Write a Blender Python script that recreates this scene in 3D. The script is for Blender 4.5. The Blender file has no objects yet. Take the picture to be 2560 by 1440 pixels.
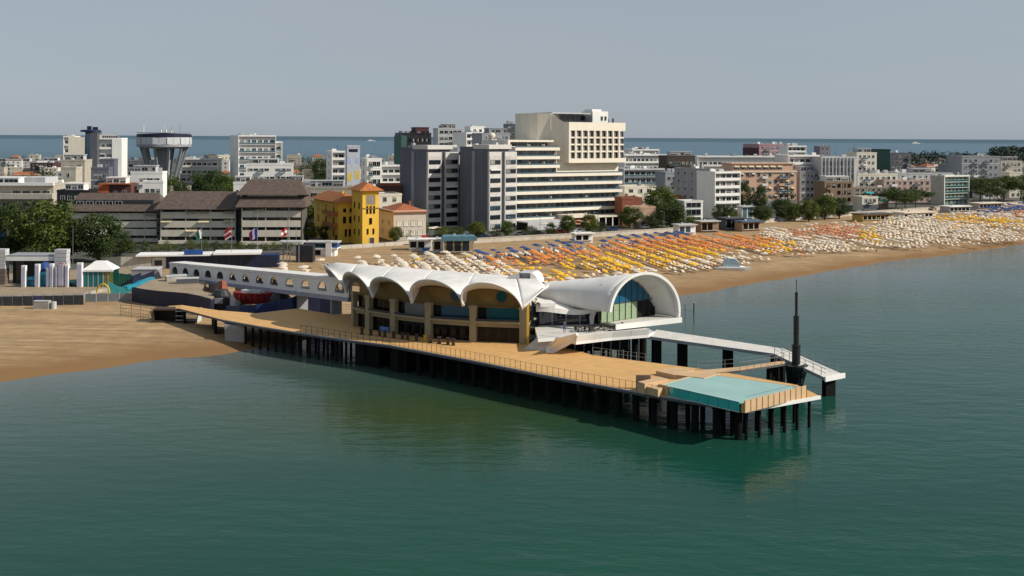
import bpy, bmesh, math, random
from mathutils import Vector, Matrix
random.seed(11)
S = bpy.context.scene
COL = S.collection
R = math.radians

# ------------------------------------------------------------------ camera
F, H, PU, PV, SL = 2745.0, 35.0, 1280.0, 343.0, 0.0047      # focal (px of a 2560 frame), eye height, principal point, horizon slope
CR, SR = math.cos(math.atan(SL)), math.sin(math.atan(SL))
cam = bpy.data.cameras.new('camera'); co = bpy.data.objects.new('camera', cam); COL.objects.link(co); S.camera = co
cam.sensor_width = 36; cam.lens = 36*F/2560; cam.shift_y = -(720-PV)/2560
cam.clip_start = 1; cam.clip_end = 400000
co.matrix_world = Matrix(((CR, -SR, 0, 0), (0, 0, -1, 0), (SR, CR, 0, H), (0, 0, 0, 1)))

# ------------------------------------------------------------------ sky, sun, exposure
SUN_EL, SUN_AZ = 34, 101
wd = bpy.data.worlds.new('World'); S.world = wd; wd.use_nodes = True
nt = wd.node_tree; bg = nt.nodes['Background']
sky = nt.nodes.new('ShaderNodeTexSky'); sky.sky_type = 'NISHITA'; sky.sun_disc = False
sky.sun_elevation = R(SUN_EL); sky.sun_rotation = R(SUN_AZ); sky.air_density = 1.0; sky.dust_density = 0.6; sky.ozone_density = 1.5; sky.altitude = 0
hs = nt.nodes.new('ShaderNodeHueSaturation'); hs.inputs['Saturation'].default_value = 0.55
tc = nt.nodes.new('ShaderNodeTexCoord'); mp = nt.nodes.new('ShaderNodeMapping'); mp.inputs['Scale'].default_value = (1.2, 1.2, 7)
nz = nt.nodes.new('ShaderNodeTexNoise'); nz.inputs['Scale'].default_value = 1.3; nz.inputs['Detail'].default_value = 5
rp = nt.nodes.new('ShaderNodeMapRange'); rp.inputs[1].default_value = .42; rp.inputs[2].default_value = .75; rp.inputs[3].default_value = 0; rp.inputs[4].default_value = .38
mx = nt.nodes.new('ShaderNodeMix'); mx.data_type = 'RGBA'; mx.inputs[7].default_value = (4.6, 4.75, 5.0, 1)
L = nt.links.new
L(sky.outputs[0], hs.inputs['Color']); L(tc.outputs['Generated'], mp.inputs[0]); L(mp.outputs[0], nz.inputs['Vector'])
mv = nt.nodes.new('ShaderNodeMix'); mv.data_type = 'RGBA'; mv.inputs[0].default_value = .64; mv.inputs[7].default_value = (3.45, 4.35, 5.45, 1)    # thin even veil of high haze
L(nz.outputs[0], rp.inputs[0]); L(rp.outputs[0], mx.inputs[0]); L(hs.outputs[0], mv.inputs[6]); L(mv.outputs[2], mx.inputs[6]); L(mx.outputs[2], bg.inputs['Color'])
bg.inputs['Strength'].default_value = 0.09
sl = bpy.data.lights.new('sun', 'SUN'); sl.energy = 5.0; sl.angle = R(0.53); sl.color = (1, .93, .82)
so = bpy.data.objects.new('sun', sl); COL.objects.link(so)
sd = Vector((math.sin(R(SUN_AZ))*math.cos(R(SUN_EL)), math.cos(R(SUN_AZ))*math.cos(R(SUN_EL)), math.sin(R(SUN_EL))))
so.rotation_euler = sd.to_track_quat('Z', 'Y').to_euler(); so.location = (300, -100, 400)
S.view_settings.view_transform = 'Standard'; S.view_settings.look = 'None'; S.view_settings.exposure = 0.0; S.view_settings.gamma = 1
S.view_settings.use_curve_mapping = False
S.render.engine = 'CYCLES'; S.cycles.max_bounces = 6; S.cycles.transparent_max_bounces = 12

# ------------------------------------------------------------------ pixel <-> world helpers (2560x1440 frame of the photograph)
def ray(u, v):
    du, dv = u-PU, v-PV
    return (du*CR+dv*SR)/F, -(-du*SR+dv*CR)/F
def pz(u, v, z):
    a, b = ray(u, v); Y = (z-H)/b
    return Vector((a*Y, Y, z))
def py(u, v, Y):
    a, b = ray(u, v)
    return Vector((a*Y, Y, H+b*Y))
def proj(p):
    a, b = p[0]/p[1]*F, -(p[2]-H)/p[1]*F
    return PU+a*CR-b*SR, PV+a*SR+b*CR

# ------------------------------------------------------------------ materials
MATS = {}
def M(name, col, rough=.75, var=.12, scale=.6, bump=0, bscale=8, streak=0, metal=0, spec=.4, rnd=0, col2=None, isl=0):
    if name in MATS: return MATS[name]
    m = bpy.data.materials.new(name); m.use_nodes = True; n = m.node_tree; b = n.nodes['Principled BSDF']
    b.inputs['Roughness'].default_value = rough; b.inputs['Metallic'].default_value = metal; b.inputs['Specular IOR Level'].default_value = spec
    g = n.nodes.new('ShaderNodeNewGeometry')
    t = n.nodes.new('ShaderNodeTexNoise'); t.inputs['Scale'].default_value = scale; t.inputs['Detail'].default_value = 6
    if streak:
        p = n.nodes.new('ShaderNodeMapping'); p.inputs['Scale'].default_value = (1, 1, 1/streak); n.links.new(g.outputs['Position'], p.inputs[0]); n.links.new(p.outputs[0], t.inputs['Vector'])
    else: n.links.new(g.outputs['Position'], t.inputs['Vector'])
    r = n.nodes.new('ShaderNodeMapRange'); r.inputs[1].default_value = .3; r.inputs[2].default_value = .7
    n.links.new(t.outputs[0], r.inputs[0])
    x = n.nodes.new('ShaderNodeMix'); x.data_type = 'RGBA'
    c2 = col2 or tuple(c*(1-var*2) for c in col)
    x.inputs[6].default_value = (*c2, 1); x.inputs[7].default_value = (*col, 1)
    n.links.new(r.outputs[0], x.inputs[0]); out = x.outputs[2]
    if rnd or isl:
        o = n.nodes.new('ShaderNodeObjectInfo') if rnd else g
        q = n.nodes.new('ShaderNodeMapRange'); k = rnd or isl; q.inputs[3].default_value = 1-k; q.inputs[4].default_value = 1+k*.6
        n.links.new(o.outputs['Random' if rnd else 'Random Per Island'], q.inputs[0])
        hsv = n.nodes.new('ShaderNodeHueSaturation'); n.links.new(q.outputs[0], hsv.inputs['Value']); n.links.new(out, hsv.inputs['Color']); out = hsv.outputs[0]
    n.links.new(out, b.inputs['Base Color'])
    if bump:
        t2 = n.nodes.new('ShaderNodeTexNoise'); t2.inputs['Scale'].default_value = bscale; t2.inputs['Detail'].default_value = 4; n.links.new(g.outputs['Position'], t2.inputs['Vector'])
        bp = n.nodes.new('ShaderNodeBump'); bp.inputs['Strength'].default_value = bump; bp.inputs['Distance'].default_value = .05
        n.links.new(t2.outputs[0], bp.inputs['Height']); n.links.new(bp.outputs[0], b.inputs['Normal'])
    MATS[name] = m
    return m
WHITE = M('white_plaster', (.8, .78, .74), var=.05, streak=4)
SHELL = M('shell_white', (.8, .765, .72), rough=.6, var=.085, scale=.6, streak=3)
CREAM = M('cream_plaster', (.72, .66, .54), var=.06, streak=5)
BEIGE = M('beige_plaster', (.46, .41, .33), var=.1, streak=4)
STONE = M('pale_stone', (.52, .47, .39), var=.12)
LGREY = M('light_grey_plaster', (.5, .5, .5), var=.08, streak=5)
GREY = M('grey_plaster', (.3, .31, .33), var=.1, streak=5)
DGREY = M('dark_grey_cladding', (.10, .105, .125), var=.12, streak=8, rough=.6)
BLACKC = M('black_cladding', (.02, .022, .028), var=.2, rough=.5)
SLATE = M('slate_cladding', (.125, .134, .165), var=.12, streak=10, rough=.6)
PEACH = M('peach_plaster', (.64, .41, .28), var=.08, streak=4)
PINK = M('dusty_pink_panel', (.42, .25, .27), var=.12)
MAROON = M('maroon_panel', (.09, .03, .035), var=.2)
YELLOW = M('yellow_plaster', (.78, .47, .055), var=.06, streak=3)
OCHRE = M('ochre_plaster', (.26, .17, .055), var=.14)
COLUMN = M('column_beige', (.33, .275, .16), var=.08)
BRICK = M('red_brick', (.32, .10, .055), var=.2, scale=1.5)
TERRA = M('terracotta_tiles', (.42, .13, .05), var=.22, scale=1.2, bump=.6, bscale=3)
ORTILE = M('orange_tiles', (.5, .17, .045), var=.2, scale=1.2, bump=.6, bscale=3)
BROWNT = M('brown_roof_tiles', (.125, .090, .072), var=.2, scale=.9, bump=.5, bscale=3)
ROOFG = M('gravel_roof', (.3, .29, .28), var=.2)
FELT = M('dark_roof_felt', (.09, .09, .095), var=.25)
GLASS = M('window_glass', (.014, .02, .03), rough=.1, var=.2, spec=.6, rnd=.5)
GLASSB = M('blue_glass', (.02, .06, .10), rough=.06, var=.15, spec=.9, rnd=.3)
GLASSP = M('pale_blue_rail_glass', (.10, .17, .21), rough=.08, spec=.9)
GLASST = M('teal_glass', (.010, .085, .095), rough=.08, spec=.4)
GLASSD = M('dark_interior_glass', (.006, .006, .007), rough=.12, spec=.22)
CURT = M('curtain_cloth', (.32, .31, .29), rough=.9, rnd=.4)
GREENC = M('pale_green_curtain', (.30, .40, .24), rough=.9, var=.15, scale=3)
FRAME = M('window_frame_white', (.6, .6, .58))
FRAMED = M('window_frame_dark', (.04, .04, .045), rough=.5)
METAL = M('steel_grey', (.3, .31, .33), rough=.4, metal=.6)
IRON = M('dark_iron', (.03, .028, .027), rough=.6)
NAVY = M('navy_paint', (.012, .030, .105), rough=.45, var=.15)
NAVYW = M('navy_wall_panel', (.012, .016, .045), rough=.5, var=.2)
BLUE = M('blue_canvas', (.03, .075, .24), rough=.8, isl=.3)
TEAL = M('teal_panel', (.02, .16, .17), rough=.5)
AQUA = M('aqua_slide', (.03, .30, .42), rough=.3)
RED = M('red_paint', (.28, .012, .015), rough=.45, var=.2)
REDB = M('bright_red', (.55, .03, .03))
GREENF = M('flag_green', (.01, .22, .12))
YELC = M('yellow_canvas', (.78, .43, .02), rough=.85, var=.05, isl=.18)
ORC = M('orange_canvas', (.74, .24, .045), rough=.85, var=.05, isl=.22)
SALM = M('faded_salmon_canvas', (.62, .25, .12), rough=.85, var=.1, isl=.25)
WHC = M('cream_canvas', (.72, .61, .47), rough=.85, var=.06, isl=.25)
POLE = M('white_pole', (.6, .6, .58))
CONC = M('concrete', (.40, .38, .34), var=.15)
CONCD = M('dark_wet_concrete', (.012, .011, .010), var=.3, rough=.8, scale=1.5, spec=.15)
WOOD = M('deck_boards', (.67, .39, .145), var=.08, scale=.8, bump=.15, bscale=14)
_n = WOOD.node_tree; _b = _n.nodes['Principled BSDF']; _src = _b.inputs['Base Color'].links[0].from_socket
_g = _n.nodes.new('ShaderNodeNewGeometry'); _mp = _n.nodes.new('ShaderNodeMapping'); _mp.inputs['Rotation'].default_value = (0, 0, .72); _n.links.new(_g.outputs['Position'], _mp.inputs[0])
_br = _n.nodes.new('ShaderNodeTexBrick'); _br.inputs['Scale'].default_value = 1; _br.inputs['Brick Width'].default_value = 4.0; _br.inputs['Row Height'].default_value = .55; _br.inputs['Mortar Size'].default_value = .012; _br.inputs['Color1'].default_value = (1, 1, 1, 1); _br.inputs['Color2'].default_value = (.80, .79, .77, 1); _br.inputs['Mortar'].default_value = (.55, .52, .5, 1)
_n.links.new(_mp.outputs[0], _br.inputs['Vector']); _mm = _n.nodes.new('ShaderNodeMix'); _mm.data_type = 'RGBA'; _mm.blend_type = 'MULTIPLY'; _mm.inputs[0].default_value = .45; _n.links.new(_src, _mm.inputs[6]); _n.links.new(_br.outputs[0], _mm.inputs[7]); _n.links.new(_mm.outputs[2], _b.inputs['Base Color'])
WOODP = M('parapet_boards', (.60, .40, .22), var=.08)
WOODD = M('dark_timber', (.07, .045, .03), var=.2)
FASC = M('dark_fascia', (.10, .10, .105), rough=.6)
TERRW = M('terrace_paving', (.62, .59, .54), var=.08, scale=1.2)
POOLW = M('pool_water', (.33, .55, .47), rough=.02, var=.08, scale=.25, spec=.9, bump=.12, bscale=2)
POOLG = M('pool_wall_glass', (.03, .46, .40), rough=.04, var=.08, spec=.9)
MAST = M('black_steel', (.012, .012, .014), rough=.42, spec=.5)
BARK = M('bark', (.10, .075, .055), var=.25, scale=4)
SKIN = M('skin', (.42, .25, .17)); CLB = M('navy_clothes', (.03, .05, .16)); CLW = M('white_clothes', (.65, .62, .58)); CLD = M('dark_clothes', (.04, .04, .05)); HAIR = M('dark_hair', (.03, .02, .015))
RUBBER = M('black_rubber', (.015, .015, .015)); PAINTW = M('white_car_paint', (.75, .75, .75), rough=.25, var=.02)
MURB = M('mural_blue', (.42, .52, .75)); MURY = M('mural_yellow', (.75, .55, .12)); MURG = M('mural_grey', (.55, .57, .62), var=.08)
AWN = M('cream_awning', (.72, .60, .40), rnd=.15); NETG = M('green_scaffold_net', (.06, .13, .12), rough=.9); TEALA = M('turquoise_awning', (.02, .36, .40))
ASPH = M('asphalt', (.06, .06, .06), var=.15)

def leafmat(name, a, b):
    m = M(name, a, rough=.7, var=.3, scale=.35, col2=b, isl=.5)
    n = m.node_tree; bs = n.nodes['Principled BSDF']; tr = n.nodes.new('ShaderNodeBsdfTranslucent'); mxs = n.nodes.new('ShaderNodeMixShader'); mxs.inputs[0].default_value = .35
    n.links.new(bs.inputs['Base Color'].links[0].from_socket, tr.inputs['Color']); n.links.new(bs.outputs[0], mxs.inputs[1]); n.links.new(tr.outputs[0], mxs.inputs[2]); n.links.new(mxs.outputs[0], n.nodes['Material Output'].inputs['Surface'])
    return m
LEAF = [leafmat('leaves_mid', (.12, .165, .018), (.05, .08, .011)), leafmat('leaves_dark', (.062, .098, .016), (.026, .046, .009)),
        leafmat('leaves_bright', (.15, .165, .014), (.07, .095, .010)), leafmat('leaves_pine', (.085, .12, .025), (.042, .068, .016))]

# ------------------------------------------------------------------ mesh builder
class MB:
    def __init__(s): s.v = []; s.f = []; s.m = []
    def face(s, pts, m=0):
        i = len(s.v); s.v += [tuple(p) for p in pts]; s.f.append(tuple(range(i, i+len(pts)))); s.m.append(m); return s
    def box(s, x0, x1, y0, y1, z0, z1, m=0):
        i = len(s.v); s.v += [(x0,y0,z0),(x1,y0,z0),(x1,y1,z0),(x0,y1,z0),(x0,y0,z1),(x1,y0,z1),(x1,y1,z1),(x0,y1,z1)]
        for q in ((0,3,2,1),(4,5,6,7),(0,1,5,4),(1,2,6,5),(2,3,7,6),(3,0,4,7)): s.f.append(tuple(i+k for k in q)); s.m.append(m)
        return s
    def obox(s, a, b, w, z0, z1, m=0, w2=None, dz=0):
        """box along a-b (xy), width w to both sides (or w left / w2 right)"""
        a, b = Vector(a[:2]), Vector(b[:2]); d = (b-a).normalized(); n = Vector((-d.y, d.x)); w2 = w if w2 is None else w2
        p = [a-n*w2, b-n*w2, b+n*w, a+n*w]
        zz = [0, dz, dz, 0]
        i = len(s.v); s.v += [(q.x, q.y, z0+e) for q, e in zip(p, zz)]+[(q.x, q.y, z1+e) for q, e in zip(p, zz)]
        for q in ((0,3,2,1),(4,5,6,7),(0,1,5,4),(1,2,6,5),(2,3,7,6),(3,0,4,7)): s.f.append(tuple(i+k for k in q)); s.m.append(m)
        return s
    def prism(s, poly, z0, z1, m=0, mt=None):
        n = len(poly)
        if sum(poly[i][0]*poly[(i+1)%n][1]-poly[(i+1)%n][0]*poly[i][1] for i in range(n)) < 0: poly = poly[::-1]
        i = len(s.v); s.v += [(p[0], p[1], z0) for p in poly]+[(p[0], p[1], z1) for p in poly]
        s.f.append(tuple(i+k for k in range(n-1, -1, -1))); s.m.append(m)
        s.f.append(tuple(i+n+k for k in range(n))); s.m.append(m if mt is None else mt)
        for k in range(n):
            l = (k+1) % n; s.f.append((i+k, i+l, i+n+l, i+n+k)); s.m.append(m)
        return s
    def cyl(s, x, y, z0, z1, r, n=10, r2=None, m=0):
        r2 = r if r2 is None else r2
        i = len(s.v); s.v += [(x+r*math.cos(2*math.pi*k/n), y+r*math.sin(2*math.pi*k/n), z0) for k in range(n)]+[(x+r2*math.cos(2*math.pi*k/n), y+r2*math.sin(2*math.pi*k/n), z1) for k in range(n)]
        s.f.append(tuple(i+k for k in range(n-1,-1,-1))); s.m.append(m); s.f.append(tuple(i+n+k for k in range(n))); s.m.append(m)
        for k in range(n): l = (k+1)%n; s.f.append((i+k, i+l, i+n+l, i+n+k)); s.m.append(m)
        return s
    def tube(s, a, b, r, n=6, r2=None, m=0):
        a, b = Vector(a), Vector(b); d = (b-a).normalized(); x = d.orthogonal().normalized(); y = d.cross(x); r2 = r if r2 is None else r2
        i = len(s.v)
        for p, q in ((a, r), (b, r2)):
            s.v += [tuple(p+x*q*math.cos(2*math.pi*k/n)+y*q*math.sin(2*math.pi*k/n)) for k in range(n)]
        s.f.append(tuple(i+k for k in range(n-1,-1,-1))); s.m.append(m); s.f.append(tuple(i+n+k for k in range(n))); s.m.append(m)
        for k in range(n): l = (k+1)%n; s.f.append((i+k, i+l, i+n+l, i+n+k)); s.m.append(m)
        return s
    def grid(s, rows, m=0):
        i = len(s.v); w = len(rows[0])
        for r in rows: s.v += [tuple(p) for p in r]
        for a in range(len(rows)-1):
            for b in range(w-1): s.f.append((i+a*w+b, i+a*w+b+1, i+(a+1)*w+b+1, i+(a+1)*w+b)); s.m.append(m)
        return s
    def lathe(s, prof, n=24, m=0, x=0, y=0):
        i = len(s.v); k = len(prof)
        for r, z in prof: s.v += [(x+r*math.cos(2*math.pi*j/n), y+r*math.sin(2*math.pi*j/n), z) for j in range(n)]
        for a in range(k-1):
            for j in range(n): l = (j+1)%n; s.f.append((i+a*n+j, i+a*n+l, i+(a+1)*n+l, i+(a+1)*n+j)); s.m.append(m)
        s.f.append(tuple(i+j for j in range(n-1,-1,-1))); s.m.append(m); s.f.append(tuple(i+(k-1)*n+j for j in range(n))); s.m.append(m)
        return s
    def mesh(s, name, mats, smooth=False):
        me = bpy.data.meshes.new(name); me.from_pydata(s.v, [], s.f)
        for m in (mats if isinstance(mats, (list, tuple)) else [mats]): me.materials.append(m)
        if any(s.m): me.polygons.foreach_set('material_index', s.m)
        if smooth: me.polygons.foreach_set('use_smooth', [True]*len(s.f))
        me.update(); return me
def put(name, me, parent=None, loc=(0,0,0), rz=0, sc=None):
    o = bpy.data.objects.new(name, me); COL.objects.link(o); o.parent = parent; o.location = loc
    if rz: o.rotation_euler.z = rz
    if sc: o.scale = sc
    return o
def part(name, mb, mats, parent, loc=(0,0,0), rz=0, smooth=False): return put(name, mb.mesh(name, mats, smooth), parent, loc, rz)
def thing(name, label, cat, loc=(0,0,0), rz=0, group=None):
    o = put(name, None, None, loc, rz); o.empty_display_size = .5; o['label'] = label; o['category'] = cat
    if group: o['group'] = group
    return o
def tag(o, label, cat, group=None):
    o['label'] = label; o['category'] = cat
    if group: o['group'] = group
    return o
def struct(name, mb, mats, smooth=False):
    o = part(name, mb, mats, None, smooth=smooth); o['kind'] = 'structure'; return o
CACHE = {}
def cached(key, fn):
    if key not in CACHE: CACHE[key] = fn()
    return CACHE[key]
def lerp(a, b, t): return a+(b-a)*t
def polyat(pts, t):
    """point at fraction t (by length) of a polyline"""
    d = [0]
    for i in range(1, len(pts)): d.append(d[-1]+(pts[i]-pts[i-1]).length)
    x = t*d[-1]
    for i in range(1, len(pts)):
        if x <= d[i] or i == len(pts)-1:
            return pts[i-1].lerp(pts[i], (x-d[i-1])/max(1e-6, d[i]-d[i-1]))

# ------------------------------------------------------------------ sea
SHORE = [pz(u, v, 0) for u, v in ((-500,1025),(0,950),(200,927),(400,902),(560,884),(650,868),(760,850),(880,838),(1100,815),(1400,778),(1690,741),(1800,723),(1900,706),(2000,690),(2200,656),(2400,634),(2560,610),(2800,582),(3100,555))]
def shoredist(x, y):
    p = Vector((x, y, 0)); best = 1e9
    for i in range(len(SHORE)-1):
        a, b = SHORE[i], SHORE[i+1]; d = b-a; t = max(0, min(1, (p-a).dot(d)/d.length_squared)); best = min(best, (p-a-d*t).length)
    return best
xs = [-200000, -40000, -8000, -1500, -400]+[-160+5*i for i in range(85)]+[500, 1500, 8000, 40000, 200000]
ys = [-300, 0]+[60+5*i for i in range(70)]+[500, 900, 2000, 5000, 15000, 60000, 250000]
mb = MB(); mb.grid([[(x, y, 0) for x in xs] for y in ys])
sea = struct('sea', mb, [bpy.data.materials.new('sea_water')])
ol = sea.data.attributes.new('olive_reflection', 'FLOAT', 'POINT')
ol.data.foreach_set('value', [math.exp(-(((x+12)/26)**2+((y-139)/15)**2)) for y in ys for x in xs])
at = sea.data.attributes.new('shallow', 'FLOAT', 'POINT')
at.data.foreach_set('value', [math.exp(-shoredist(x, y)/26) if (-300 < x < 600 and 0 < y < 600) else 0.0 for y in ys for x in xs])
m = sea.data.materials[0]; m.use_nodes = True; n = m.node_tree; b = n.nodes['Principled BSDF']
b.inputs['Roughness'].default_value = .09; b.inputs['IOR'].default_value = 1.27; b.inputs['Specular IOR Level'].default_value = .2
g = n.nodes.new('ShaderNodeNewGeometry')
def noise(scale, sx, sy, detail=4, rot=0):
    mp = n.nodes.new('ShaderNodeMapping'); mp.inputs['Scale'].default_value = (sx, sy, 1); mp.inputs['Rotation'].default_value = (0, 0, rot)
    t = n.nodes.new('ShaderNodeTexNoise'); t.inputs['Scale'].default_value = scale; t.inputs['Detail'].default_value = detail
    n.links.new(g.outputs['Position'], mp.inputs[0]); n.links.new(mp.outputs[0], t.inputs['Vector']); return t
def math_(op, a, bb=0):
    q = n.nodes.new('ShaderNodeMath'); q.operation = op
    for i, x in enumerate((a, bb)):
        if isinstance(x, (int, float)): q.inputs[i].default_value = x
        else: n.links.new(x, q.inputs[i])
    return q.outputs[0]
n1 = noise(.55, .45, 1, 3, .25); n2 = noise(2.2, .5, 1, 3, -.15); n3 = noise(.02, .35, 1, 4, .1); n4 = noise(.1, .4, 1, 3, .2)
hgt = math_('ADD', math_('MULTIPLY', n1.outputs[0], 1.0), math_('MULTIPLY', n2.outputs[0], .22))
hgt = math_('ADD', hgt, math_('MULTIPLY', n4.outputs[0], 1.2))
bp = n.nodes.new('ShaderNodeBump'); bp.inputs['Distance'].default_value = .26; bp.inputs['Strength'].default_value = .55
pw_ = n.nodes.new('ShaderNodeMapRange'); pw_.inputs[1].default_value = .38; pw_.inputs[2].default_value = .62; pw_.inputs[3].default_value = .22; pw_.inputs[4].default_value = .62; n.links.new(n3.outputs[0], pw_.inputs[0]); n.links.new(pw_.outputs[0], bp.inputs['Strength'])   # calmer and ruffled wind patches
n.links.new(hgt, bp.inputs['Height']); n.links.new(bp.outputs[0], b.inputs['Normal'])
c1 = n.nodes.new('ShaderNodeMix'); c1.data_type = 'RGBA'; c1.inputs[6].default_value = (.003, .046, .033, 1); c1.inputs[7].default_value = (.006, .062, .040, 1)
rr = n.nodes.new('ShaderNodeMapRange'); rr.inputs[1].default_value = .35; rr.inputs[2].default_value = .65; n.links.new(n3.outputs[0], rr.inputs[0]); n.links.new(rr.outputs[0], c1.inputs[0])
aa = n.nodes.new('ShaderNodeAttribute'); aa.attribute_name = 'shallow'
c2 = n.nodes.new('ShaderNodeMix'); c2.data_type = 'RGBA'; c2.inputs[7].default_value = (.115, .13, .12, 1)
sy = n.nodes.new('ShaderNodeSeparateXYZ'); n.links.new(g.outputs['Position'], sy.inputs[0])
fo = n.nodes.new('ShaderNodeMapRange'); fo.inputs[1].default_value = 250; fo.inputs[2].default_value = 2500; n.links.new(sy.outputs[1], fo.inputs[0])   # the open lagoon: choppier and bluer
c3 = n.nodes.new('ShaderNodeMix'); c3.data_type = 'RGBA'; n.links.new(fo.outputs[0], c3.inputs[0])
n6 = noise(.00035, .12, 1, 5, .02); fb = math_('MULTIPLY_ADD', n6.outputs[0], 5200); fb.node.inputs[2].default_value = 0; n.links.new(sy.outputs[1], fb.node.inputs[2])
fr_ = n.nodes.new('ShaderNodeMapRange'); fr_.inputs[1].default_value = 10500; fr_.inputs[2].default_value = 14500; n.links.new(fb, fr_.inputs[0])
c4 = n.nodes.new('ShaderNodeMix'); c4.data_type = 'RGBA'; c4.inputs[6].default_value = (.105, .165, .215, 1); c4.inputs[7].default_value = (.062, .112, .145, 1); n.links.new(fr_.outputs[0], c4.inputs[0]); n.links.new(c4.outputs[2], c3.inputs[7]); n.links.new(c1.outputs[2], c3.inputs[6])  # far bands lightened, distance haze put into the water colour
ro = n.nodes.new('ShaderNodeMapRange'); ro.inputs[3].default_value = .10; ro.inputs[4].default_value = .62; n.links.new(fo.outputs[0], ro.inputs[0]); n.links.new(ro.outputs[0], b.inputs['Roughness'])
n.links.new(aa.outputs['Fac'], c2.inputs[0]); n.links.new(c3.outputs[2], c2.inputs[6]); ao = n.nodes.new('ShaderNodeAttribute'); ao.attribute_name = 'olive_reflection'; c5 = n.nodes.new('ShaderNodeMix'); c5.data_type = 'RGBA'; c5.inputs[7].default_value = (.045, .054, .006, 1)   # pavilion's ochre reflection and a shallow tint put into the water colour
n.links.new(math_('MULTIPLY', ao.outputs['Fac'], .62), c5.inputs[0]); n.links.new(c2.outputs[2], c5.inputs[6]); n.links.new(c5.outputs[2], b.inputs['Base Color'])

# ------------------------------------------------------------------ beach and town ground
INLAND = [pz(u, v, 2) for u, v in ((-500,715),(0,690),(300,668),(600,650),(760,630),(900,618),(1190,603),(1400,592),(1700,576),(1900,556),(2130,537),(2560,508),(2800,494),(3100,480))]
def zprof(d, w):   # height of the sand at d metres inland
    if d < 0: return d*.09
    return min(2.0, .02+1.15*(1-math.exp(-d/9))+.85*min(1, d/max(w, 20)))
rows = []
for i in range(241):
    t = i/240; a = polyat(SHORE, t); q = polyat(INLAND, t**1.02 if t else 0); w = (q-a).length; d = (q-a).normalized()
    row = []
    for k in (-26, -12, -5, -1.5, 0, 1.2, 3, 5, 8, 12, 17):
        wob = .8*math.sin(i*.37)+.5*math.sin(i*.9+1)
        p = a+d*(k+(wob if k > -20 else 0)); row.append((p.x, p.y, zprof(k, w)))
    for k in range(1, 16):
        dd = 17+(w-17)*k/15; p = a+d*dd
        row.append((p.x, p.y, zprof(dd, w)+random.uniform(-.05, .05)))
    rows.append(row)
mb = MB(); mb.grid([list(r)[::-1] for r in rows])
SAND = M('sand', (.42, .285, .155), rough=.95, var=.13, scale=.45, bump=.9, bscale=2.2, spec=.15)
nn = SAND.node_tree; b = nn.nodes['Principled BSDF']; src = b.inputs['Base Color'].links[0].from_socket
gg = nn.nodes.new('ShaderNodeNewGeometry'); sp = nn.nodes.new('ShaderNodeSeparateXYZ'); nn.links.new(gg.outputs['Position'], sp.inputs[0])
nz2 = nn.nodes.new('ShaderNodeTexNoise'); nz2.inputs['Scale'].default_value = .12; nz2.inputs['Detail'].default_value = 6; nn.links.new(gg.outputs['Position'], nz2.inputs['Vector'])
ad = nn.nodes.new('ShaderNodeMath'); ad.operation = 'MULTIPLY_ADD'; ad.inputs[1].default_value = -.7; nn.links.new(nz2.outputs[0], ad.inputs[0]); nn.links.new(sp.outputs[2], ad.inputs[2])
smp = nn.nodes.new('ShaderNodeMapping'); smp.inputs['Rotation'].default_value = (0, 0, -.70); smp.inputs['Scale'].default_value = (.05, .8, 1); nn.links.new(gg.outputs['Position'], smp.inputs[0])
stx = nn.nodes.new('ShaderNodeTexNoise'); stx.inputs['Scale'].default_value = 1.0; stx.inputs['Detail'].default_value = 5; nn.links.new(smp.outputs[0], stx.inputs['Vector'])
str_ = nn.nodes.new('ShaderNodeMapRange'); str_.inputs[1].default_value = .35; str_.inputs[2].default_value = .65; str_.inputs[3].default_value = .74; str_.inputs[4].default_value = 1.12; nn.links.new(stx.outputs[0], str_.inputs[0])
shv = nn.nodes.new('ShaderNodeHueSaturation'); nn.links.new(str_.outputs[0], shv.inputs['Value']); nn.links.new(src, shv.inputs['Color']); src = shv.outputs[0]     # tide and rake lines along the shore
mr = nn.nodes.new('ShaderNodeMapRange'); mr.inputs[1].default_value = .1; mr.inputs[2].default_value = .85; nn.links.new(ad.outputs[0], mr.inputs[0])
mw = nn.nodes.new('ShaderNodeMix'); mw.data_type = 'RGBA'; mw.inputs[6].default_value = (.22, .125, .055, 1); nn.links.new(mr.outputs[0], mw.inputs[0]); nn.links.new(src, mw.inputs[7]); nn.links.new(mw.outputs[2], b.inputs['Base Color'])
struct('beach', mb, SAND, smooth=True)
FAR = [Vector((-1400, 1400, 0)), Vector((-400, 1420, 0)), Vector((0, 1450, 0)), Vector((400, 1500, 0)), Vector((700, 1700, 0)), Vector((1000, 1800, 0)), Vector((2200, 2100, 0))]
rows = []
for i in range(81):
    a = polyat(INLAND, i/80); q = polyat(FAR, i/80)
    rows.append([(lerp(a.x, q.x, t), lerp(a.y, q.y, t), 2.18-(2.6 if t == 1 else 0)) for t in (0, .02, .05, .1, .2, .35, .5, .7, .9, .995, 1)])
mb = MB(); mb.grid([r[::-1] for r in rows])
struct('town_ground', mb, M('town_ground', (.055, .06, .04), rough=.95, scale=.02, col2=(.12, .11, .09), bump=.3, bscale=.5))

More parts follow.
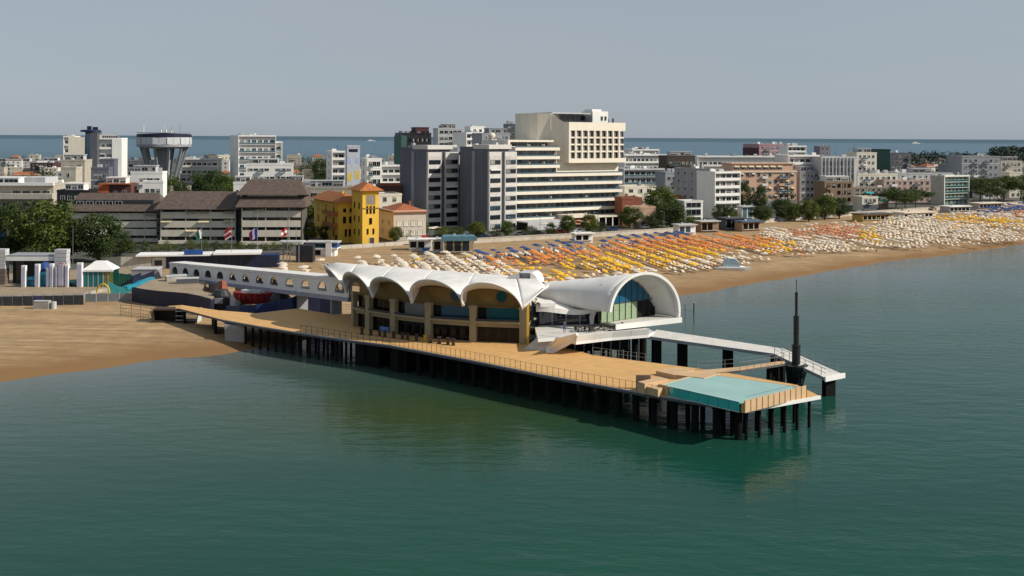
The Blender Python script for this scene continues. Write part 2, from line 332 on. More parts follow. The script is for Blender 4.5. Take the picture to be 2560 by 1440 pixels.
# ================================================================== pier
DZ = 3.9
FR = [pz(u, v, DZ) for u, v in ((555,799),(650,816),(750,832),(880,851),(975,863),(1170,899),(1370,939),(1500,963),(1650,990),(1866,1023))]
ENDR, BK1, BK2, BK3, BK4 = pz(2050,990,DZ), pz(1992,962,DZ), pz(1790,927,DZ), pz(1480,887,DZ), pz(1352,852,DZ)
BACK = [ENDR, BK1, BK2, BK3, BK4, Vector((9, 186, DZ)), Vector((-10, 197, DZ)), pz(835,786,DZ), pz(745,771,DZ), pz(640,783,DZ), pz(548,776,DZ)]
pier = thing('pier', 'long boardwalk pier on dark piles carrying the shell-roofed pavilion', 'pier', FR[4].to_tuple()[:2]+(0,))
def local(o, p): return Vector(p)-o.location
def rel(o, pts): return [local(o, p) for p in pts]
mb = MB(); mb.prism([(p.x, p.y) for p in rel(pier, FR+BACK)], DZ-.42, DZ, 0, 1); part('deck', mb, [FASC, WOOD], pier)
def along(pts, step, start=0):
    out = []; d = start; acc = 0
    for i in range(len(pts)-1):
        a, b = pts[i], pts[i+1]; l = (b-a).length; dr = (b-a)/l
        while d <= acc+l: out.append((a+dr*(d-acc), dr)); d += step
        acc += l
    return out
def offset(pts, k):
    out = []
    for i, p in enumerate(pts):
        d = (pts[min(i+1, len(pts)-1)]-pts[max(i-1, 0)]); d.z = 0; d.normalize(); out.append(p+Vector((-d.y, d.x, 0))*k)
    return out
# pale edge strip on the fascia
for i in range(len(FR)-1):
    mb = MB(); a, b2 = local(pier, FR[i]), local(pier, FR[i+1]); mb.obox(a, b2, 0, DZ-.12, DZ+.06, w2=.10); part('edge_strip', mb, M('edge_aluminium', (.35, .35, .38), rough=.5), pier)
mb = MB(); a, b2 = local(pier, FR[-1]), local(pier, ENDR); mb.obox(a, b2, 0, DZ-.35, DZ+.08, w2=.14); part('edge_strip', mb, WHITE, pier)
pm = {}
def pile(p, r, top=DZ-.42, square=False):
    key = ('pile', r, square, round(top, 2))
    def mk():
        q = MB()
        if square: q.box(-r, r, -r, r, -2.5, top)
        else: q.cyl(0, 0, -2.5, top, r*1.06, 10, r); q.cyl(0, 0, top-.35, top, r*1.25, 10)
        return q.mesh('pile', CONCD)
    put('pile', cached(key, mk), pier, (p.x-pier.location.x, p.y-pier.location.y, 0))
for p, d in along(offset(FR, .7), 1.95, 5.5):
    u = proj(p)[0]
    if u < 600: continue
    if u < 880: pile(p, .2); pile(p+Vector((-d.y, d.x, 0))*3.2, .2)
for p, d in along(offset(FR[3:], 1.0), 2.75, 1.5):
    u = proj(p)[0]; n_ = Vector((-d.y, d.x, 0))
    pile(p, .34 if u < 1640 else .46)
    for k in ((8.2, 12) if u < 1500 else (7.5,) if u < 1760 else (5,)): pile(p+n_*k+d*.3, .32)
for p, d in along([FR[-1], ENDR], 2.1, 1.0): pile(p+Vector((-d.y, d.x, 0))*1.0, .2); pile(p+Vector((-d.y, d.x, 0))*3.4, .2)
mb = MB()
for u0, u1, v0 in ((885, 940, 852), (975, 992, 864)):
    a, b2 = local(pier, pz(u0, v0, DZ)), local(pier, pz(u1, v0+6, DZ)); mb.obox(a+Vector((0,1.2,0)), b2+Vector((0,1.2,0)), 9, -2, DZ-.42, w2=0)
for i in (3, 4, 5): a, b2 = local(pier, offset(FR, 5.5)[i]), local(pier, offset(FR, 5.5)[i+1]); mb.obox(a, b2 if i < 5 else a.lerp(b2, .8), 4, -2, DZ-.45, w2=0)  # added dark wall standing in for the shade under the deck
part('foundation_and_shade_wall', mb, CONCD, pier)
mb = MB()   # cross beams under the deck
for p, d in along(offset(FR[3:], .9), 2.75, 1.5):
    n_ = Vector((-d.y, d.x, 0)); a = local(pier, p); mb.obox(a, a+n_*9.5, .22, DZ-1.0, DZ-.43)
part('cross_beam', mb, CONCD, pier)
# railing along the seaward edge
def railing(parent, pts, h=1.1, step=1.0, mat=IRON, r=.022, rails=(1.0,), z=None, pm_=None):
    key = ('rail_post', h, r, mat.name)
    me = cached(key, lambda: MB().box(-r, r, -r, r, 0, h).mesh('railing_post', mat))
    base = parent.location
    for p, d in along(pts, step): put('railing_post', me, parent, (p.x-base.x, p.y-base.y, p.z-base.z), math.atan2(d.y, d.x))
    q = MB()
    for f in rails:
        for i in range(len(pts)-1): q.tube(pts[i]-base+Vector((0,0,h*f)), pts[i+1]-base+Vector((0,0,h*f)), r, 4)
    part('handrail', q, mat, parent)
pts = offset([FR[4]]+FR[5:9], .15); railing(pier, pts, 1.15, .95, rails=(1.0, .12))
railing(pier, offset(FR[2:5], .15), 1.15, 1.2, IRON, .03, (1.0, .5))
railing(pier, offset([BK3, BK3.lerp(BK2, .45)], .2), 1.05, 1.4, METAL, .03, (1.0, .5))
# bar stools / planters lined up under the arcade
for i in range(13):
    p = pz(905+i*19+(i%3)*3, 836+i*2.3, DZ)
    mb = MB(); mb.box(-.28, .28, -.28, .28, 0, .12).box(-.22, .22, -.22, .22, .12, .95).box(-.3, .3, -.3, .3, .95, 1.02)
    o = part('lantern_box', mb, [WOODD if i != 8 else M('mustard', (.55, .33, .03))], None, p); tag(o, 'short dark wooden post box along the railing in front of the arcade' if i != 8 else 'mustard post box in the row along the railing by the arcade', 'post box', 'post boxes along the arcade railing')
# infinity pool
Pw = [pz(1652,962,5.0), pz(1850,1006,5.0), pz(2004,968,5.0), pz(1762,934,5.0)]
pool = thing('swimming_pool', 'raised turquoise swimming pool with a glass side at the pier end', 'pool', (Pw[0].x, Pw[0].y, DZ))
q = [p-pool.location for p in Pw]
mb = MB(); mb.prism([(p.x, p.y) for p in q], .95, 1.08); part('water', mb, POOLW, pool)
def wallseg(a, b2, t, z0, z1, mat, nm, par, side=1):
    mm = MB(); mm.obox(a, b2, t if side > 0 else 0, z0, z1, w2=0 if side > 0 else t); return part(nm, mm, mat, par)
for k in range(7):
    a, b2 = q[0].lerp(q[1], .12+.88*k/7), q[0].lerp(q[1], .12+.88*(k+.97)/7); wallseg(a, b2, .12, .05, 1.14, POOLG, 'glass_panel', pool, -1)
wallseg(q[0], q[0].lerp(q[1], .11), .2, .0, 1.2, WOODP, 'side_wall', pool, -1)
wallseg(q[0].lerp(q[1], .12), q[1], .18, 1.15, 1.2, M('pale_glass_rim', (.55, .70, .66), rough=.2), 'glass_rim', pool, -1)
wallseg(q[0].lerp(q[1], .12), q[1], .2, -.02, .045, FRAME, 'base_channel', pool, -1)
wallseg(q[2], q[3], .35, .0, 1.10, WOODP, 'far_wall', pool, -1)
wallseg(q[3], q[0], .4, .0, 1.12, WOODP, 'side_wall', pool, -1)
e0, e1 = q[1]+(q[1]-q[0]).normalized()*.15, q[2]+(q[2]-q[3]).normalized()*.15
wallseg(e0, e1, .4, .0, 1.0, WOOD, 'end_walk', pool, -1)
dd = (e1-e0).normalized(); nn_ = Vector((dd.y, -dd.x, 0))
wallseg(e0+nn_*.42, e1+nn_*.42, .1, .0, 1.42, WOODP, 'end_parapet', pool, -1)
qq = MB()
for i in range(12): p = (e0+nn_*.56).lerp(e1+nn_*.56, i/11); qq.box(p.x-.02, p.x+.02, p.y-.02, p.y+.02, 0, 1.4)
for z in (.75,): qq.tube((e0+nn_*.56)+Vector((0,0,z)), (e1+nn_*.56)+Vector((0,0,z)), .018, 4)
part('end_railing', qq, IRON, pool)
# stepped sunbathing platforms at the pool head
plat = thing('pool_steps', 'stepped pale timber sun platform at the head of the pool', 'platform', pz(1625,962,DZ).to_tuple())
for z1, pl in ((.9, ((1592,968),(1655,955),(1700,963),(1645,982))), (1.3, ((1595,962),(1650,950),(1668,955),(1612,967))), (.55, ((1640,935),(1690,926),(1735,933),(1690,946))), (1.15, ((1690,945),(1740,935),(1800,942),(1760,953)))):
    mb = MB(); mb.prism([tuple(local(plat, pz(u, v-8, DZ+z1)))[:2] for u, v in pl], 0, z1); part('step', mb, WOODP, plat)
p = local(plat, pz(1608, 972, DZ)); mb = MB(); mb.box(p.x-.9, p.x+.9, p.y-.15, p.y+.15, 0, 1.7); part('screen_wall', mb, M('brown_timber_screen', (.20, .13, .09)), plat)

# ramp down to the sand
ramp = thing('beach_ramp', 'wooden hump-backed ramp leading from the sand up to the pier', 'ramp', pz(395,786,1.3).to_tuple())
fr = [pz(385,789,1.25), pz(408,783,2.1), pz(428,771,3.55), pz(450,771.5,DZ-.02), pz(555,799,DZ-.02)]
bk = [pz(366,781,1.25), pz(388,776,2.1), pz(420,765,3.55), pz(455,762.5,DZ-.02), pz(548,776,DZ-.02)]
mb = MB()
for i in range(4):
    a, b2, c, d = [local(ramp, x) for x in (fr[i], fr[i+1], bk[i+1], bk[i])]; dn = Vector((0,0,-.35))
    mb.face([a, b2, c, d], 1); mb.face([d+dn, c+dn, b2+dn, a+dn]); mb.face([a+dn, b2+dn, b2, a]); mb.face([c+dn, d+dn, d, c])
part('ramp_deck', mb, [FASC, WOOD], ramp)
for i in range(4):
    a = fr[3].lerp(fr[4], .1+.25*i); b2 = bk[3].lerp(bk[4], .1+.25*i)
    if i in (0, 3): mb = MB(); mb.obox(local(ramp, a)+Vector((0,.4,0)), local(ramp, b2)-Vector((0,.4,0)), .22, -1, DZ-1.3-.4); part('support', mb, CONCD, ramp)
a = pz(585, 806, DZ); k = thing('concrete_pier', 'pale wedge-shaped concrete support under the walkway on the sand', 'support', (a.x, a.y+.5, .8))
mb = MB(); w = 1.7
for y in (0, 3.5): pass
prof = [(-1.7, 2.55), (1.6, 2.55), (1.6, -.8), (-1.0, -.8), (-1.6, -.2)]
i0 = len(mb.v)
mb.face([(x, 0, z) for x, z in prof[::-1]]); mb.face([(x-1, 3.6, z) for x, z in prof])
for i in range(5): x0, z0 = prof[i]; x1, z1 = prof[(i+1)%5]; mb.face([(x0,0,z0),(x1,0,z1),(x1-1,3.6,z1),(x0-1,3.6,z0)])
o = part('block', mb, CONC, k)
# scaffold-like railings at the foot of the ramp and beach shed below the hump
sc = thing('scaffold_stair', 'rusty tubular scaffold railing at the foot of the beach ramp', 'scaffold', pz(345,796,1.3).to_tuple())
mb = MB(); pp = [(302,790),(328,793),(352,795),(378,800),(388,796)]
W_ = [local(sc, pz(u, v, 1.3)) for u, v in pp]
for i, p in enumerate(W_):
    mb.tube(p, p+Vector((0,0,2.2 if i != 1 else 4.4)), .05, 5)
    if i: 
        for z in (.3, .8, 1.5, 2.1): mb.tube(W_[i-1]+Vector((0,0,z)), p+Vector((0,0,z)), .035, 4)
        for t in (.25, .5, .75): m_ = W_[i-1].lerp(p, t); mb.tube(m_+Vector((0,0,.3)), m_+Vector((0,0,1.5)), .025, 4)
part('tube_frame', mb, M('rusty_tube', (.11, .055, .035), rough=.7), sc)
sh = thing('beach_shed', 'dark open beach shed with white shelf rails under the ramp hump', 'shed', pz(440,806,1.3).to_tuple())
mb = MB(); mb.box(-4.4, 3.6, -.6, 3, .0, .25).box(-4.2, .9, -.2, 2.8, 2.15, 2.4).box(-4.2, -4.0, -.2, 2.8, .2, 2.2).box(-.1, .1, 0, 2.8, .2, 2.2).box(-4.2, .9, 2.6, 2.8, .2, 2.2); part('shed_body', mb, WOODD, sh)
mb = MB()
for z in (.45, 1.2, 2.0): mb.box(.1, 4.0, -.5, -.42, z, z+.09).box(.1, 4.0, 2.2, 2.28, z, z+.09)
mb.box(3.9, 4.0, -.5, 2.28, .0, 2.4); part('shelf_rail', mb, POLE, sh)

# ================================================================== shell-roofed pavilion
pav = thing('beach_pavilion', 'white pavilion with scalloped shell roof and arched bays on the pier', 'pavilion', (0, 175, DZ))
def lp(p): return Vector(p)-pav.location
TIP = [py(846,726,196), py(868,733,182), py(932,746,173.5), py(1030,759,167.3), py(1158,766,164), py(1305,776,164.4)]
APX = [py(809,662,188.5), py(873,681,179), py(957,694,171), py(1072,700,166), py(1212,707,163.4)]
BKE = [py(804,656,190.5), py(900,664,187), py(1000,671,183.5), py(1120,681,179.5), py(1240,690,175.5), py(1345,702,170.5)]
e6 = py(1373,712,168.5); NT = 18; mb = MB()
def roofpt(r_, s_, t):
    b0 = polyat(BKE, s_); e = t**3.6
    return lp(Vector((lerp(b0.x, r_.x, t), lerp(b0.y, r_.y, t), lerp(b0.z, r_.z, e)-.95*math.sin(math.pi*t**2.2))))
for i in range(6):          # every vault its own sheet, so that the valleys stay crisp
    rim, par = [], []
    if i < 5:
        A, B_, P = TIP[i], TIP[i+1], APX[i]; mid = (A+B_)/2; offv = P-mid; N = 26
        for k in range(N+1):
            ph = math.pi*k/N; s_ = (1-math.cos(ph))/2; rim.append(A.lerp(B_, s_)+offv*(math.sin(ph)**.85 if 0 < k < N else 0)); par.append((i+k/N)/5.6)
    else:
        for k in range(9): t = k/8; rim.append(TIP[5].lerp(e6, t)+Vector((.1, -.5, .25))*math.sin(math.pi*t)); par.append((5+.6*t)/5.6)
    rows = [[roofpt(r_, s_, j/NT) for r_, s_ in zip(rim, par)] for j in range(NT+1)]
    skirt = [lp(polyat(BKE, s_))+Vector((1.5, 5, -1.0)) for s_ in par]; skirt2 = [lp(polyat(BKE, s_))+Vector((2.5, 8, -5)) for s_ in par]
    mb.grid([skirt2, skirt]+rows)
from mathutils.bvhtree import BVHTree
ROOFT = BVHTree.FromPolygons([Vector(v_) for v_ in mb.v], mb.f)
o = part('shell_roof', mb, SHELL, pav, smooth=True)
sm = o.modifiers.new('thick', 'SOLIDIFY'); sm.thickness = .2; sm.offset = -1
# columns, bays
FP = [pz(u, v, DZ) for u, v in ((882,816),(919,825),(982,836),(1070,847),(1182,855),(1307,860))]
FPl = [lp(p) for p in FP]
for i, p in enumerate(FPl):
    d = (FPl[min(i+1,5)]-FPl[max(i-1,0)]).normalized(); ang = math.atan2(d.y, d.x)
    hw = .52 if i else .3
    c_ = part('column', MB().box(-hw, hw, -.15, .75, 0, 5.6), COLUMN, pav, p, ang); part('capital', MB().box(-hw-.12, hw+.12, -.22, .7, 5.15, 5.5), COLUMN, c_)
def bayframe(i):
    a, b2 = FPl[i], FPl[i+1]; d = (b2-a); return a, d.length, math.atan2(d.y, d.x)
for i in range(5):
    a, w, ang = bayframe(i)
    x0, x1 = .5, w-.5
    mb = MB(); mb.box(x0, x1, .15, .55, 2.35, 3.25).box(x0, x1, -.35, .15, 2.95, 3.25); part('floor_beam', mb, COLUMN, pav, a, ang)
    npan = 4 if i > 1 else 2
    for k in range(npan):
        xa, xb = lerp(x0, x1, k/npan)+.03, lerp(x0, x1, (k+1)/npan)-.03
        mb = MB(); mb.box(xa, xb, .72, .78, 0, 2.35, 0)
        mb.box(xa, xa+.06, .66, .84, 0, 2.35, 1).box(xb-.06, xb, .66, .84, 0, 2.35, 1).box(xa+.06, xb-.06, .66, .84, 0, .1, 1).box(xa+.06, xb-.06, .66, .84, 2.25, 2.35, 1); part('ground_window', mb, [GLASSD, FRAMED], pav, a, ang)
    sp = .22 if i >= 2 else .5
    gm = [GLASSD, GLASSD, CURT, GLASSB, GLASST][i]
    mb = MB(); xs_ = lerp(x0, x1, sp); mb.box(x0, xs_-.05, .75, .8, 3.25, 5.3, 0).box(xs_-.05, xs_+.05, .7, .85, 3.25, 5.3, 1); part('upper_window', mb, [GLASSD, FRAMED], pav, a, ang)
    mb = MB(); mb.box(xs_+.05, x1, .72, .77, 3.3, 5.3, 0); part('upper_window', mb, [gm], pav, a, ang)
    mb = MB(); mb.box(x0, x1, -.3, -.27, 3.26, 3.6, 0); part('balustrade', mb, [FRAMED], pav, a, ang)
    # arch wall under the vault
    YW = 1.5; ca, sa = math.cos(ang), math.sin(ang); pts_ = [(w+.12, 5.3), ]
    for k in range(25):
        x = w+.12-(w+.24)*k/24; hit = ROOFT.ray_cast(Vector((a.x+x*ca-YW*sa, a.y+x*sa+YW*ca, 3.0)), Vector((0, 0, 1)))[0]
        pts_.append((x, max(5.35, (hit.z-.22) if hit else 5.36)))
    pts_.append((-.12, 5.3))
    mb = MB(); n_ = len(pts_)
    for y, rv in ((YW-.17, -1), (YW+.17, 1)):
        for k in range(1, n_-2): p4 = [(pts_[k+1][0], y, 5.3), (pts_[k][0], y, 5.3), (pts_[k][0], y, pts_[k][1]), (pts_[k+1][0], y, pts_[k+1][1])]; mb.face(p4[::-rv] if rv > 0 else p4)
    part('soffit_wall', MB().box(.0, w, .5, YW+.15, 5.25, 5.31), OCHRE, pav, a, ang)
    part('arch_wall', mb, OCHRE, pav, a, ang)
    if i >= 3:
        mb = MB(); cx, cz, rx, rz_ = w*.54, 6.85, .86, .92
        pl = [(cx+rx*math.cos(2*math.pi*k/20), cz+rz_*math.sin(2*math.pi*k/20)) for k in range(20)]
        mb.face([(x, 1.28, z) for x, z in pl[::-1]]); 
        for k in range(20):
            a0, a1 = pl[k], pl[(k+1)%20]; f = 1.14; o0 = (cx+(a0[0]-cx)*f, cz+(a0[1]-cz)*f); o1 = (cx+(a1[0]-cx)*f, cz+(a1[1]-cz)*f)
            mb.face([(a0[0],1.2,a0[1]),(a1[0],1.2,a1[1]),(o1[0],1.2,o1[1]),(o0[0],1.2,o0[1])][::-1], 1); mb.face([(o0[0],1.2,o0[1]),(o1[0],1.2,o1[1]),(o1[0],1.36,o1[1]),(o0[0],1.36,o0[1])], 1); mb.face([(a0[0],1.2,a0[1]),(a1[0],1.2,a1[1]),(a1[0],1.33,a1[1]),(a0[0],1.33,a0[1])][::-1], 1)
        part('porthole', mb, [GLASST if i == 4 else GLASSB, OCHRE], pav, a, ang)
# dim interior volume behind the glass
mb = MB(); core = [FPl[k]+Vector((1.1, 2.6, 0)) for k in range(6)]+[Vector((4.2, -2, 0)), Vector((5, 8, 0)), Vector((-20, 18, 0))]
mb.prism([(p.x, p.y) for p in core], 0, 5.6); part('inner_core', mb, M('dim_interior', (.03, .028, .026)), pav)
mb = MB(); mb.box(-.9, .9, -.05, 0, 0, .9, 0); p = lp(pz(962, 829, DZ)); part('blue_banner', mb, [M('sky_blue_panel', (.12, .25, .55))], pav, p+Vector((0,-.6,0)), -.55)
# sunny corner: columns and diagonal braces
cpts = [FPl[5], lp(pz(1324,853,DZ)), lp(pz(1342,847,DZ))]
for p in cpts[1:]:
    mb = MB(); mb.cyl(0, 0, 0, 6.3, .24, 10); part('column', mb, CREAM, pav, p)
mb = MB(); mb.box(-.2, .2, -.3, .3, 0, 5.9); part('column', mb, YELLOW, pav, FPl[5]+Vector((.75, .1, 0)))
for a, b2, za, zb in ((cpts[0], cpts[2], 2.4, 5.9), (cpts[0], cpts[1], 2.2, 3.4), (cpts[1], cpts[2], 3.4, 3.2)):
    mb = MB(); mb.tube(a+Vector((.6,0,za)), b2+Vector((0,0,zb)), .2, 6); part('brace', mb, CREAM, pav)
mb = MB(); mb.obox(FPl[5]+Vector((.9,.6,0)), cpts[2]+Vector((.3,.3,0)), .1, 0, 5.6); part('side_window', mb, GLASSD, pav)
# roof lantern at the hinge of the shell
ln = [lp(py(1238,706,172.5)), lp(py(1297,703,171.5)), lp(py(1297,682,171.5)), lp(py(1326,683,171.3)), lp(py(1344,700,171)), lp(py(1340,722,170.5))]
mb = MB(); bk_ = Vector((1.0, 4.0, 0))
a, b2, c = ln[0], ln[1], ln[2]
mb.face([a, b2+Vector((0,0,-.6)), c]); mb.face([a, c, c+bk_, a+bk_]); mb.face([b2, b2+bk_, c+bk_, c]); part('lantern_wedge', mb, SHELL, pav)
mb = MB(); x0 = ln[3]
prof = [(0, 0), (.35, -.05), (.75, -.35), (1.05, -.8), (1.25, -1.4), (1.3, -2.4)]
for k in range(5):
    (xa, za), (xb, zb) = prof[k], prof[k+1]; p0 = x0+Vector((xa, 0, za)); p1 = x0+Vector((xb, 0, zb)); mb.face([p0, p1, p1+bk_, p0+bk_])
mb.face([x0+Vector((xa,0,za)) for xa, za in prof]+[x0+Vector((0,0,-2.4))]); part('lantern_hood', mb, SHELL, pav)
mb = MB(); mb.face([ln[2]+Vector((0,1,0)), ln[2]+Vector((0,1,-1.6)), x0+Vector((0,1,-1.6)), x0+Vector((0,1,0))][::-1]); mb.face([ln[2], x0, x0+bk_, ln[2]+bk_]); part('lantern_panel', mb, LGREY, pav)
# barrel vault hall on the right
VL, VA, VR = py(1524,781,165.5), py(1622,684,169.5), py(1695,793,173.5)
vb = [py(1348,752,173.5), py(1366,709,177), py(1440,760,186)]
def archcurve(A, P, B_, n_=28, pw=.8):
    mid = (A+B_)/2; off_ = P-mid; return [A.lerp(B_, (1-math.cos(math.pi*k/n_))/2)+off_*(max(0, math.sin(math.pi*k/n_))**pw) for k in range(n_+1)]
r1, r0 = archcurve(VL, VA, VR, 28, .95), archcurve(vb[0], vb[1], vb[2], 28, .95)
rows = []
for j in range(11):
    t = j/10; rows.append([lp(a.lerp(b_, t)) for a, b_ in zip(r0, r1)])
mb = MB(); mb.grid(rows); o = part('barrel_vault', mb, SHELL, pav, smooth=True); sm = o.modifiers.new('thick', 'SOLIDIFY'); sm.thickness = .28; sm.offset = 0
mb = MB(); ax = (VA-vb[1]).normalized()
ctr = lp((VL+VR)/2)
for k in range(28):
    a, b2 = lp(r1[k]), lp(r1[k+1]); oa, ob = a+(a-ctr).normalized()*.24, b2+(b2-ctr).normalized()*.24; ia, ib = a-(a-ctr).normalized()*.2, b2-(b2-ctr).normalized()*.2; e = ax*.22
    mb.face([ia+e, ib+e, ob+e, oa+e]); mb.face([oa+e, ob+e, ob-e, oa-e]); mb.face([ib+e, ia+e, ia-e, ib-e]); mb.face([oa-e, ob-e, ib-e, ia-e])
part('vault_rim', mb, WHITE, pav)
# glass front set back inside the vault: separate tall panes
g1 = [a.lerp(b_, .80) for a, b_ in zip(r0, r1)]; zf = 6.65
gA, gB = g1[0], g1[-1]
NP = 9
def archz(t):
    for k in range(28):
        x0, x1 = (g1[k]-gA).dot((gB-gA))/(gB-gA).length_squared, (g1[k+1]-gA).dot((gB-gA))/(gB-gA).length_squared
        if x0 <= t <= x1 and x1 > x0: return lerp(g1[k].z, g1[k+1].z, (t-x0)/(x1-x0))
    return zf+1
dirg = (gB-gA); dirg.z = 0; Lg = dirg.length; ang = math.atan2(dirg.y, dirg.x)
for k in range(NP):
    ta, tb = .10+.87*k/NP, .10+.87*(k+1)/NP-.008; za, zb = archz(ta)-.3, archz(tb)-.3; zm = 9.3
    o_ = lp(Vector((gA.x, gA.y, 0)))
    if min(za, zb) > zm+.2:
        mb = MB(); mb.face([(ta*Lg, 0, zm+.06), (tb*Lg, 0, zm+.06), (tb*Lg, 0, zb), (ta*Lg, 0, za)]); part('upper_pane', mb, M('deep_blue_pane', (.012, .11, .20), rough=.1, spec=.4), pav, o_, ang)
    mb = MB(); mb.face([(ta*Lg, .02, zf), (tb*Lg, .02, zf), (tb*Lg, .02, max(zf+.3, min(zb, zm))), (ta*Lg, .02, max(zf+.3, min(za, zm)))]); part('lower_pane', mb, GREENC if k < 6 else GLASSD, pav, o_, ang)
mb = MB(); o_ = lp(Vector((gA.x, gA.y, 0)))
for k in range(NP+1):
    t = .10+.87*k/NP-.004; mb.box(t*Lg-.05, t*Lg+.05, -.06, .06, zf, archz(min(t, .97))-.15)
mb.box(0, Lg, -.05, .05, 9.24, 9.36); part('mullion', mb, FRAMED, pav, o_, ang)
# floor slab of the vault with upturned white edge
Sl = [pz(1560,815,6.6), pz(1705,799,6.6), pz(1640,779,6.6), pz(1500,800,6.6)]
mb = MB(); mb.prism([tuple(lp(p))[:2] for p in Sl], 6.2-DZ, 6.6-DZ, 0, 1); part('hall_floor', mb, [WHITE, TERRW], pav)
a, b2 = lp(Sl[0]), lp(Sl[1]); mb = MB(); mb.obox(a+(a-b2).normalized()*1.5, b2, .25, 6.15-DZ, 6.95-DZ, w2=.02, dz=0); part('hall_edge', mb, WHITE, pav)
mb = MB()
for t in (.0, .5, .98):
    p = lp(Sl[1].lerp(Sl[2], t)); mb.tube(p+Vector((0,0,0)), p+Vector((0,0,1.0)), .025, 5)
mb.tube(lp(Sl[1])+Vector((0,0,1.0)), lp(Sl[2])+Vector((0,0,1.0)), .02, 5); part('hall_handrail', mb, METAL, pav)
# upper lounge: dark glazing, swooping white canopy
G0, G1 = pz(1345,813,5.95), pz(1484,809,5.95)
mb = MB(); a, b2 = lp(G0), lp(G1); d = (b2-a).normalized(); Lw = (b2-a).length; ang = math.atan2(d.y, d.x)
for k in range(4):
    mb = MB(); xa, xb = Lw*k/4+.05, Lw*(k+1)/4-.05; mb.box(xa, xb, 0, .06, 0, 2.55, 0); mb.box(xb, xb+.1, -.05, .1, 0, 2.55, 1); part('lounge_pane', mb, [M('night_blue_glass', (.008, .012, .035), rough=.06, spec=.8), FRAME], pav, a, ang)
mb = MB(); mb.box(-.5, Lw+5, .9, 7, -2, 2.5); part('lounge_core', mb, M('dim_interior', (.03,.03,.03)), pav, a, ang)
mb = MB(); cr = []
for k in range(13):
    t = k/12; x = lerp(-.8, Lw+1.6, t); zt = 2.95+.55*math.cos(t*5.2)*(.5+.5*t)+(.7 if k == 12 else 0)*.6
    cr.append((x, zt))
for k in range(12):
    (x0, z0), (x1, z1) = cr[k], cr[k+1]; yf0 = -2.2-.5*math.sin(k*.5); yf1 = -2.2-.5*math.sin((k+1)*.5)
    mb.face([(x0, yf0, z0), (x1, yf1, z1), (x1, 3, z1+.9), (x0, 3, z0+.9)]); mb.face([(x0, yf0, z0-.75), (x1, yf1, z1-.75), (x1, yf1, z1), (x0, yf0, z0)]); mb.face([(x0, yf0+.3, z0-.7), (x0, 3, z0-.3), (x1, 3, z1-.3), (x1, yf1+.3, z1-.7)])
part('lounge_canopy', mb, SHELL, pav, a, ang, smooth=False)
mb = MB(); mb.box(-.2, 2.2, -2.6, 2, 3.2, 3.75); part('canopy_wing', mb, WHITE, pav, a, ang)
# curved white leg where canopy meets the vault
mb = MB(); leg0 = lp(pz(1482,811,5.95))
pl = [(0, 0), (.1, 1.2), (.5, 2.1), (1.2, 2.55), (3.2, 2.6), (3.2, 2.95), (.7, 3.1), (-.2, 2.6), (-.6, 1.2), (-.5, 0)]
mb.face([(x, -.5, z) for x, z in pl[::-1]]); mb.face([(x, .1, z) for x, z in pl])
for k in range(10): (x0, z0), (x1, z1) = pl[k], pl[(k+1)%10]; mb.face([(x0,-.5,z0),(x1,-.5,z1),(x1,.1,z1),(x0,.1,z0)])
part('curved_leg', mb, WHITE, pav, leg0, ang)
for k, u in enumerate((1497, 1509, 1532, 1541)):
    mb = MB(); mb.cyl(0, 0, 0, 3.2, .12, 8); part('slim_column', mb, CREAM, pav, lp(pz(u, 806, 6.0)))
mb = MB(); p = lp(pz(1490,803,6.0)); mb.box(p.x, p.x+5.5, p.y+1.5, p.y+1.6, 2, 5.2); part('lounge_window', mb, GLASSD, pav)

# terrace on its own piles, stair and parapet
ter = thing('sea_terrace', 'white terrace with upturned parapet on columns over the water', 'terrace', (12, 165, 5.4))
T = [pz(1440,838,6.75), pz(1530,828,6.75), pz(1622,821,6.75)]
tb = [T[2]+Vector((1.2, 2.0, 0)), Vector((19.5, 172, 0)), Vector((3.5, 173, 0)), pz(1345,846,5.95), pz(1398,842,5.95)]
mb = MB(); mb.prism([tuple(local(ter, p))[:2] for p in T+tb], 0, .5, 0, 1); part('slab', mb, [WHITE, TERRW], ter)
for i in range(2):
    a, b2 = local(ter, T[i]), local(ter, T[i+1])
    for k in range(2):
        p0, p1 = a.lerp(b2, k/2), a.lerp(b2, (k+.985)/2); mb = MB()
        d = (p1-p0).normalized(); n_ = Vector((d.y, -d.x, 0))
        q0 = [p0, p1]; lo = [Vector((x.x, x.y, 0))-n_*.15 for x in q0]; hi = [Vector((x.x, x.y, 1.35))+n_*.35 for x in q0]; hin = [h-n_*.3 for h in hi]; lon = [Vector((l.x, l.y, .5))-n_*.25 for l in lo]
        mb.face([lo[0], lo[1], hi[1], hi[0]]); mb.face([hi[0], hi[1], hin[1], hin[0]]); mb.face([hin[0], hin[1], lon[1], lon[0]]); mb.face([lo[0], hi[0], hin[0], lon[0]]); mb.face([hi[1], lo[1], lon[1], hin[1]]); part('parapet', mb, WHITE, ter)
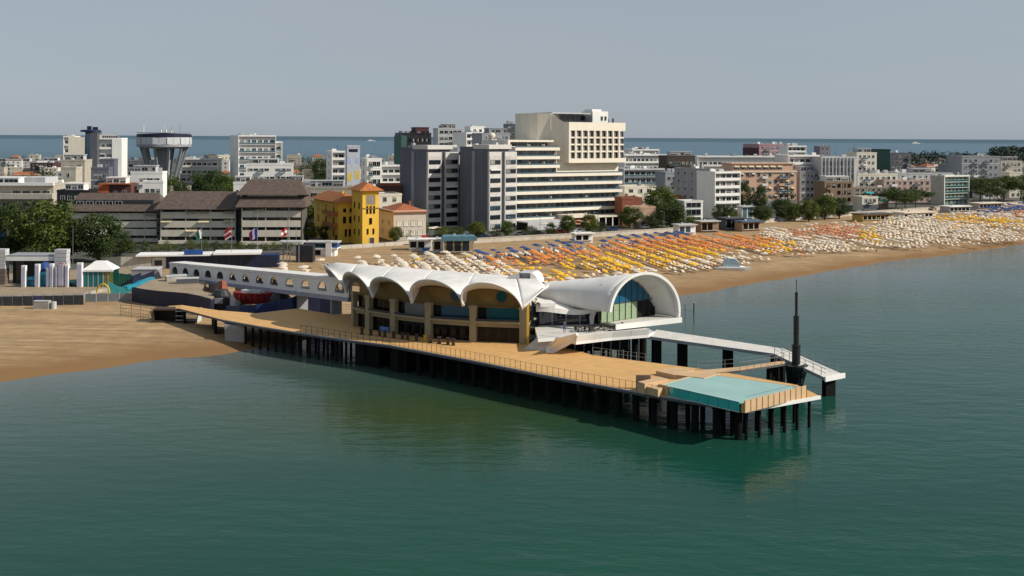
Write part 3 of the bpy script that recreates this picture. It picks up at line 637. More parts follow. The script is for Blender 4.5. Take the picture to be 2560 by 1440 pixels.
# swooping stair and prow at the left
mb = MB(); st = [pz(1312,873,DZ), pz(1372,880,DZ), pz(1398,843,5.95), pz(1352,838,5.95)]
a, b2, c, d = [local(ter, p) for p in st]
mb.face([a, b2, c, d]); mb.face([a, Vector((a.x, a.y, -1.5)), Vector((b2.x, b2.y, -1.5)), b2]); part('stair_slab', mb, TERRW, ter)
for i in range(9):
    t = i/9; p0, p1 = a.lerp(d, t), b2.lerp(c, t); mb = MB(); mb.obox(p0+Vector((0,.1,0)), p1+Vector((0,.1,0)), .2, p0.z, p0.z+.2, w2=.1); part('stair_step', mb, TERRW, ter)
mb = MB(); pr = [pz(1366,882,DZ), pz(1386,882,DZ), pz(1442,850,6.0), pz(1440,834,7.0), pz(1392,846,6.5), pz(1364,868,4.6)]
mb.face([local(ter, p) for p in pr]); mb.face([local(ter, p)+Vector((.3, .5, 0)) for p in pr[::-1]])
for k in range(6): x, y = local(ter, pr[k]), local(ter, pr[(k+1)%6]); e = Vector((.3, .5, 0)); mb.face([x, x+e, y+e, y])
part('prow', mb, WHITE, ter)
for u, r_ in ((1425,.3),(1470,.3),(1515,.35),(1560,.5),(1600,.55)):
    p = pz(u, 846-(u-1425)*.05, 5.6); mb = MB(); mb.cyl(0, 0, -8, 0, r_, 10); part('column', mb, CONCD, ter, local(ter, p+Vector((.8, 3, 0)))+Vector((0,0,-.2)))
    mb = MB(); mb.cyl(0, 0, -8, 0, r_, 10); part('column', mb, CONCD, ter, local(ter, p+Vector((.2, 8, 0)))+Vector((0,0,-.2)))
mb = MB(); a, b2 = local(ter, pz(1400,856,5.4)), local(ter, pz(1560,850,5.4)); mb.obox(a+Vector((1,3.2,0)), b2+Vector((1,3.2,0)), .1, -2.0, 0); part('undercroft_glass', mb, GLASSD, ter)
mb = MB()
for k in range(8):
    p = (a+Vector((1,3,0))).lerp(b2+Vector((1,3,0)), k/7); mb.box(p.x-.06, p.x+.06, p.y-.06, p.y+.06, -2, 0)
part('undercroft_mullion', mb, METAL, ter)
mb = MB()   # pane divisions on the parapet glass
for p, d in along([T[0]+Vector((.3,1,0)), T[1]+Vector((.3,1,0))], 1.6): x = local(ter, p); mb.box(x.x-.02, x.x+.02, x.y-.02, x.y+.02, .5, 1.6)
part('terrace_rail', mb, METAL, ter)
# cafe tables on the terrace
for i, (u, v) in enumerate(((1446,829),(1462,828),(1474,829),(1486,827),(1510,824),(1525,826),(1548,822))):
    t = thing('cafe_table', 'small dark round table with chairs on the white terrace', 'table', pz(u, v, 5.91).to_tuple(), i*.5, 'tables on the white terrace')
    mb = MB(); mb.cyl(0, 0, .70, .75, .38, 10); part('top', mb, WOODD, t); mb = MB(); mb.cyl(0, 0, 0, .7, .05, 6).cyl(0, 0, 0, .04, .25, 8); part('stem', mb, IRON, t)
    for k in range(3):
        a_ = k*2.1; mb = MB(); mb.box(-.2, .2, -.2, .2, .42, .47).box(-.2, .2, .17, .2, .47, .9)
        for sx in (-.18, .18):
            for sy in (-.18, .18): mb.box(sx-.02, sx+.02, sy-.02, sy+.02, 0, .42)
        part('chair', mb, IRON, t, (.7*math.cos(a_), .7*math.sin(a_), 0), a_-math.pi/2)

# side bridge to the mast
brg = thing('side_bridge', 'narrow white footbridge sloping down from the terrace towards the mast', 'footbridge', T[2].to_tuple()[:2]+(0,))
bf = [py(1618,840,163.2), py(1690,850,161.5), py(1935,884,156), py(2062,944,147.5)]; bb = [py(1640,822.5,166), py(1720,832,165), py(1955,869,160), py(2111,936,151)]
for a_, b_ in zip(bf, bb): b_.z = a_.z
bb = [py(1642,824,165.8), py(1722,836,164), py(1958,871,159.5), py(2111,937,150)]
for i in range(3):
    mb = MB(); a, b2, c, d = [local(brg, x) for x in (bf[i], bf[i+1], bb[i+1], bb[i])]; dn = Vector((0,0,-.45))
    mb.face([a, b2, c, d], 0); mb.face([d+dn, c+dn, b2+dn, a+dn], 1); mb.face([a+dn, b2+dn, b2, a], 1); mb.face([c+dn, d+dn, d, c], 0)
    if i == 2: mb.face([b2+dn, c+dn, c, b2], 0)
    part('span', mb, [TERRW, GREY], brg)
a, b2 = local(brg, bf[3]), local(brg, bb[3]); mb = MB(); mb.obox(a, b2, .1, a.z-.55, a.z+.12, w2=.15); part('end_edge', mb, WHITE, brg)
railing(brg, [bb[2]+Vector((-.2,0,0)), bb[3]+Vector((-.3,.1,0))], 1.1, 1.5, METAL, .03, (1.0, .5))
railing(brg, [bf[2]+Vector((.1,.1,0)), bf[3]+Vector((.2,.2,0))], 1.1, 1.5, METAL, .03, (1.0, .5))
for t, s_, r_ in ((.15, 0, .6), (.0, 1, .62), (.48, 1, .62), (.97, 1, .62), (.9, 2, .75)):
    p = bf[s_].lerp(bf[s_+1], t).lerp(bb[s_].lerp(bb[s_+1], t), .5); mb = MB(); mb.box(-r_, r_, -.5, .5, -2, p.z-.4); part('pillar', mb, CONCD, brg, local(brg, Vector((p.x, p.y, 0))), .3)
# small timber bridge between pool head and mast
tbz = thing('timber_bridge', 'small timber bridge with thin railings from the pool head to the mast', 'footbridge', pz(1790,930,DZ).to_tuple())
f2 = [pz(1770,934,DZ), pz(1850,926,4.1), pz(1962,909,4.1)]; b2_ = [pz(1745,926,DZ), pz(1850,917,4.1), pz(1962,901,4.1)]
for i in range(2):
    mb = MB(); a, b2, c, d = [local(tbz, x) for x in (f2[i], f2[i+1], b2_[i+1], b2_[i])]; dn = Vector((0,0,-.3))
    mb.face([a, b2, c, d]); mb.face([a+dn, b2+dn, b2, a], 1); mb.face([c+dn, d+dn, d, c], 1); mb.face([d+dn, c+dn, b2+dn, a+dn], 1); mb.face([b2+dn, c+dn, c, b2], 1); part('span', mb, [WOODP, FASC], tbz)
railing(tbz, b2_, 1.1, 1.3, METAL, .025, (1.0, .5)); railing(tbz, f2[1:], 1.1, 1.3, METAL, .025, (1.0,))
for u in (1925, 1946, 1958):
    p = pz(u, 911, 4.0); mb = MB(); mb.cyl(0, 0, -6, 0, .4, 8); part('pile', mb, CONCD, tbz, local(tbz, p)+Vector((0, .4, -.3)))
# mast
mt = thing('mast_tower', 'tall stepped black steel mast standing on a drum beside the pool', 'mast', pz(1990,955,1.2).to_tuple()[:2]+(0,))
Ym = mt.location.y
def zz(v): return py(1988, v, Ym).z
mb = MB(); mb.lathe([(.5, -2), (.9, .6), (1.5, zz(925)), (1.62, zz(915)), (1.62, zz(912)), (1.3, zz(911))], 20); part('drum', mb, MAST, mt, smooth=False)
for r_, v0, v1 in ((.58, 915, 862), (.39, 862, 790), (.2, 790, 731), (.05, 731, 700)):
    sg = part('segment', MB().cyl(0, 0, zz(v0), zz(v1), r_, 14), MAST, mt); part('collar', MB().cyl(0, 0, zz(v1)-.18, zz(v1)+.01, r_*1.12, 14), MAST, sg)
for k in range(3):
    a_ = k*2.1+.5; mb = MB(); mb.tube((1.4*math.cos(a_), 1.4*math.sin(a_), zz(914)), (.9*math.cos(a_), .9*math.sin(a_), -2), .14, 6); part('strut', mb, MAST, mt)

# ================================================================== left beach: covered bridge, plaza, water park
# covered white bridge with arched openings
cb = thing('covered_bridge', 'long white covered bridge with arched openings rising to the pavilion', 'bridge', py(424,692,254).to_tuple())
ba, bb2 = py(424,690,254), py(872,744,187); base = cb.location
ba, bb2 = local(cb, ba), local(cb, bb2); dz_ = bb2.z-ba.z
dxy = Vector((bb2.x-ba.x, bb2.y-ba.y)); Lb = dxy.length; angb = math.atan2(dxy.y, dxy.x); HB = 2.75; NB = 13; bw = Lb/NB; DW = 3.4
def slope(x): return ba.z+dz_*x/Lb
def shear(mb_): mb_.v = [(x, y, z+slope(x)) for x, y, z in mb_.v]; return mb_
def sidewall(yw, t, nm):
    for k in range(NB):
        mb = MB(); x0, x1 = k*bw, (k+1)*bw; cx = (x0+x1)/2; r_ = 1.75; zb_ = .6; zt = zb_+1.7
        arc = [(cx+r_*math.cos(math.pi*j/10), zb_+1.7*math.sin(math.pi*j/10)**.9) for j in range(11)]   # right to left
        for y in (yw, yw+t):
            fl = 1 if y == yw else -1
            def fc(p): mb.face([(a, y, b_) for a, b_ in (p if fl > 0 else p[::-1])])
            fc([(x0, 0), (x1, 0), (x1, zb_), (x0, zb_)]); fc([(x0, zb_), (cx-r_, zb_), (cx-r_, HB), (x0, HB)]); fc([(cx+r_, zb_), (x1, zb_), (x1, HB), (cx+r_, HB)])
            for j in range(10): (a0, c0), (a1, c1) = arc[j], arc[j+1]; fc([(a1, c1), (a0, c0), (a0, HB), (a1, HB)])
        for j in range(10): (a0, c0), (a1, c1) = arc[j], arc[j+1]; mb.face([(a0, yw, c0), (a1, yw, c1), (a1, yw+t, c1), (a0, yw+t, c0)])
        mb.face([(cx-r_, yw, zb_), (cx+r_, yw, zb_), (cx+r_, yw+t, zb_), (cx-r_, yw+t, zb_)])
        part(nm, shear(mb), WHITE, cb, rz=angb)
sidewall(0, .3, 'side_panel'); sidewall(DW-.3, .3, 'side_panel')
for k in range(NB):
    mb = MB(); mb.box(k*bw, (k+1)*bw-.03, -.15, DW+.15, HB, HB+.45); part('roof_panel', shear(mb), SHELL, cb, rz=angb)
mb = MB(); mb.box(0, Lb, -.1, DW+.1, -.75, 0); part('floor_beam', shear(mb), M('bridge_beam_grey', (.36, .36, .42)), cb, rz=angb)
for x in (22, 36, 50, 64, 77): mb = MB(); mb.box(x-.3, x+.3, .6, 2.6, -6, -.7); shear(mb); part('bridge_pillar', mb, GREY, cb, rz=angb)
for k in range(NB):   # grille / glazing in some arches, people-sized lattice screens in others
    if k < 9:
        mb = MB(); cx = (k+.5)*bw; r_ = 1.7
        for j in range(9):
            a_ = math.pi*j/8; mb.tube((cx, .15, .8), (cx+r_*math.cos(a_), .15, .8+1.4*math.sin(a_)), .07, 4)
        for rr_ in (.8, 1.6): 
            for j in range(8): a0, a1 = math.pi*j/8, math.pi*(j+1)/8; mb.tube((cx+rr_*math.cos(a0), .15, .8+rr_*1.08*math.sin(a0)), (cx+rr_*math.cos(a1), .15, .8+rr_*1.08*math.sin(a1)), .09, 4)
        part('arch_grille', shear(mb), IRON, cb, rz=angb)
        mb = MB(); mb.box(cx-1.3, cx+1.3, .2, .22, .76, 2.1); part('arch_glass', shear(mb), GLASSD, cb, rz=angb) if k < 5 else None
# raised paved plaza with navy retaining wall
plz = thing('navy_plaza', 'raised sand-coloured plaza behind a curved navy wall on the beach', 'plaza', pz(430,745,1.7).to_tuple())
pf = [(331,722),(365,728),(400,732),(440,735),(470,738),(500,744),(528,752),(536,742),(530,733),(505,726),(515,704),(470,694),(440,689),(378,699)]
P_ = [local(plz, pz(u, v, 4.1)) for u, v in pf]
mb = MB(); mb.prism([(p.x, p.y) for p in P_], -1.5, 2.35, 0, 1); part('plaza_body', mb, [NAVYW, M('plaza_paving', (.34, .26, .17), var=.12, scale=.4)], plz)
for i in range(6): mb = MB(); mb.obox(P_[i], P_[i+1], .1, -.3, 2.75, w2=.15); part('wall_panel', mb, NAVYW, plz)
# navy hoarding in front of the covered bridge
nh = thing('navy_hoarding', 'deep blue boarded hoarding curving beside the walkway below the covered bridge', 'fence', pz(650,788,1.6).to_tuple())
hp = [pz(u, v, 1.6) for u, v in ((565,792),(600,796),(640,797),(690,795),(730,791),(760,786))]
for i in range(5):
    a, b2 = local(nh, hp[i]), local(nh, hp[i+1]); 
    for k in range(3):
        p0, p1 = a.lerp(b2, k/3), a.lerp(b2, (k+.985)/3); h0, h1 = [2.1+.034*x**1.5 for x in (3*i+k, 3*i+k+1)]; mb = MB(); mb.obox(p0, p1, .08, -.5, h0)
        mb.v = [(x, y, (h1 if (Vector((x, y))-p1.xy).length < (Vector((x, y))-p0.xy).length else h0) if z > 0 else z) for x, y, z in mb.v]; part('board_panel', mb, NAVY, nh)
hp2 = [pz(u, v, 1.6) for u, v in ((760,786),(800,784),(850,784))]
for i in range(2): a, b2 = local(nh, hp2[i]), local(nh, hp2[i+1]); mb = MB(); mb.obox(a, b2, .08, -.5, 3.7); part('board_panel', mb, NAVYW, nh)
rc = thing('red_boat', 'long red covered boat with a pale lid behind the blue hoarding', 'boat', pz(630,776,1.7).to_tuple(), -.12)
mb = MB(); st_ = [(-4.0, .35, 1.7), (-3.4, 1.0, 1.2), (-1.5, 1.3, 1.0), (1.5, 1.3, 1.0), (3.0, .9, 1.15), (4.3, .05, 2.1)]
ring = [[(x, 1.1-w, 3.2+.25*abs(x/4)**3), (x, 1.1-w*.8, (z+3.2)/2), (x, 1.1, z), (x, 1.1+w*.8, (z+3.2)/2), (x, 1.1+w, 3.2+.25*abs(x/4)**3)] for x, w, z in st_]
mb.grid(ring); mb.grid([[r_[0], r_[4]] for r_ in ring][::-1]); part('hull', mb, RED, rc)
for k in range(5): mb = MB(); mb.box(-2.6+k*1.2, -2.45+k*1.2, -.32, .1, 1.9, 3.1); part('rib', mb, M('dark_red', (.15, .008, .01)), rc)
mb = MB(); mb.prism([(-2.4, .4), (1.4, .4), (1.8, 1.1), (1.4, 1.8), (-2.4, 1.8)], 3.2, 3.75); part('lid', mb, LGREY, rc)
for x in (-2.2, 1.8): mb = MB(); mb.box(x-.25, x+.25, .3, 1.9, -.5, 1.3); part('cradle', mb, BLACKC, rc)
for i, (u, v, w, h, mt_, lab) in enumerate(((553,768,2.0,3.4,BLACKC,'black rounded machine cover beside the red boat'),(556,760,1.1,4.6,BRICK,'narrow rust-red locker behind the black machine cover'),(700,776,2.3,3.3,BLACKC,'black equipment stack right of the red boat'),(590,772,1.2,2.9,LGREY,'pale crate stack at the left end of the red boat'))):
    t = thing('yard_equipment', lab, 'equipment', pz(u, v, 1.7).to_tuple(), .2*i)
    mb = MB(); mb.lathe([(w*.9, -.5), (w, h*.3), (w*.95, h*.7), (w*.6, h), (.1, h+.1)], 14 if i in (0, 2) else 4); part('cover', mb, mt_, t)
    mb = MB(); mb.box(-w*.5, w*.4, -w*1.05, -w*.9, h*.3, h*.6); part('hatch', mb, GREY, t)
for i, (u, v) in enumerate(((458,690),(468,707),(440,700))):
    t = thing('stone_block', ['low grey concrete seat block at the plaza edge','dark curved bench block below the covered bridge','pale concrete block on the sandy plaza'][i], 'block', pz(u, v, 4.12 if i else 2.1).to_tuple(), .3*i)
    mb = MB(); mb.prism([(-2.2,-.8),(2.0,-.9),(2.3,.9),(-2.0,1.0)], -.05, .9); part('seat', mb, CONC if i != 1 else DGREY, t); mb = MB(); mb.prism([(-2.35,-.9),(2.15,-1.0),(2.45,1.0),(-2.15,1.1)], .9, 1.05); part('cap', mb, LGREY, t)
gb = thing('concrete_hut', 'low windowless grey concrete hut beside the parked van', 'hut', pz(362,695,2.1).to_tuple(), .15)
mb = MB(); mb.prism([(-3, 0), (2.8, -.4), (3.2, 4), (-2.4, 4.4)], -.3, 1.9); part('wall', mb, GREY, gb); mb = MB(); mb.prism([(-2.8, -.15), (2.9, -.55), (3.3, 4.1), (-2.2, 4.5)], 1.9, 2.15); part('roof', mb, LGREY, gb)
# long navy beach club with white roofs
bc = thing('beach_club', 'long low navy beach club with thin white roofs behind the covered bridge', 'beach club', pz(560,668,2.1).to_tuple(), .17)
mb = MB(); mb.box(-14, 13.5, 0, 5, -.3, 3.0); part('wall', mb, NAVY, bc)
for k in range(9): mb = MB(); mb.box(-13.6+k*3, -11+k*3, -.06, 0, .1, 2.7); part('wall_panel', mb, NAVYW, bc)
mb = MB(); mb.box(-21, -3, -1.5, 6, 3.05, 3.4); part('roof', mb, WHITE, bc); mb = MB(); mb.box(-2.5, 9, -2.2, 6, 3.3, 3.75); part('roof', mb, WHITE, bc)
mb = MB(); mb.box(-9.5, -5, -1.6, -1.2, 3.45, 4.6); part('blue_sign_box', mb, M('royal_blue', (.02, .09, .33)), bc)
mb = MB(); mb.box(-21, -14, .5, 5, -.3, 2.6); part('annex_wall', mb, WHITE, bc); mb = MB(); mb.box(-19.5, -17.5, .4, .5, .6, 1.9); part('annex_window', mb, GLASS, bc); mb = MB(); mb.box(-16.8, -15, .4, .5, .6, 1.9); part('annex_window', mb, GLASS, bc)
gw = thing('panel_wall', 'pale grey panelled wall between the trees and the van', 'wall', pz(302,672,2.1).to_tuple(), .1)
for k in range(5): mb = MB(); mb.box(k*1.45, k*1.45+1.41, 0, .25, -.3, 2.9); part('panel', mb, STONE, gw)
# steel pergola frame by the beach club
pg = thing('steel_pergola', 'slim steel pergola with a pale flat roof right of the beach club', 'pergola', pz(722,655,2.1).to_tuple())
for x in (-1.4, .3, 2.6): mb = MB(); mb.cyl(x, 0, -.2, 5.2, .17, 8); part('post', mb, METAL, pg)
mb = MB(); mb.box(-2.4, 4, -1.5, 2.5, 5.2, 5.5); part('roof', mb, LGREY, pg); mb = MB(); mb.box(1.5, 6, 1.5, 5, -.2, 4.2); part('back_wall', mb, BLACKC, pg)
# white kiosk with blue glazing
ck = thing('glazed_kiosk', 'white two-storey kiosk with a band of blue glazing on the sand', 'kiosk', pz(806,640,2.0).to_tuple(), -.05)
mb = MB(); mb.box(-4.4, 3.4, 0, 4, -.2, 1.9).box(1.0, 2.6, -.5, 0, -.2, 4.3); part('wall', mb, WHITE, ck)
mb = MB(); mb.box(-4, -.5, -.08, 0, .2, 1.6); part('window', mb, GLASSD, ck)
for k in range(5): mb = MB(); mb.box(-4.5+k*1.05, -3.5+k*1.05, -.3, .2, 2.3, 3.6); part('blue_pane', mb, GLASSB, ck)
mb = MB(); mb.box(-4.6, 4.2, -.4, 4.2, 1.9, 2.25); part('floor_band', mb, WHITE, ck); mb = MB(); mb.box(-4.2, 4, .2, 4, 2.25, 3.6); part('upper_wall', mb, BLUE, ck); mb = MB(); mb.box(-4.8, 4.4, -.5, 4.4, 3.6, 3.95); part('roof', mb, LGREY, ck)
# van
def van(name, label, p, rz, body=PAINTW):
    t = thing(name, label, 'van', p.to_tuple(), rz)
    mb = MB(); prof = [(-2.2,.35),(-2.25,1.0),(-2.0,1.95),(1.0,1.98),(1.75,1.2),(2.3,1.05),(2.4,.4)]
    n_ = len(prof); mb.face([(x,-.9,z) for x,z in prof]); mb.face([(x,.9,z) for x,z in prof[::-1]])
    for k in range(n_): (x0,z0),(x1,z1) = prof[k], prof[(k+1)%n_]; mb.face([(x0,-.9,z0),(x0,.9,z0),(x1,.9,z1),(x1,-.9,z1)])
    part('body', mb, body, t)
    mb = MB(); mb.face([(1.06,-.8,1.9),(1.72,-.8,1.26),(1.72,.8,1.26),(1.06,.8,1.9)]); mb.v = [(x+.02,y,z+.02) for x,y,z in mb.v]; part('windscreen', mb, GLASSD, t)
    for y in (-.915, .915): mb = MB(); mb.box(-1.8, .9, y-.01, y+.01, 1.15, 1.75); part('side_window', mb, GLASSD, t)
    mb = MB(); mb.box(-2.28,-2.2,-.75,.75,1.1,1.75); part('rear_window', mb, GLASSD, t)
    for x in (-1.4, 1.4):
        for y in (-.85, .85): mb = MB(); mb.tube((x,y-.12,.34),(x,y+.12,.34),.34,12); part('rim', MB().tube((x,y-.13,.34),(x,y+.13,.34),.2,10), METAL, part('wheel', mb, RUBBER, t))
    return t
van('parked_van', 'small white van parked beside the concrete hut and covered bridge', pz(380,665,2.19), 1.0)

# water park platform and pavilion at the far left
wp = thing('pool_platform', 'grey raised platform edge of the water park at the left', 'platform', pz(110,745,1.7).to_tuple())
pf = [(-80,742),(0,738),(210,733),(252,722),(330,712),(385,690),(300,668),(-80,690)]
P_ = [local(wp, pz(u, v, 2.5)) for u, v in pf]
mb = MB(); mb.prism([(p.x, p.y) for p in P_], -1.5, .8, 0, 1); part('body', mb, [CONC, M('plaza_paving', ())if 0 else MATS['plaza_paving']], wp)
fe = thing('site_fence', 'dark mesh fence along the sand below the water park', 'fence', pz(100,764,1.6).to_tuple())
for k in range(9):
    a, b2 = local(fe, pz(-20+k*25.5, 766-k*.5, 1.6)), local(fe, pz(-20+(k+.96)*25.5, 766-k*.5, 1.6)); mb = MB(); mb.obox(a, b2, .04, -.1, 1.9); part('mesh_panel', mb, M('dark_mesh', (.055, .06, .065), rough=.9, var=.3, scale=3) if k != 4 else M('blue_mesh', (.04, .05, .12)), fe)
    mb = MB(); mb.cyl(a.x, a.y, -.2, 2.3, .07, 6); part('post', mb, METAL, fe)
ga = thing('glass_fence', 'pale glass windbreak panels right of the mesh fence', 'fence', pz(270,757,1.6).to_tuple())
for k in range(4):
    a, b2 = local(ga, pz(212+k*29, 755-k*.5, 1.6)), local(ga, pz(212+(k+.95)*29, 755-k*.5, 1.6)); mb = MB(); mb.obox(a, b2, .03, 0, 1.65); part('glass_panel', mb, M('pale_windbreak', (.22, .25, .26), rough=.2), ga); mb = MB(); mb.cyl(a.x, a.y, -.2, 1.8, .06, 6); part('post', mb, POLE, ga)
bx = thing('grey_bin_box', 'square grey storage box on the sand before the mesh fence', 'box', pz(106,771,1.6).to_tuple()); mb = MB(); mb.box(-1.5, 1.4, -.6, .6, -.1, 1.4); part('body', mb, CONC, bx); mb = MB(); mb.box(-1.55, 1.45, -.65, .65, 1.4, 1.5); part('lid', mb, LGREY, bx); mb = MB(); mb.cyl(2.2, 0, -.1, 1.3, .5, 10); part('drum', mb, LGREY, bx)
ph = thing('park_pavilion', 'flat white-roofed open pavilion with dark interior at the water park', 'pavilion', pz(75,712,2.5).to_tuple(), .02)
mb = MB(); mb.box(-5.2, 5.1, 0, 6, 5.2, 6.1); part('roof', mb, WHITE, ph); mb = MB(); mb.box(-5, 5, 3, 6, 0, 5.2); part('back_wall', mb, BLACKC, ph); mb = MB(); mb.box(-5.2, 5.1, 0, 5.9, 6.1, 6.4); part('roof_edge', mb, GREY, ph)
for x in (-3.2, 3.2): mb = MB(); mb.box(x-.9, x+.9, 2.6, 2.9, .2, 4.8); part('window', mb, GLASS, ph)
for x0, w, lab in ((-8.2, 2.9, 'grey boarded pylon at the left end of the park pavilion'), (5.3, 2.7, 'grey boarded pylon between the park pavilion and the trees')):
    t = thing('board_pylon', lab, 'pylon', (ph.location+Vector((x0, -.2, 0))).to_tuple())
    for k in range(9): mb = MB(); mb.box(random.uniform(0,.1), w-random.uniform(0,.1), 0, 2, k*.86, k*.86+.8); part('board', mb, LGREY if k > 3 else M('weathered_timber', (.16, .12, .10)), t)
for i, (u, h, w, mt_) in enumerate(((58,4.6,.9,WHITE),(92,4.9,.9,WHITE),(118,4.2,.5,LGREY),(128,5.0,.7,WHITE),(140,4.5,.5,LGREY),(152,5.2,1.1,PINK),(166,4.8,.7,WHITE),(198,5.2,1.1,WHITE))):
    t = thing('play_column', 'ribbed white and lilac column of the water park play structure', 'column', pz(u, 718, 2.5).to_tuple(), 0, 'columns of the water park play structure')
    mb = MB(); mb.box(-w/2, w/2, 0, .8, 0, h); part('shaft', mb, mt_, t)
    for k in range(3): mb = MB(); mb.box(-w/2+.05+k*w/3, -w/2+k*w/3+w/3-.05, -.1, 0, .3, h-.3); part('rib', mb, M('lilac_white', (.55, .55, .68)), t)
for u, w, h, mt_, nm in ((80,2.2,2.0,AQUA,'low aqua splash basin between white play columns'),(105,1.6,5.0,BLUE,'tall blue domed play booth between white columns'),(180,2.6,1.2,TEAL,'low teal splash basin right of the blue booth')):
    t = thing('splash_booth', nm, 'play booth', pz(u, 716, 2.5).to_tuple()); mb = MB(); mb.box(-w, w, .5, 2.5, 0, h*.75); part('body', mb, mt_, t); mb = MB(); mb.lathe([(w*1.0, h*.75), (w*.8, h*.9), (w*.3, h), (.05, h+.1)], 10, y=1.5); part('dome', mb, mt_, t); mb = MB(); mb.box(-w*.7, w*.7, .4, .5, .2, h*.6); part('pane', mb, AQUA, t)
tn = thing('tent_pavilion', 'white pyramid-roofed tent with teal glass walls at the water park', 'tent', pz(245,717,2.5).to_tuple(), .05)
mb = MB(); a = [(-3.3,-.3),(3.3,-.3),(3.3,4.6),(-3.3,4.6)]; ap = [(-1.2,1.4),(1.0,1.4),(1.0,3),(-1.2,3)]
for k in range(4): mb.face([(*a[k],3.6),(*a[(k+1)%4],3.6),(*ap[(k+1)%4],5.3),(*ap[k],5.3)])
mb.face([(*p,5.3) for p in ap]); mb.face([(*p,3.6) for p in a[::-1]]); mb.box(-3.3,3.3,-.3,-.2,3.25,3.6); part('canvas_roof', mb, WHITE, tn)
for k in range(6): mb = MB(); mb.box(-3.1+k*1.05, -2.1+k*1.05, 0, .06, .1, 3.2); part('glass_pane', mb, TEAL if k < 4 else M('yellow_green_glass', (.20, .22, .07), rough=.15), tn); mb = MB(); mb.box(-3.18+k*1.05, -3.1+k*1.05, -.06, .1, 0, 3.3); part('post', mb, POLE, tn)
mb = MB(); mb.box(-3.1,3.1,4.2,4.3,0,3.3); part('back_wall', mb, TEAL, tn)
ss = thing('water_slide', 'teal and aqua curved slide wall with a yellow arch at the water park', 'slide', pz(300,728,2.2).to_tuple())
mb = MB(); c_ = [local(ss, pz(u, v, 2.2)) for u, v in ((272,734),(290,731),(310,728),(330,724))]
for i in range(3): a, b2 = c_[i], c_[i+1]; h0, h1 = (2.4, 1.3, .7, 1.2)[i:i+2]; mb.face([a-Vector((0,0,.5)), b2-Vector((0,0,.5)), b2+Vector((0,0,h1)), a+Vector((0,0,h0))]); mb.face([a+Vector((.1,.3,h0)), b2+Vector((.1,.3,h1)), b2+Vector((.1,.3,-.5)), a+Vector((.1,.3,-.5))]); mb.face([a+Vector((0,0,h0)), b2+Vector((0,0,h1)), b2+Vector((.1,.3,h1)), a+Vector((.1,.3,h0))])
part('slide_wall', mb, TEAL, ss)
for k in range(8):
    u0, u1 = 280+k*6.2, 280+(k+.92)*6.2; a, b2 = local(ss, pz(u0, 718-k*.6, 2.4)), local(ss, pz(u1, 718-k*.6, 2.4)); mb = MB(); mb.obox(a, b2, .05, 0, 3.4-.12*k); part('green_glass_panel', mb, M('green_glass', (.015, .12, .09), rough=.1), ss)
mb = MB(); a, b2 = local(ss, pz(312,722,2.6)), local(ss, pz(381,706,2.6)); mb.obox(a, b2, .6, .2, .9, dz=.7); part('slide_chute', mb, AQUA, ss)
mb = MB(); p = local(ss, pz(258,733,2.3)); pr_ = [p+Vector((1.3*math.cos(x), 0, 1.9*math.sin(x))) for x in [math.pi*j/10 for j in range(11)]]
for j in range(10): mb.tube(pr_[j], pr_[j+1], .2, 6)
part('yellow_arch', mb, M('slide_yellow', (.6, .45, .05)), ss)
nb = thing('navy_wall', 'dark navy screen wall between the slide and the plaza', 'wall', pz(355,716,2.3).to_tuple())
for i, (p0, p1) in enumerate((((330,720),(352,712)),((352,712),(385,698)))): a, b2 = local(nb, pz(*p0, 2.4)), local(nb, pz(*p1, 2.4)); mb = MB(); mb.obox(a, b2, .1, -.5, 2.7-.7*i); part('wall_panel', mb, NAVYW, nb)

# ================================================================== town
Z0 = 2.2
def winmesh(w, h, kind, gm=None, fm=None):
    gm = gm or GLASS; fm = fm or FRAME
    def mk():
        q = MB(); t = min(.09, w*.07)
        q.box(0, w, -.02, 0, 0, h, 0)
        q.box(-t, 0, -.1, 0, -t, h+t, 1).box(w, w+t, -.1, 0, -t, h+t, 1).box(0, w, -.1, 0, h, h+t, 1).box(-.05, w+.05, -.18, 0, -t, 0, 1)
        if w > 1.1:
            n_ = 2 if w < 2.4 else 3
            for k in range(1, n_): q.box(w*k/n_-.03, w*k/n_+.03, -.06, -.02, 0, h, 1)
        if kind == 1: q.box(.02, w-.02, -.045, -.02, h*.45, h-.01, 2)
        if kind == 2: q.box(.02, w*.45, -.045, -.02, .01, h-.01, 2)
        if kind == 3: q.face([(-.1, -.12, h+.05), (-.1, -.9, h-.45), (w+.1, -.9, h-.45), (w+.1, -.12, h+.05)], 3); q.face([(-.1, -.9, h-.45), (-.1, -.9, h-.7), (w+.1, -.9, h-.7), (w+.1, -.9, h-.45)], 3)
        return q.mesh('window', [gm, fm, CURT, AWN])
    return cached(('win', round(w, 2), round(h, 2), kind, gm.name, fm.name), mk)
def balmesh(w, d, ph, mat, glass=None, slab=None):
    def mk():
        q = MB(); q.box(0, w, -d, 0, -.22, 0, 0)
        if glass: q.box(.05, w-.05, -d+.02, -d+.06, .08, ph, 1).box(0, w, -d, -d+.08, ph, ph+.06, 0).box(0, .06, -d+.08, 0, 0, ph, 1).box(w-.06, w, -d+.08, 0, 0, ph, 1)
        else: q.box(0, w, -d, -d+.14, 0, ph, 0).box(0, .14, -d+.14, 0, 0, ph, 0).box(w-.14, w, -d+.14, 0, 0, ph, 0)
        return q.mesh('balcony', [mat]+([glass] if glass else []))
    return cached(('bal', round(w, 2), round(d, 2), ph, mat.name, glass.name if glass else ''), mk)
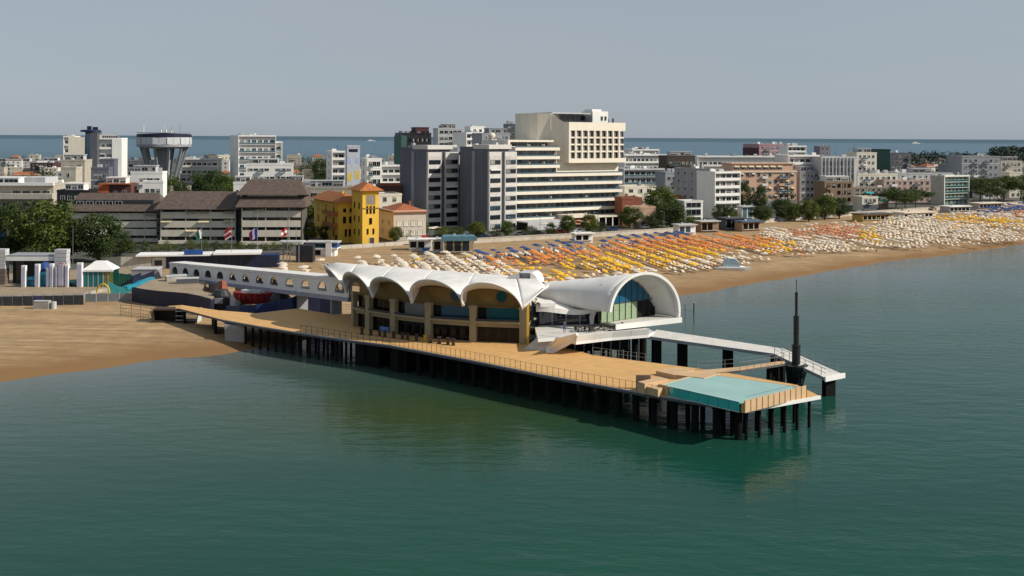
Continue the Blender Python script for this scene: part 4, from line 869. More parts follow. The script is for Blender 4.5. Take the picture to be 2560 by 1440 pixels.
class Bld:
    """corner building: front corner at pixel column uC and depth Y, front wall runs to column uR at angle th, side wall runs back to column uL"""
    def __init__(s, name, label, cat, uL, uC, uR, Y, th, vt, mat=WHITE, D=None, z0=Z0, wall=True, inset=0, roof=ROOFG, group=None):
        th = R(th); k = (uC-PU)/F; s.C = Vector((k*Y, Y, z0)); c, sn = math.cos(th), math.sin(th)
        k = (uR-PU)/F; s.W = (k*s.C.y-s.C.x)/(c-k*sn)
        k = (uL-PU)/F; s.D = D or max(6, (k*s.C.y-s.C.x)/(-sn-k*c))
        s.hz = s.ht = py(uC, vt, Y).z-z0
        s.root = thing(name, label, cat, s.C.to_tuple(), th, group); s.mat = mat; s.inset = inset
        if wall:
            mb = MB(); mb.box(0, s.W, inset, s.D, -1, s.ht)
            if inset: mb.box(0, .35, 0, inset, -1, s.ht).box(s.W-.35, s.W, 0, inset, -1, s.ht)
            part('wall', mb, mat, s.root); s.flat(roof)
    def flat(s, roof=ROOFG, ph=.5):
        mb = MB(); z = s.ht; W, D = s.W, s.D
        mb.box(.25, W-.25, .25, D-.25, z, z+.06, 1).box(-.1, W+.1, -.1, .25, z-.3, z+ph, 0).box(-.1, W+.1, D-.25, D+.1, z-.3, z+ph, 0).box(-.1, .25, .25, D-.25, z-.3, z+ph, 0).box(W-.25, W+.1, .25, D-.25, z-.3, z+ph, 0)
        part('roof_parapet', mb, [s.mat, roof], s.root)
    def face(s, f):
        return {'F': (0, s.inset, 0, s.W), 'L': (0, s.D, -math.pi/2, s.D), 'R': (s.W, 0, math.pi/2, s.D), 'B': (s.W, s.D, math.pi, s.W)}[f]
    def add(s, nm, me, f, x, z, out=0):
        ox, oy, rz, _ = s.face(f); c, sn = math.cos(rz), math.sin(rz)
        return put(nm, me, s.root, (ox+x*c+out*sn, oy+x*sn-out*c, z), rz)
    def wins(s, f, n, zs, w, h, m0=.8, m1=.8, gm=None, fm=None, kinds=(0, 0, 1, 2), skip=0):
        Ln = s.face(f)[3]; pitch = (Ln-m0-m1)/n
        for z in zs:
            for k in range(n):
                if skip and random.random() < skip: continue
                s.add('window', winmesh(min(w, pitch-.2), h, random.choice(kinds), gm, fm), f, m0+k*pitch+(pitch-min(w, pitch-.2))/2, z)
    def bals(s, f, zs, w=None, x=0, d=1.3, ph=.95, mat=None, glass=None, out=0):
        Ln = s.face(f)[3]
        for z in zs: s.add('balcony', balmesh(w or Ln, d, ph, mat or s.mat, glass), f, x, z, out)
    def clutter(s, n=4, mats=(LGREY, GREY, WHITE)):
        for k in range(n):
            w, d, h = random.uniform(.8, 2.6), random.uniform(.8, 2.2), random.uniform(.7, 2.0); x, y = random.uniform(.8, max(.9, s.W-3.2)), random.uniform(.8, max(.9, s.D-3))
            me = MB().box(0, w, 0, d, 0, h).box(.1, w-.1, .1, d-.1, h, h+.15).mesh('rooftop_unit', random.choice(mats)); put('rooftop_unit', me, s.root, (x, y, s.ht+.06))
        if n > 2: put('antenna', cached('ant', lambda: MB().cyl(0,0,0,3,.05,5).box(-.6,.6,-.02,.02,2.4,2.46).box(-.4,.4,-.02,.02,2.8,2.86).mesh('antenna', IRON)), s.root, (s.W*.6, s.D*.5, s.ht))
    def penthouse(s, x0, x1, y0, y1, h, mat=None, win=0, roof=None):
        mb = MB(); mb.box(x0, x1, y0, y1, s.ht, s.ht+h).box(x0-.3, x1+.3, y0-.3, y1+.3, s.ht+h, s.ht+h+.25); part('penthouse', mb, mat or s.mat, s.root)
        for k in range(win): put('window', winmesh((x1-x0)/win-.5, h*.5, random.choice((0,1,2))), s.root, (x0+.25+k*(x1-x0)/win, y0-.0, s.ht+h*.3))
    def hip(s, h, mat, ov=.8, base=None, W0=0, W1=None, rid=.98, D0=0, D1=None):
        W1 = s.W if W1 is None else W1; D1 = s.D if D1 is None else D1; z = s.ht if base is None else base
        x0, x1, y0, y1 = W0-ov, W1+ov, D0-ov, D1+ov; k = min(x1-x0, y1-y0)/2*rid
        if x1-x0 >= y1-y0: r = [(x0+k, (y0+y1)/2), (x1-k, (y0+y1)/2)]
        else: r = [((x0+x1)/2, y0+k), ((x0+x1)/2, y1-k)]
        a = [(x0,y0,z),(x1,y0,z),(x1,y1,z),(x0,y1,z)]; p, q = (*r[0], z+h), (*r[1], z+h); mb = MB()
        if x1-x0 >= y1-y0: fs = [[a[0],a[1],q,p],[a[1],a[2],q],[a[2],a[3],p,q],[a[3],a[0],p]]
        else: fs = [[a[0],a[1],p],[a[1],a[2],q,p],[a[2],a[3],q],[a[3],a[0],p,q]]
        for f in fs: mb.face(f)
        mb.face([(x, y, z-.12) for x, y, z in a[::-1]])
        for i in range(4): x, y = a[i], a[(i+1)%4]; mb.face([(x[0],x[1],z-.12),(y[0],y[1],z-.12),y,x])
        return part('roof', mb, mat, s.root)
    def chimney(s, x, y, z, h=1.2, mat=BRICK):
        par_ = next((c for c in s.root.children if c.name.startswith('roof')), s.root)
        part('chimney', MB().box(x-.3, x+.3, y-.3, y+.3, z, z+h).box(x-.4, x+.4, y-.4, y+.4, z+h, z+h+.15), mat, par_)
    def door(s, f, x, w=1.4, h=2.3, mat=None): s.add('door', cached(('door', w, h), lambda: MB().box(0, w, -.06, 0, 0, h, 0).box(-.1, 0, -.12, 0, 0, h+.1, 1).box(w, w+.1, -.12, 0, 0, h+.1, 1).box(0, w, -.12, 0, h, h+.1, 1).box(w*.8, w*.86, -.1, -.06, 1, 1.1, 1).mesh('door', [WOODD, FRAME])), f, x, 0)
def hotel(name, label, uL, uC, uR, Y, th, vt, nfl, mat=WHITE, D=None, glass=None, lw=2, pitch=3.0, clut=5, gm=None, ph=.95, cat='hotel', d=1.3, group=None):
    b = Bld(name, label, cat, uL, uC, uR, Y, th, vt, mat, D, inset=d, group=group); fh = b.ht/nfl
    zs = [fh*k+.05 for k in range(nfl)]; n_ = max(2, int(b.W/pitch))
    b.wins('F', n_, [z+.15 for z in zs], pitch-.7, min(2.2, fh-.7), .5, .5, gm=gm, kinds=(0, 0, 1, 2, 0))
    b.bals('F', zs[1:], b.W-.7, .35, d-.05, ph, mat, glass)
    if lw: b.wins('L', lw, [z+.9 for z in zs[1:]], 1.2, 1.3, 1.5, 1.5, gm=gm)
    b.clutter(clut); return b
def block(name, label, uL, uC, uR, Y, th, vt, nfl, nF, mat=WHITE, D=None, w=1.4, h=1.5, nL=2, clut=4, gm=None, fm=None, cat='building', kinds=(0, 0, 1, 2), sill=.9, roof=ROOFG, group=None, m=.8):
    b = Bld(name, label, cat, uL, uC, uR, Y, th, vt, mat, D, roof=roof, group=group); fh = b.ht/nfl
    zs = [fh*k+sill for k in range(nfl)]
    b.wins('F', nF, zs, w, min(h, fh-.8), m, m, gm, fm, kinds, skip=.06)
    rv = random.Random(label); pitch = (b.W-2*m)/nF
    if nF >= 3:
        for c in rv.sample(range(nF), max(1, nF//3)):
            for k in range(1, nfl):
                if rv.random() < .85: b.add('balcony', balmesh(pitch-.1, 1.1, .95, rv.choice((mat, WHITE, mat)), rv.choice((None, GLASSP))), 'F', m+c*pitch, fh*k+.1)
        if rv.random() < .6: part('ground_band', MB().box(-.12, b.W+.12, -.12, 0, -1, fh*.95), rv.choice((GREY, STONE, BEIGE, DGREY)), b.root)
        for k in range(1, nfl):
            if rv.random() < .5: part('string_course', MB().box(-.08, b.W+.08, -.08, 0, fh*k-.15, fh*k+.05), rv.choice((WHITE, mat, GREY)), b.root)
        if rv.random() < .65 and b.W > 8: b.penthouse(b.W*rv.uniform(.05, .3), b.W*rv.uniform(.55, .95), 1.5, min(b.D-1, 7), 2.6, rv.choice((WHITE, mat, LGREY)), 3)
    if nL: b.wins('L', nL, zs, w, min(h, fh-.8), m, m, gm, fm, kinds)
    b.clutter(clut); return b

# ---- the big white seafront hotel
b = Bld('seafront_hotel', 'tall cream-white seafront hotel with banded balconies and a boxed upper storey grid', 'hotel', 1270, 1288, 1556, 395, 33, 366, CREAM, D=22, wall=False)
HT = M('hotel_cream', (.80, .73, .60), var=.05, streak=4); b.mat = HT
fh = 3.2; W = b.W; root = b.root; hw = b.hz        # hw: roof height of the stepped left wing
xw = W*.40                                           # left wing is 11 storeys, right part 8 + grid box
nR = 8; hr = py(1440, 405, 405).z-Z0
mb = MB(); mb.box(0, xw, 2.0, 22, -1, hw).box(xw, W-.4, 2.0, 22, -1, hr); part('wall', mb, HT, root)
zs = []; z = hw-.35
while z > 3: zs.append(z); z -= fh
gl = M('hotel_glazing', (.09, .125, .16), rough=.07, spec=.9, rnd=.6)
for i, z in enumerate(zs):
    right = z < hr-1.2
    xe = W if right else xw
    part('balcony', MB().box(-.2, xe+.1, 0, 2.0, z-1.15, z-.95).box(-.2, xe+.1, 0, .16, z-.95, z-.05).box(-.2, -.05, .16, 2, z-.95, z-.05).box(xe-.05, xe+.1, .16, 2, z-.95, z-.05), HT, root)
    part('glass_rail', MB().box(.2, xe-.2, .05, .09, z-.05, z+.45), GLASSP, root)
    n_ = int(xe/1.75)
    for k in range(n_):
        me = cached(('pane', k % 3), lambda: MB().box(.04, 1.68, -.06, 0, 0, 2.1, 0).box(0, .08, -.12, 0, 0, 2.1, 1).box(.08, 1.68, -.1, 0, 2.02, 2.1, 1).mesh('window', [[gl, M('hotel_curtained', (.16, .165, .16), rough=.3, rnd=.6), M('hotel_blue_glass', (.05, .10, .15), rough=.08, spec=.9, rnd=.5)][k % 3], FRAMED if k % 3 else FRAME]))
        put('window', me, root, (.3+k*1.75, 2.0, z-fh+.0+.05 if z-fh > 0 else .1))
    if i % 2 == 0:
        for x in (xe*.33, xe*.66): part('partition', MB().box(x-.08, x+.08, .2, 2.0, z-.95, z+1.1), HT, root)
# top of left wing: recessed attic with loggia
part('attic', MB().box(-1.5, xw*.95, 2.5, 20, hw+1.6, hw+2.3).box(-1.5, -.5, 2.5, 20, hw-.3, hw+1.6).box(0, xw*.9, 6, 18, hw, hw+1.6), HT, root)
for k in range(4): put('window', winmesh(xw/4-.8, 1.4, 0, GLASS), root, (.6+k*xw/4.4, 5.9, hw+.1))
# boxed grid storey block projecting over the right part
gx0, gx1, gz0, gz1 = W*.475, W+.6, hr-.4, py(1400, 305, 407).z-Z0
part('grid_box_core', MB().box(gx0, gx1-2.2, -.2, 20, gz0, gz1), GREY, root)
cols = 9; rws = 4; cw = (gx1-gx0)/cols; top = 3.1; bot = 1.6; rh = (gz1-gz0-top-bot)/rws
mb = MB(); mb.box(gx0-.3, gx1, -1.1, 1.1, gz1-top, gz1-.01).box(gx0-.3, gx1+.4, -1.1, 1.1, gz0-.01, gz0+bot).box(gx0-.3, gx0+.55, -1.1, 1.1, gz0+bot, gz1-top); part('grid_frame', mb, HT, root)
for c in range(1, cols): part('grid_fin', MB().box(gx0+c*cw-.33, gx0+c*cw+.33, -1.1, .9, gz0+bot, gz1-top), HT, root)
for r_ in range(1, rws): part('grid_slab', MB().box(gx0+.55, gx1-.6, -.95, .9, gz0+bot+r_*rh-.3, gz0+bot+r_*rh+.3), HT, root)
for c in range(cols):
    for r_ in range(rws): put('window', cached('gridwin', lambda: MB().box(.06, cw-.8, -.08, 0, 0, rh-.65, 0).box(cw*.35, cw*.35+.08, -.12, -.08, 0, rh-.65, 1).box(.06, cw*.3, -.1, -.08, 0, rh-.65, 2).mesh('window', [GLASS, FRAME, CURT])), root, (gx0+c*cw+.4, -.25, gz0+bot+r_*rh+.3))
part('grid_roof', MB().box(gx0-.3, gx1, 1.1, 21, gz1-.8, gz1), HT, root)
part('grid_side', MB().box(gx0-.3, gx0, 1.1, 21, gz0, gz1-.8), HT, root)
# slanted stair tower behind, roof terrace
part('stair_tower', MB().prism([(gx0-9, 11.5), (gx0-7.6, 9), (gx0-3.5, 6), (gx0+1.5, 8), (gx0+3, 20), (gx0-9, 22)], hw-2, py(1330, 283, 412).z-Z0), CREAM, root)
mb = MB(); p0 = gz1; mb.face([(gx0-3.5, 5.95, p0+3), (gx0-3.5, 5.95, hr), (gx0-.3, 2, hr), (gx0-.3, 2, p0)]); part('slanted_fin', mb, HT, root)
tz = gz1+3.2; part('roof_canopy', MB().box(gx0-3, gx0+15, 6, 18, tz, tz+.5).box(gx0+3, gx0+15, 10, 18, gz1, tz), LGREY, root)
for k in range(5): put('window', winmesh(2.2, 1.8, 0), root, (gx0+3.5+k*2.4, 9.95, gz1+.8))
part('lift_house', MB().box(gx0+16, gx0+23.5, 6, 13, gz1, gz1+4.4).box(gx0+16.5, gx0+21, 7, 12, gz1+4.4, gz1+5.2), WHITE, root)
for k in range(2): put('window', winmesh(.9, 1.5, 0), root, (gx0+20+k*1.8, 5.98, gz1+1))
for x, h in ((gx0+25, 1.6), (gx0+27.5, 1.8)): part('vent', MB().cyl(x, 8, gz1, gz1+h, .35, 8), IRON, root)
# ground floor pavilion, awnings, entrance roof
part('ground_floor', MB().box(-.5, W, .6, 2, -1, 2.6), BEIGE, root)
part('entrance_roof', MB().box(W*.38, W*.62, -9, .6, 3.6, 4.4).box(W*.38, W*.40, -9, .6, -1, 3.6).box(W*.60, W*.62, -9, .6, -1, 3.6), CREAM, root)
part('terrace_roof', MB().box(W*.64, W*1.02, -8, .6, 3.3, 3.8), CREAM, root)
for k in range(6): part('terrace_post', MB().box(W*.65+k*3.2, W*.65+k*3.2+.35, -7.8, -7.4, -1, 3.3), WHITE, root)
part('terrace_glass', MB().box(W*.65, W*1.0, -7.2, -7.1, 0, 2.8), GLASSD, root)
part('low_canopy', MB().box(-1, W*.33, -10, .5, 2.5, 2.9).box(-1, W*.33, -10, -9.6, -1, 2.5), LGREY, root)
sdn = put('satellite_dish', MB().lathe([(.1, 0), (.25, 1.2), (.3, 1.8), (1.0, 2.2), (1.35, 2.9), (1.2, 3.4), (.5, 3.9)], 12).mesh('satellite_dish', CREAM), root, (-1.2, 14, hw+1))

# ---- twin grey towers
def tower(uL, uC, uR, Y, vt, lab, nrow):
    b = Bld('apartment_tower', lab, 'tower block', uL, uC, uR, Y, 39, vt, SLATE, group='twin apartment towers'); W = b.W
    FM = M('tower_panel', (.60, .575, .54), var=.05, streak=5)
    b.mat = FM
    fhh = b.ht/nrow; bays = ((0, W*.44), (W*.56, W)); 
    for x0, x1 in bays:
        part('front_bay', MB().box(x0+.1, x1, -1.0, 0, -1, b.ht-1.2), FM, b.root)
        for k in range(nrow):
            z = k*fhh+.9
            if z+1.4 < b.ht-1: 
                o = put('window', winmesh(x1-x0-1.1, 1.35, random.choice((0, 2, 0)), random.choice((GLASS, GLASS, GLASSB)), FRAMED), b.root, (x0+.55, -1.0, z))
                if random.random() < .12: part('awning', MB().box(x0+.5, x1-.4, -1.45, -1.05, z+1.0, z+1.5), WHITE, b.root)
                part('spandrel', MB().box(x0+.2, x1-.1, -1.06, -1.0, z+1.62, z+fhh-.3), M('tower_spandrel', (.64, .62, .58), rnd=.12), b.root)
    part('recess_shaft', MB().box(W*.46, W*.54, -.3, 0, -1, b.ht-.6), DGREY, b.root)
    part('roof_band', MB().box(-.2, W*.8, -1.1, b.D*.5, b.ht-.2, b.ht+1.3), MATS['tower_panel'], b.root)
    part('cladding_seam', MB().box(-.12, 0, b.D*.45, b.D*.55, -1, b.ht-1), GREY, b.root)
    b.clutter(3); return b
tower(1000, 1066, 1143, 391, 372, 'left one of the twin grey apartment towers beside the seafront hotel', 9)
tower(1150, 1219, 1288, 383, 371, 'right one of the twin grey towers touching the seafront hotel', 9)
b = block('link_block', 'narrow recessed block linking the twin grey towers', 1130, 1140, 1166, 405, 39, 372, 9, 1, GREY, D=8, w=3, h=1.3, nL=0, clut=1)

# ---- left cluster
bz = hotel('balcony_hotel', 'white hotel block with slot balconies behind the dark glass stair tower', 200, 243, 303, 560, 12, 347, 6, WHITE, D=24, lw=0, pitch=3.2, clut=4)
part('blank_wing', MB().box(bz.W*.62, bz.W+.3, -.2, 1.4, -1, bz.ht), WHITE, bz.root)
part('roof_lettering_wall', MB().box(bz.W*.05, bz.W*.8, .6, 1.0, bz.ht, bz.ht+2.1), CREAM, bz.root)
for k in range(7): part('roof_letter', MB().box(bz.W*.22+k*1.05, bz.W*.22+k*1.05+.65, .5, .6, bz.ht+.5, bz.ht+1.6), NAVY, bz.root)
bz = Bld('stair_tower', 'dark curved stair tower with a cream flank and glazed strip', 'tower', 183, 213, 243, 552, 12, 330, DGREY, D=14)
part('cream_flank', MB().box(-8, -.2, 0, 12, -1, bz.ht-2.5), CREAM, bz.root); part('glass_strip', MB().box(.6, 2.4, -.15, 0, 2, bz.ht-1), GLASSB, bz.root)
for k in range(7): put('window', winmesh(1.5, 1.6, 0, GLASSB, FRAMED), bz.root, (.75, -.15, 4+k*3.4))
for z in (19, 14): put('window', winmesh(2.6, 1.0, 0), bz.root, (-5.6, 0, z))
part('crown', MB().lathe([(4.6, bz.ht), (5.0, bz.ht+.3), (5.0, bz.ht+1.0), (3.5, bz.ht+1.2)], 20, x=bz.W*.35, y=4), NAVY, bz.root); part('roof_fin', MB().box(.5, 2.6, 2, 3, bz.ht+1.0, bz.ht+3).box(3, 5.5, 3, 4, bz.ht+1.0, bz.ht+2.6), BLACKC, bz.root)
hotel('balcony_wing', 'narrow white wing with dark balconies left of the curved stair tower', 152, 158, 186, 575, 10, 342, 7, WHITE, D=14, lw=0, pitch=2.6, clut=2)
bz = block('beige_block', 'plain beige block with terrace below the dark stair tower', 148, 153, 212, 500, 8, 402, 5, 3, BEIGE, D=14, nL=0, clut=2)
bz = block('blank_beige_house', 'blank beige gable block in front of the stair tower', 150, 153, 190, 470, 6, 420, 4, 1, STONE, D=10, nL=0, clut=0, w=.8)
bz = block('slate_house', 'dark slate-clad stepped block with two pale windows', 205, 228, 272, 455, 10, 421, 4, 3, SLATE, D=10, nL=1, clut=1, kinds=(1, 0))
block('slate_annex', 'dark slate upper block against the white hotel flank', 246, 250, 286, 480, 10, 400, 5, 1, SLATE, D=9, nL=0, clut=0, w=1)
# water tower
wt = thing('water_tower', 'concrete water tower with wide round tank on slanted legs', 'water tower', py(410, 440, 640).to_tuple()[:2]+(Z0,))
Yw = 640; pxm = F/Yw
def wz(v): return py(410, v, Yw).z-Z0
rt = 65/pxm; rn = 27/pxm
part('shaft', MB().lathe([(rn*.55, -1), (rn*.52, wz(420)), (rn*.68, wz(385)), (rn*.9, wz(366))], 24), M('tower_concrete', (.26, .275, .30), var=.1), wt, smooth=True)
part('tank', MB().lathe([(rt*.80, wz(370)), (rt*.98, wz(366)), (rt, wz(361)), (rt, wz(343))], 48), M('tank_grey', (.44, .45, .47), var=.05), wt, smooth=False)
part('tank_band', MB().lathe([(rt*1.0, wz(343)), (rt*1.02, wz(342)), (rt*1.02, wz(337)), (rt*.98, wz(335)), (.5, wz(333))], 48), NAVYW, wt); part('tank_foot', MB().lathe([(rt*.6, wz(371)), (rt*1.01, wz(366.5)), (rt*1.015, wz(362)), (rt*.9, wz(362))], 48), GREY, wt)
for k in range(12): a_ = 2*math.pi*k/12+.13; part('tank_panel', MB().box(-rt*.245, rt*.245, -.12, .0, wz(360), wz(344)), M('tank_panel', (.52, .53, .54), var=.04), wt, (rt*.99*math.cos(a_), rt*.99*math.sin(a_), 0), a_+math.pi/2)
for k in range(10):
    a_ = 2*math.pi*k/10+.2; c, s_ = math.cos(a_), math.sin(a_); part('leg', MB().tube((c*rn*.78, s_*rn*.78, -1), (c*rt*.86, s_*rt*.86, wz(366)), .6, 4, 1.0), MATS['tower_concrete'], wt)
part('guard_rail', MB().lathe([(rt*.97, wz(333)), (rt*1.0, wz(333)), (rt*1.0, wz(331.5)), (rt*.97, wz(331.5))], 40), METAL, wt)
for x, h, r_ in ((-12, 4.5, .35), (10, 5, .08), (4, 4, .08), (0, 6, .12), (-2, 2.5, .5), (1.5, 2.2, .6), (5, 1.6, .5)): part('roof_mast', MB().cyl(x, random.uniform(-4, 4), wz(333), wz(333)+h, r_, 6), POLE if r_ > .1 else IRON, wt)

hotel('rooftop_hotel', 'white low hotel with cluttered roof directly left of the water tower', 300, 303, 377, 640, 5, 402, 4, WHITE, D=16, lw=0, clut=8)
hotel('terrace_hotel', 'long white terraced hotel right of the water tower', 448, 450, 545, 660, 8, 398, 4, WHITE, D=18, lw=0, clut=8)
bz = block('white_townhouse', 'white two-level house with dark upper windows before the water tower', 322, 327, 406, 430, 6, 432, 4, 4, WHITE, D=9, nL=0, clut=2, w=2.2)
block('small_white_annex', 'small white cube annex at the foot of the white townhouse', 352, 357, 408, 420, 6, 455, 3, 3, WHITE, D=5, nL=0, clut=0)
bz = block('red_roof_shed', 'dark low building with red terrace roof left of the white townhouse', 245, 250, 328, 415, 5, 462, 3, 3, M('dark_brick', (.12, .05, .04)), D=9, nL=0, clut=2, roof=TERRA)
part('terrace_awning', MB().box(2, bz.W, -2, 6, bz.ht+.2, bz.ht+.5), TERRA, bz.root); part('orange_chimney', MB().box(-.2, 3.6, -1, 2, bz.ht-3, bz.ht+.6), M('orange_plaster', (.5, .12, .04)), bz.root)
for nm, lab, a in (('flat_roof_market', 'long low market hall with a white fascia roof at the left edge', (-120, -100, 134, 420, 3, 462)),):
    bz = block(nm, lab, *a, 3, 9, BEIGE, D=26, nL=0, clut=9, w=2.6, h=1.4); part('fascia', MB().box(-1, bz.W+.5, -1.6, 0, bz.ht-.2, bz.ht+.9), WHITE, bz.root); part('upper_storey', MB().box(2, bz.W-6, 8, 22, bz.ht, bz.ht+2.6), LGREY, bz.root)
    part('lower_canopy', MB().box(-1, bz.W+1, -4, 0, bz.ht-5.2, bz.ht-3.2), STONE, bz.root)
block('beige_shopfront', 'small dark shop block with a cream panel right of the market hall', 140, 143, 224, 400, 4, 478, 3, 4, BLACKC, D=10, nL=0, clut=2)
block('pale_warehouse', 'pale grey warehouse with saw-tooth windows on the far left shore', -60, -50, 92, 1000, 2, 404, 3, 8, LGREY, D=30, nL=0, clut=3)
block('maroon_warehouse', 'dark red warehouse on the far left shore', 74, 76, 132, 940, 2, 409, 3, 5, MAROON, D=20, nL=0, clut=1)
block('lavender_block', 'pale lavender low block on the far left shore', 88, 90, 152, 1080, 2, 402, 3, 5, M('lavender', (.4, .38, .42)), D=20, nL=0, clut=5)
# three-wing brown roofed condominium
def condo(label, uC, uR, Y, th, veave, vroof, rh, seed):
    b = Bld('brown_roof_condominium', label, 'apartment block', uC-4, uC, uR, Y, th, veave, M('condo_wall', (.12, .105, .09), var=.1), D=13, inset=1.4, group='brown-roofed condominium wings'); random.seed(seed)
    fhh = b.ht/4; n_ = max(3, int(b.W/3.6))
    PAR = M('condo_parapet', (.68, .62, .51), var=.08, streak=3)
    b.wins('F', n_, [fhh*k+.2 for k in range(4)], 2.6, 2.2, .5, .5, kinds=(0, 0, 2), fm=FRAMED)
    for k in range(1, 4):
        bw_ = (b.W-.7)/n_
        for j in range(n_): put('balcony', balmesh(bw_-.04, 1.6, 1.75, PAR), b.root, (.35+j*bw_, 1.4, fhh*k))
        for j in range(n_):
            if random.random() < .22: part('awning', MB().face([(.5+j*bw_, 1.0, fhh*(k+1)-.5), (.5+j*bw_, -.9, fhh*(k+1)-1.3), (bw_*(j+1), -.9, fhh*(k+1)-1.3), (bw_*(j+1), 1.0, fhh*(k+1)-.5)]), AWN, b.root)
    for j in range(n_+1): part('divider', MB().box(.35+j*(b.W-.7)/n_-.1, .35+j*(b.W-.7)/n_+.1, -.1, 1.4, 0, b.ht), FRAMED if j % 2 else PAR, b.root)
    part('lower_band', MB().box(-.2, b.W+.2, -.6, 1.4, 0.2, 1.3), PAR, b.root)
    b.hip(rh, BROWNT, ov=1.4, rid=.35); 
    for k in range(3): b.chimney(b.W*(.2+.3*k), b.D*.55, b.ht+rh*.5, 1.4, WHITE)
    for k in range(4): part('skylight', MB().box(0, 1.3, 0, .9, 0, .25), LGREY, b.root, (b.W*(.15+.2*k), b.D*.22, b.ht+rh*.42))
    return b
b1 = condo('left wing of the brown-roofed condominium beside the big trees', 172, 396, 335, 3, 527, 470, 5.2, 3)
part('dormer', MB().box(1, b1.W-2, 1.5, 7, b1.ht+.3, b1.ht+3.2), FRAMED, b1.root)
for k in range(5): put('window', winmesh(2.0, 1.4, 0), b1.root, (2+k*2.9, 1.45, b1.ht+1.4))
b2w = condo('middle wing of the brown-roofed condominium with long parapets', 400, 592, 330, 3, 522, 480, 5.0, 5)
b3 = condo('right wing of the brown-roofed condominium with an attic row of windows', 603, 756, 328, 4, 517, 456, 7.2, 8)
part('attic_band', MB().box(1.5, b3.W-1.5, 2, 9, b3.ht+.6, b3.ht+3.6), WHITE, b3.root)
for k in range(8): put('window', winmesh(1.3, 1.5, 0), b3.root, (2+k*1.8, 2.0, b3.ht+1.6))
b3.hip(4.4, BROWNT, ov=1.6, base=b3.ht+3.6, D0=2, D1=11, rid=.5)
for (u0, u1, Y_, lab) in ((400, 404, 333, 'dark glazed stair recess between left and middle condominium wings'), (590, 606, 331, 'dark glazed stair recess between middle and right condominium wings')):
    block('stair_recess', lab, u0-2, u0, u1, Y_+1.5, 3, 522, 4, 1, BLACKC, D=8, nL=0, clut=0, w=1.0)
# white twin hotel further back
hotel('curved_hotel', 'white slab hotel with glazed right corner rising above the lagoon', 575, 596, 690, 620, 18, 340, 7, WHITE, lw=2, clut=7, glass=GLASSP, gm=GLASSB)
bz = hotel('corner_glass_wing', 'glass-cornered wing at the right of the white slab hotel', 668, 672, 706, 628, 18, 356, 6, WHITE, D=14, lw=0, gm=GLASSB, glass=GLASSP, clut=1)
block('hotel_podium', 'white lower block with small square windows before the slab hotel', 585, 615, 733, 520, 10, 411, 5, 8, WHITE, w=2.0, h=1.0, nL=0, clut=5)
block('white_side_house', 'small white house with little windows left of the podium block', 570, 584, 640, 450, 8, 458, 3, 4, WHITE, nL=1, w=.8, h=.8, clut=2)
block('grey_flat_house', 'grey low house with long white eave behind the yellow villa', 742, 750, 880, 420, 6, 470, 3, 6, BEIGE, D=12, nL=0, clut=3, w=2.4)
block('dark_flat_house', 'dark grey low gabled house right of the condominium', 708, 716, 790, 440, 8, 458, 4, 3, GREY, D=10, nL=1, clut=2)
bz = hotel('mural_apartments', 'apartment block with grey balconies left of a painted end wall', 812, 830, 864, 520, 22, 380, 7, WHITE, D=12, lw=1, clut=3, cat='apartment block')
bz = Bld('mural_tower', 'white stair tower painted with a blue and yellow mural', 'tower', 856, 868, 900, 508, 15, 366, MURG, D=8)
for x, z, w, h, m_ in ((.1, 20, 1.6, 3, MURB), (3.8, 20, 1.8, 3, MURB), (.2, 12, 2, 4, MURY), (3.6, 13, 2, 4, MURY), (.3, 4, 2, 3, MURB)): part('mural_patch', MB().box(x, x+w, -.02, 0, z, z+h), m_, bz.root)
part('top_slot', MB().box(.8, bz.W-1, -.05, 0, bz.ht-2.6, bz.ht-1.2), NAVYW, bz.root)
block('mullioned_offices', 'white office block with dark framed glass right of the mural tower', 900, 918, 955, 540, 20, 398, 5, 3, WHITE, D=14, gm=GLASSD, fm=FRAME, w=2.6, h=2.2, nL=1, clut=4)
hotel('stacked_terraces', 'white building with long shaded terraces left of the twin towers', 930, 940, 1004, 560, 18, 415, 4, WHITE, D=14, lw=0, clut=5)
block('cream_backhouse', 'plain cream house behind the yellow tower villa', 925, 945, 1005, 380, 20, 488, 4, 2, CREAM, nL=0, clut=0, w=1.2)
bz = Bld('red_terrace_house', 'house with a dark red roof terrace right of the yellow tower', 'house', 940, 950, 1004, 400, 15, 465, MATS['dark_brick'], D=10, roof=TERRA); part('red_rail', MB().box(0, bz.W, -.3, 0, bz.ht, bz.ht+1.1), BRICK, bz.root); bz.wins('F', 3, [2, 5, 8], 1.4, 1.5)
# yellow villa
vy = Bld('yellow_villa', 'bright yellow villa with orange tiled roof and arched door', 'villa', 786, 848, 902, 338, 28, 505, YELLOW)
vy.hip(2.6, ORTILE, 1.3); vy.wins('F', 2, [6.0], .9, 2.0, .8, 2.2, fm=OCHRE, gm=GLASSD, kinds=(0,)); vy.wins('F', 2, [9.4], .9, 1.1, .8, 2, fm=OCHRE, gm=GLASSD, kinds=(0,)); vy.wins('F', 3, [1.9], .6, 2.2, 1.6, 1.6, gm=GLASSD, fm=OCHRE, kinds=(0,))
vy.wins('L', 3, [1.8, 5.5, 9.0], 1.1, 2.0, fm=OCHRE, gm=GLASSD, kinds=(0,)); vy.bals('L', [5.0, 8.5], vy.D*.45, vy.D*.5, 1.3, 1.0, ORTILE); vy.chimney(3, 5, vy.ht+1.4, 1.6, YELLOW)
vy.add('arched_door', MB().prism([(0, 0), (1.6, 0), (1.6, .01), (0, .01)], 0, 2.2).mesh('arched_door', GLASSD), 'L', vy.D-3.2, 0, .05)
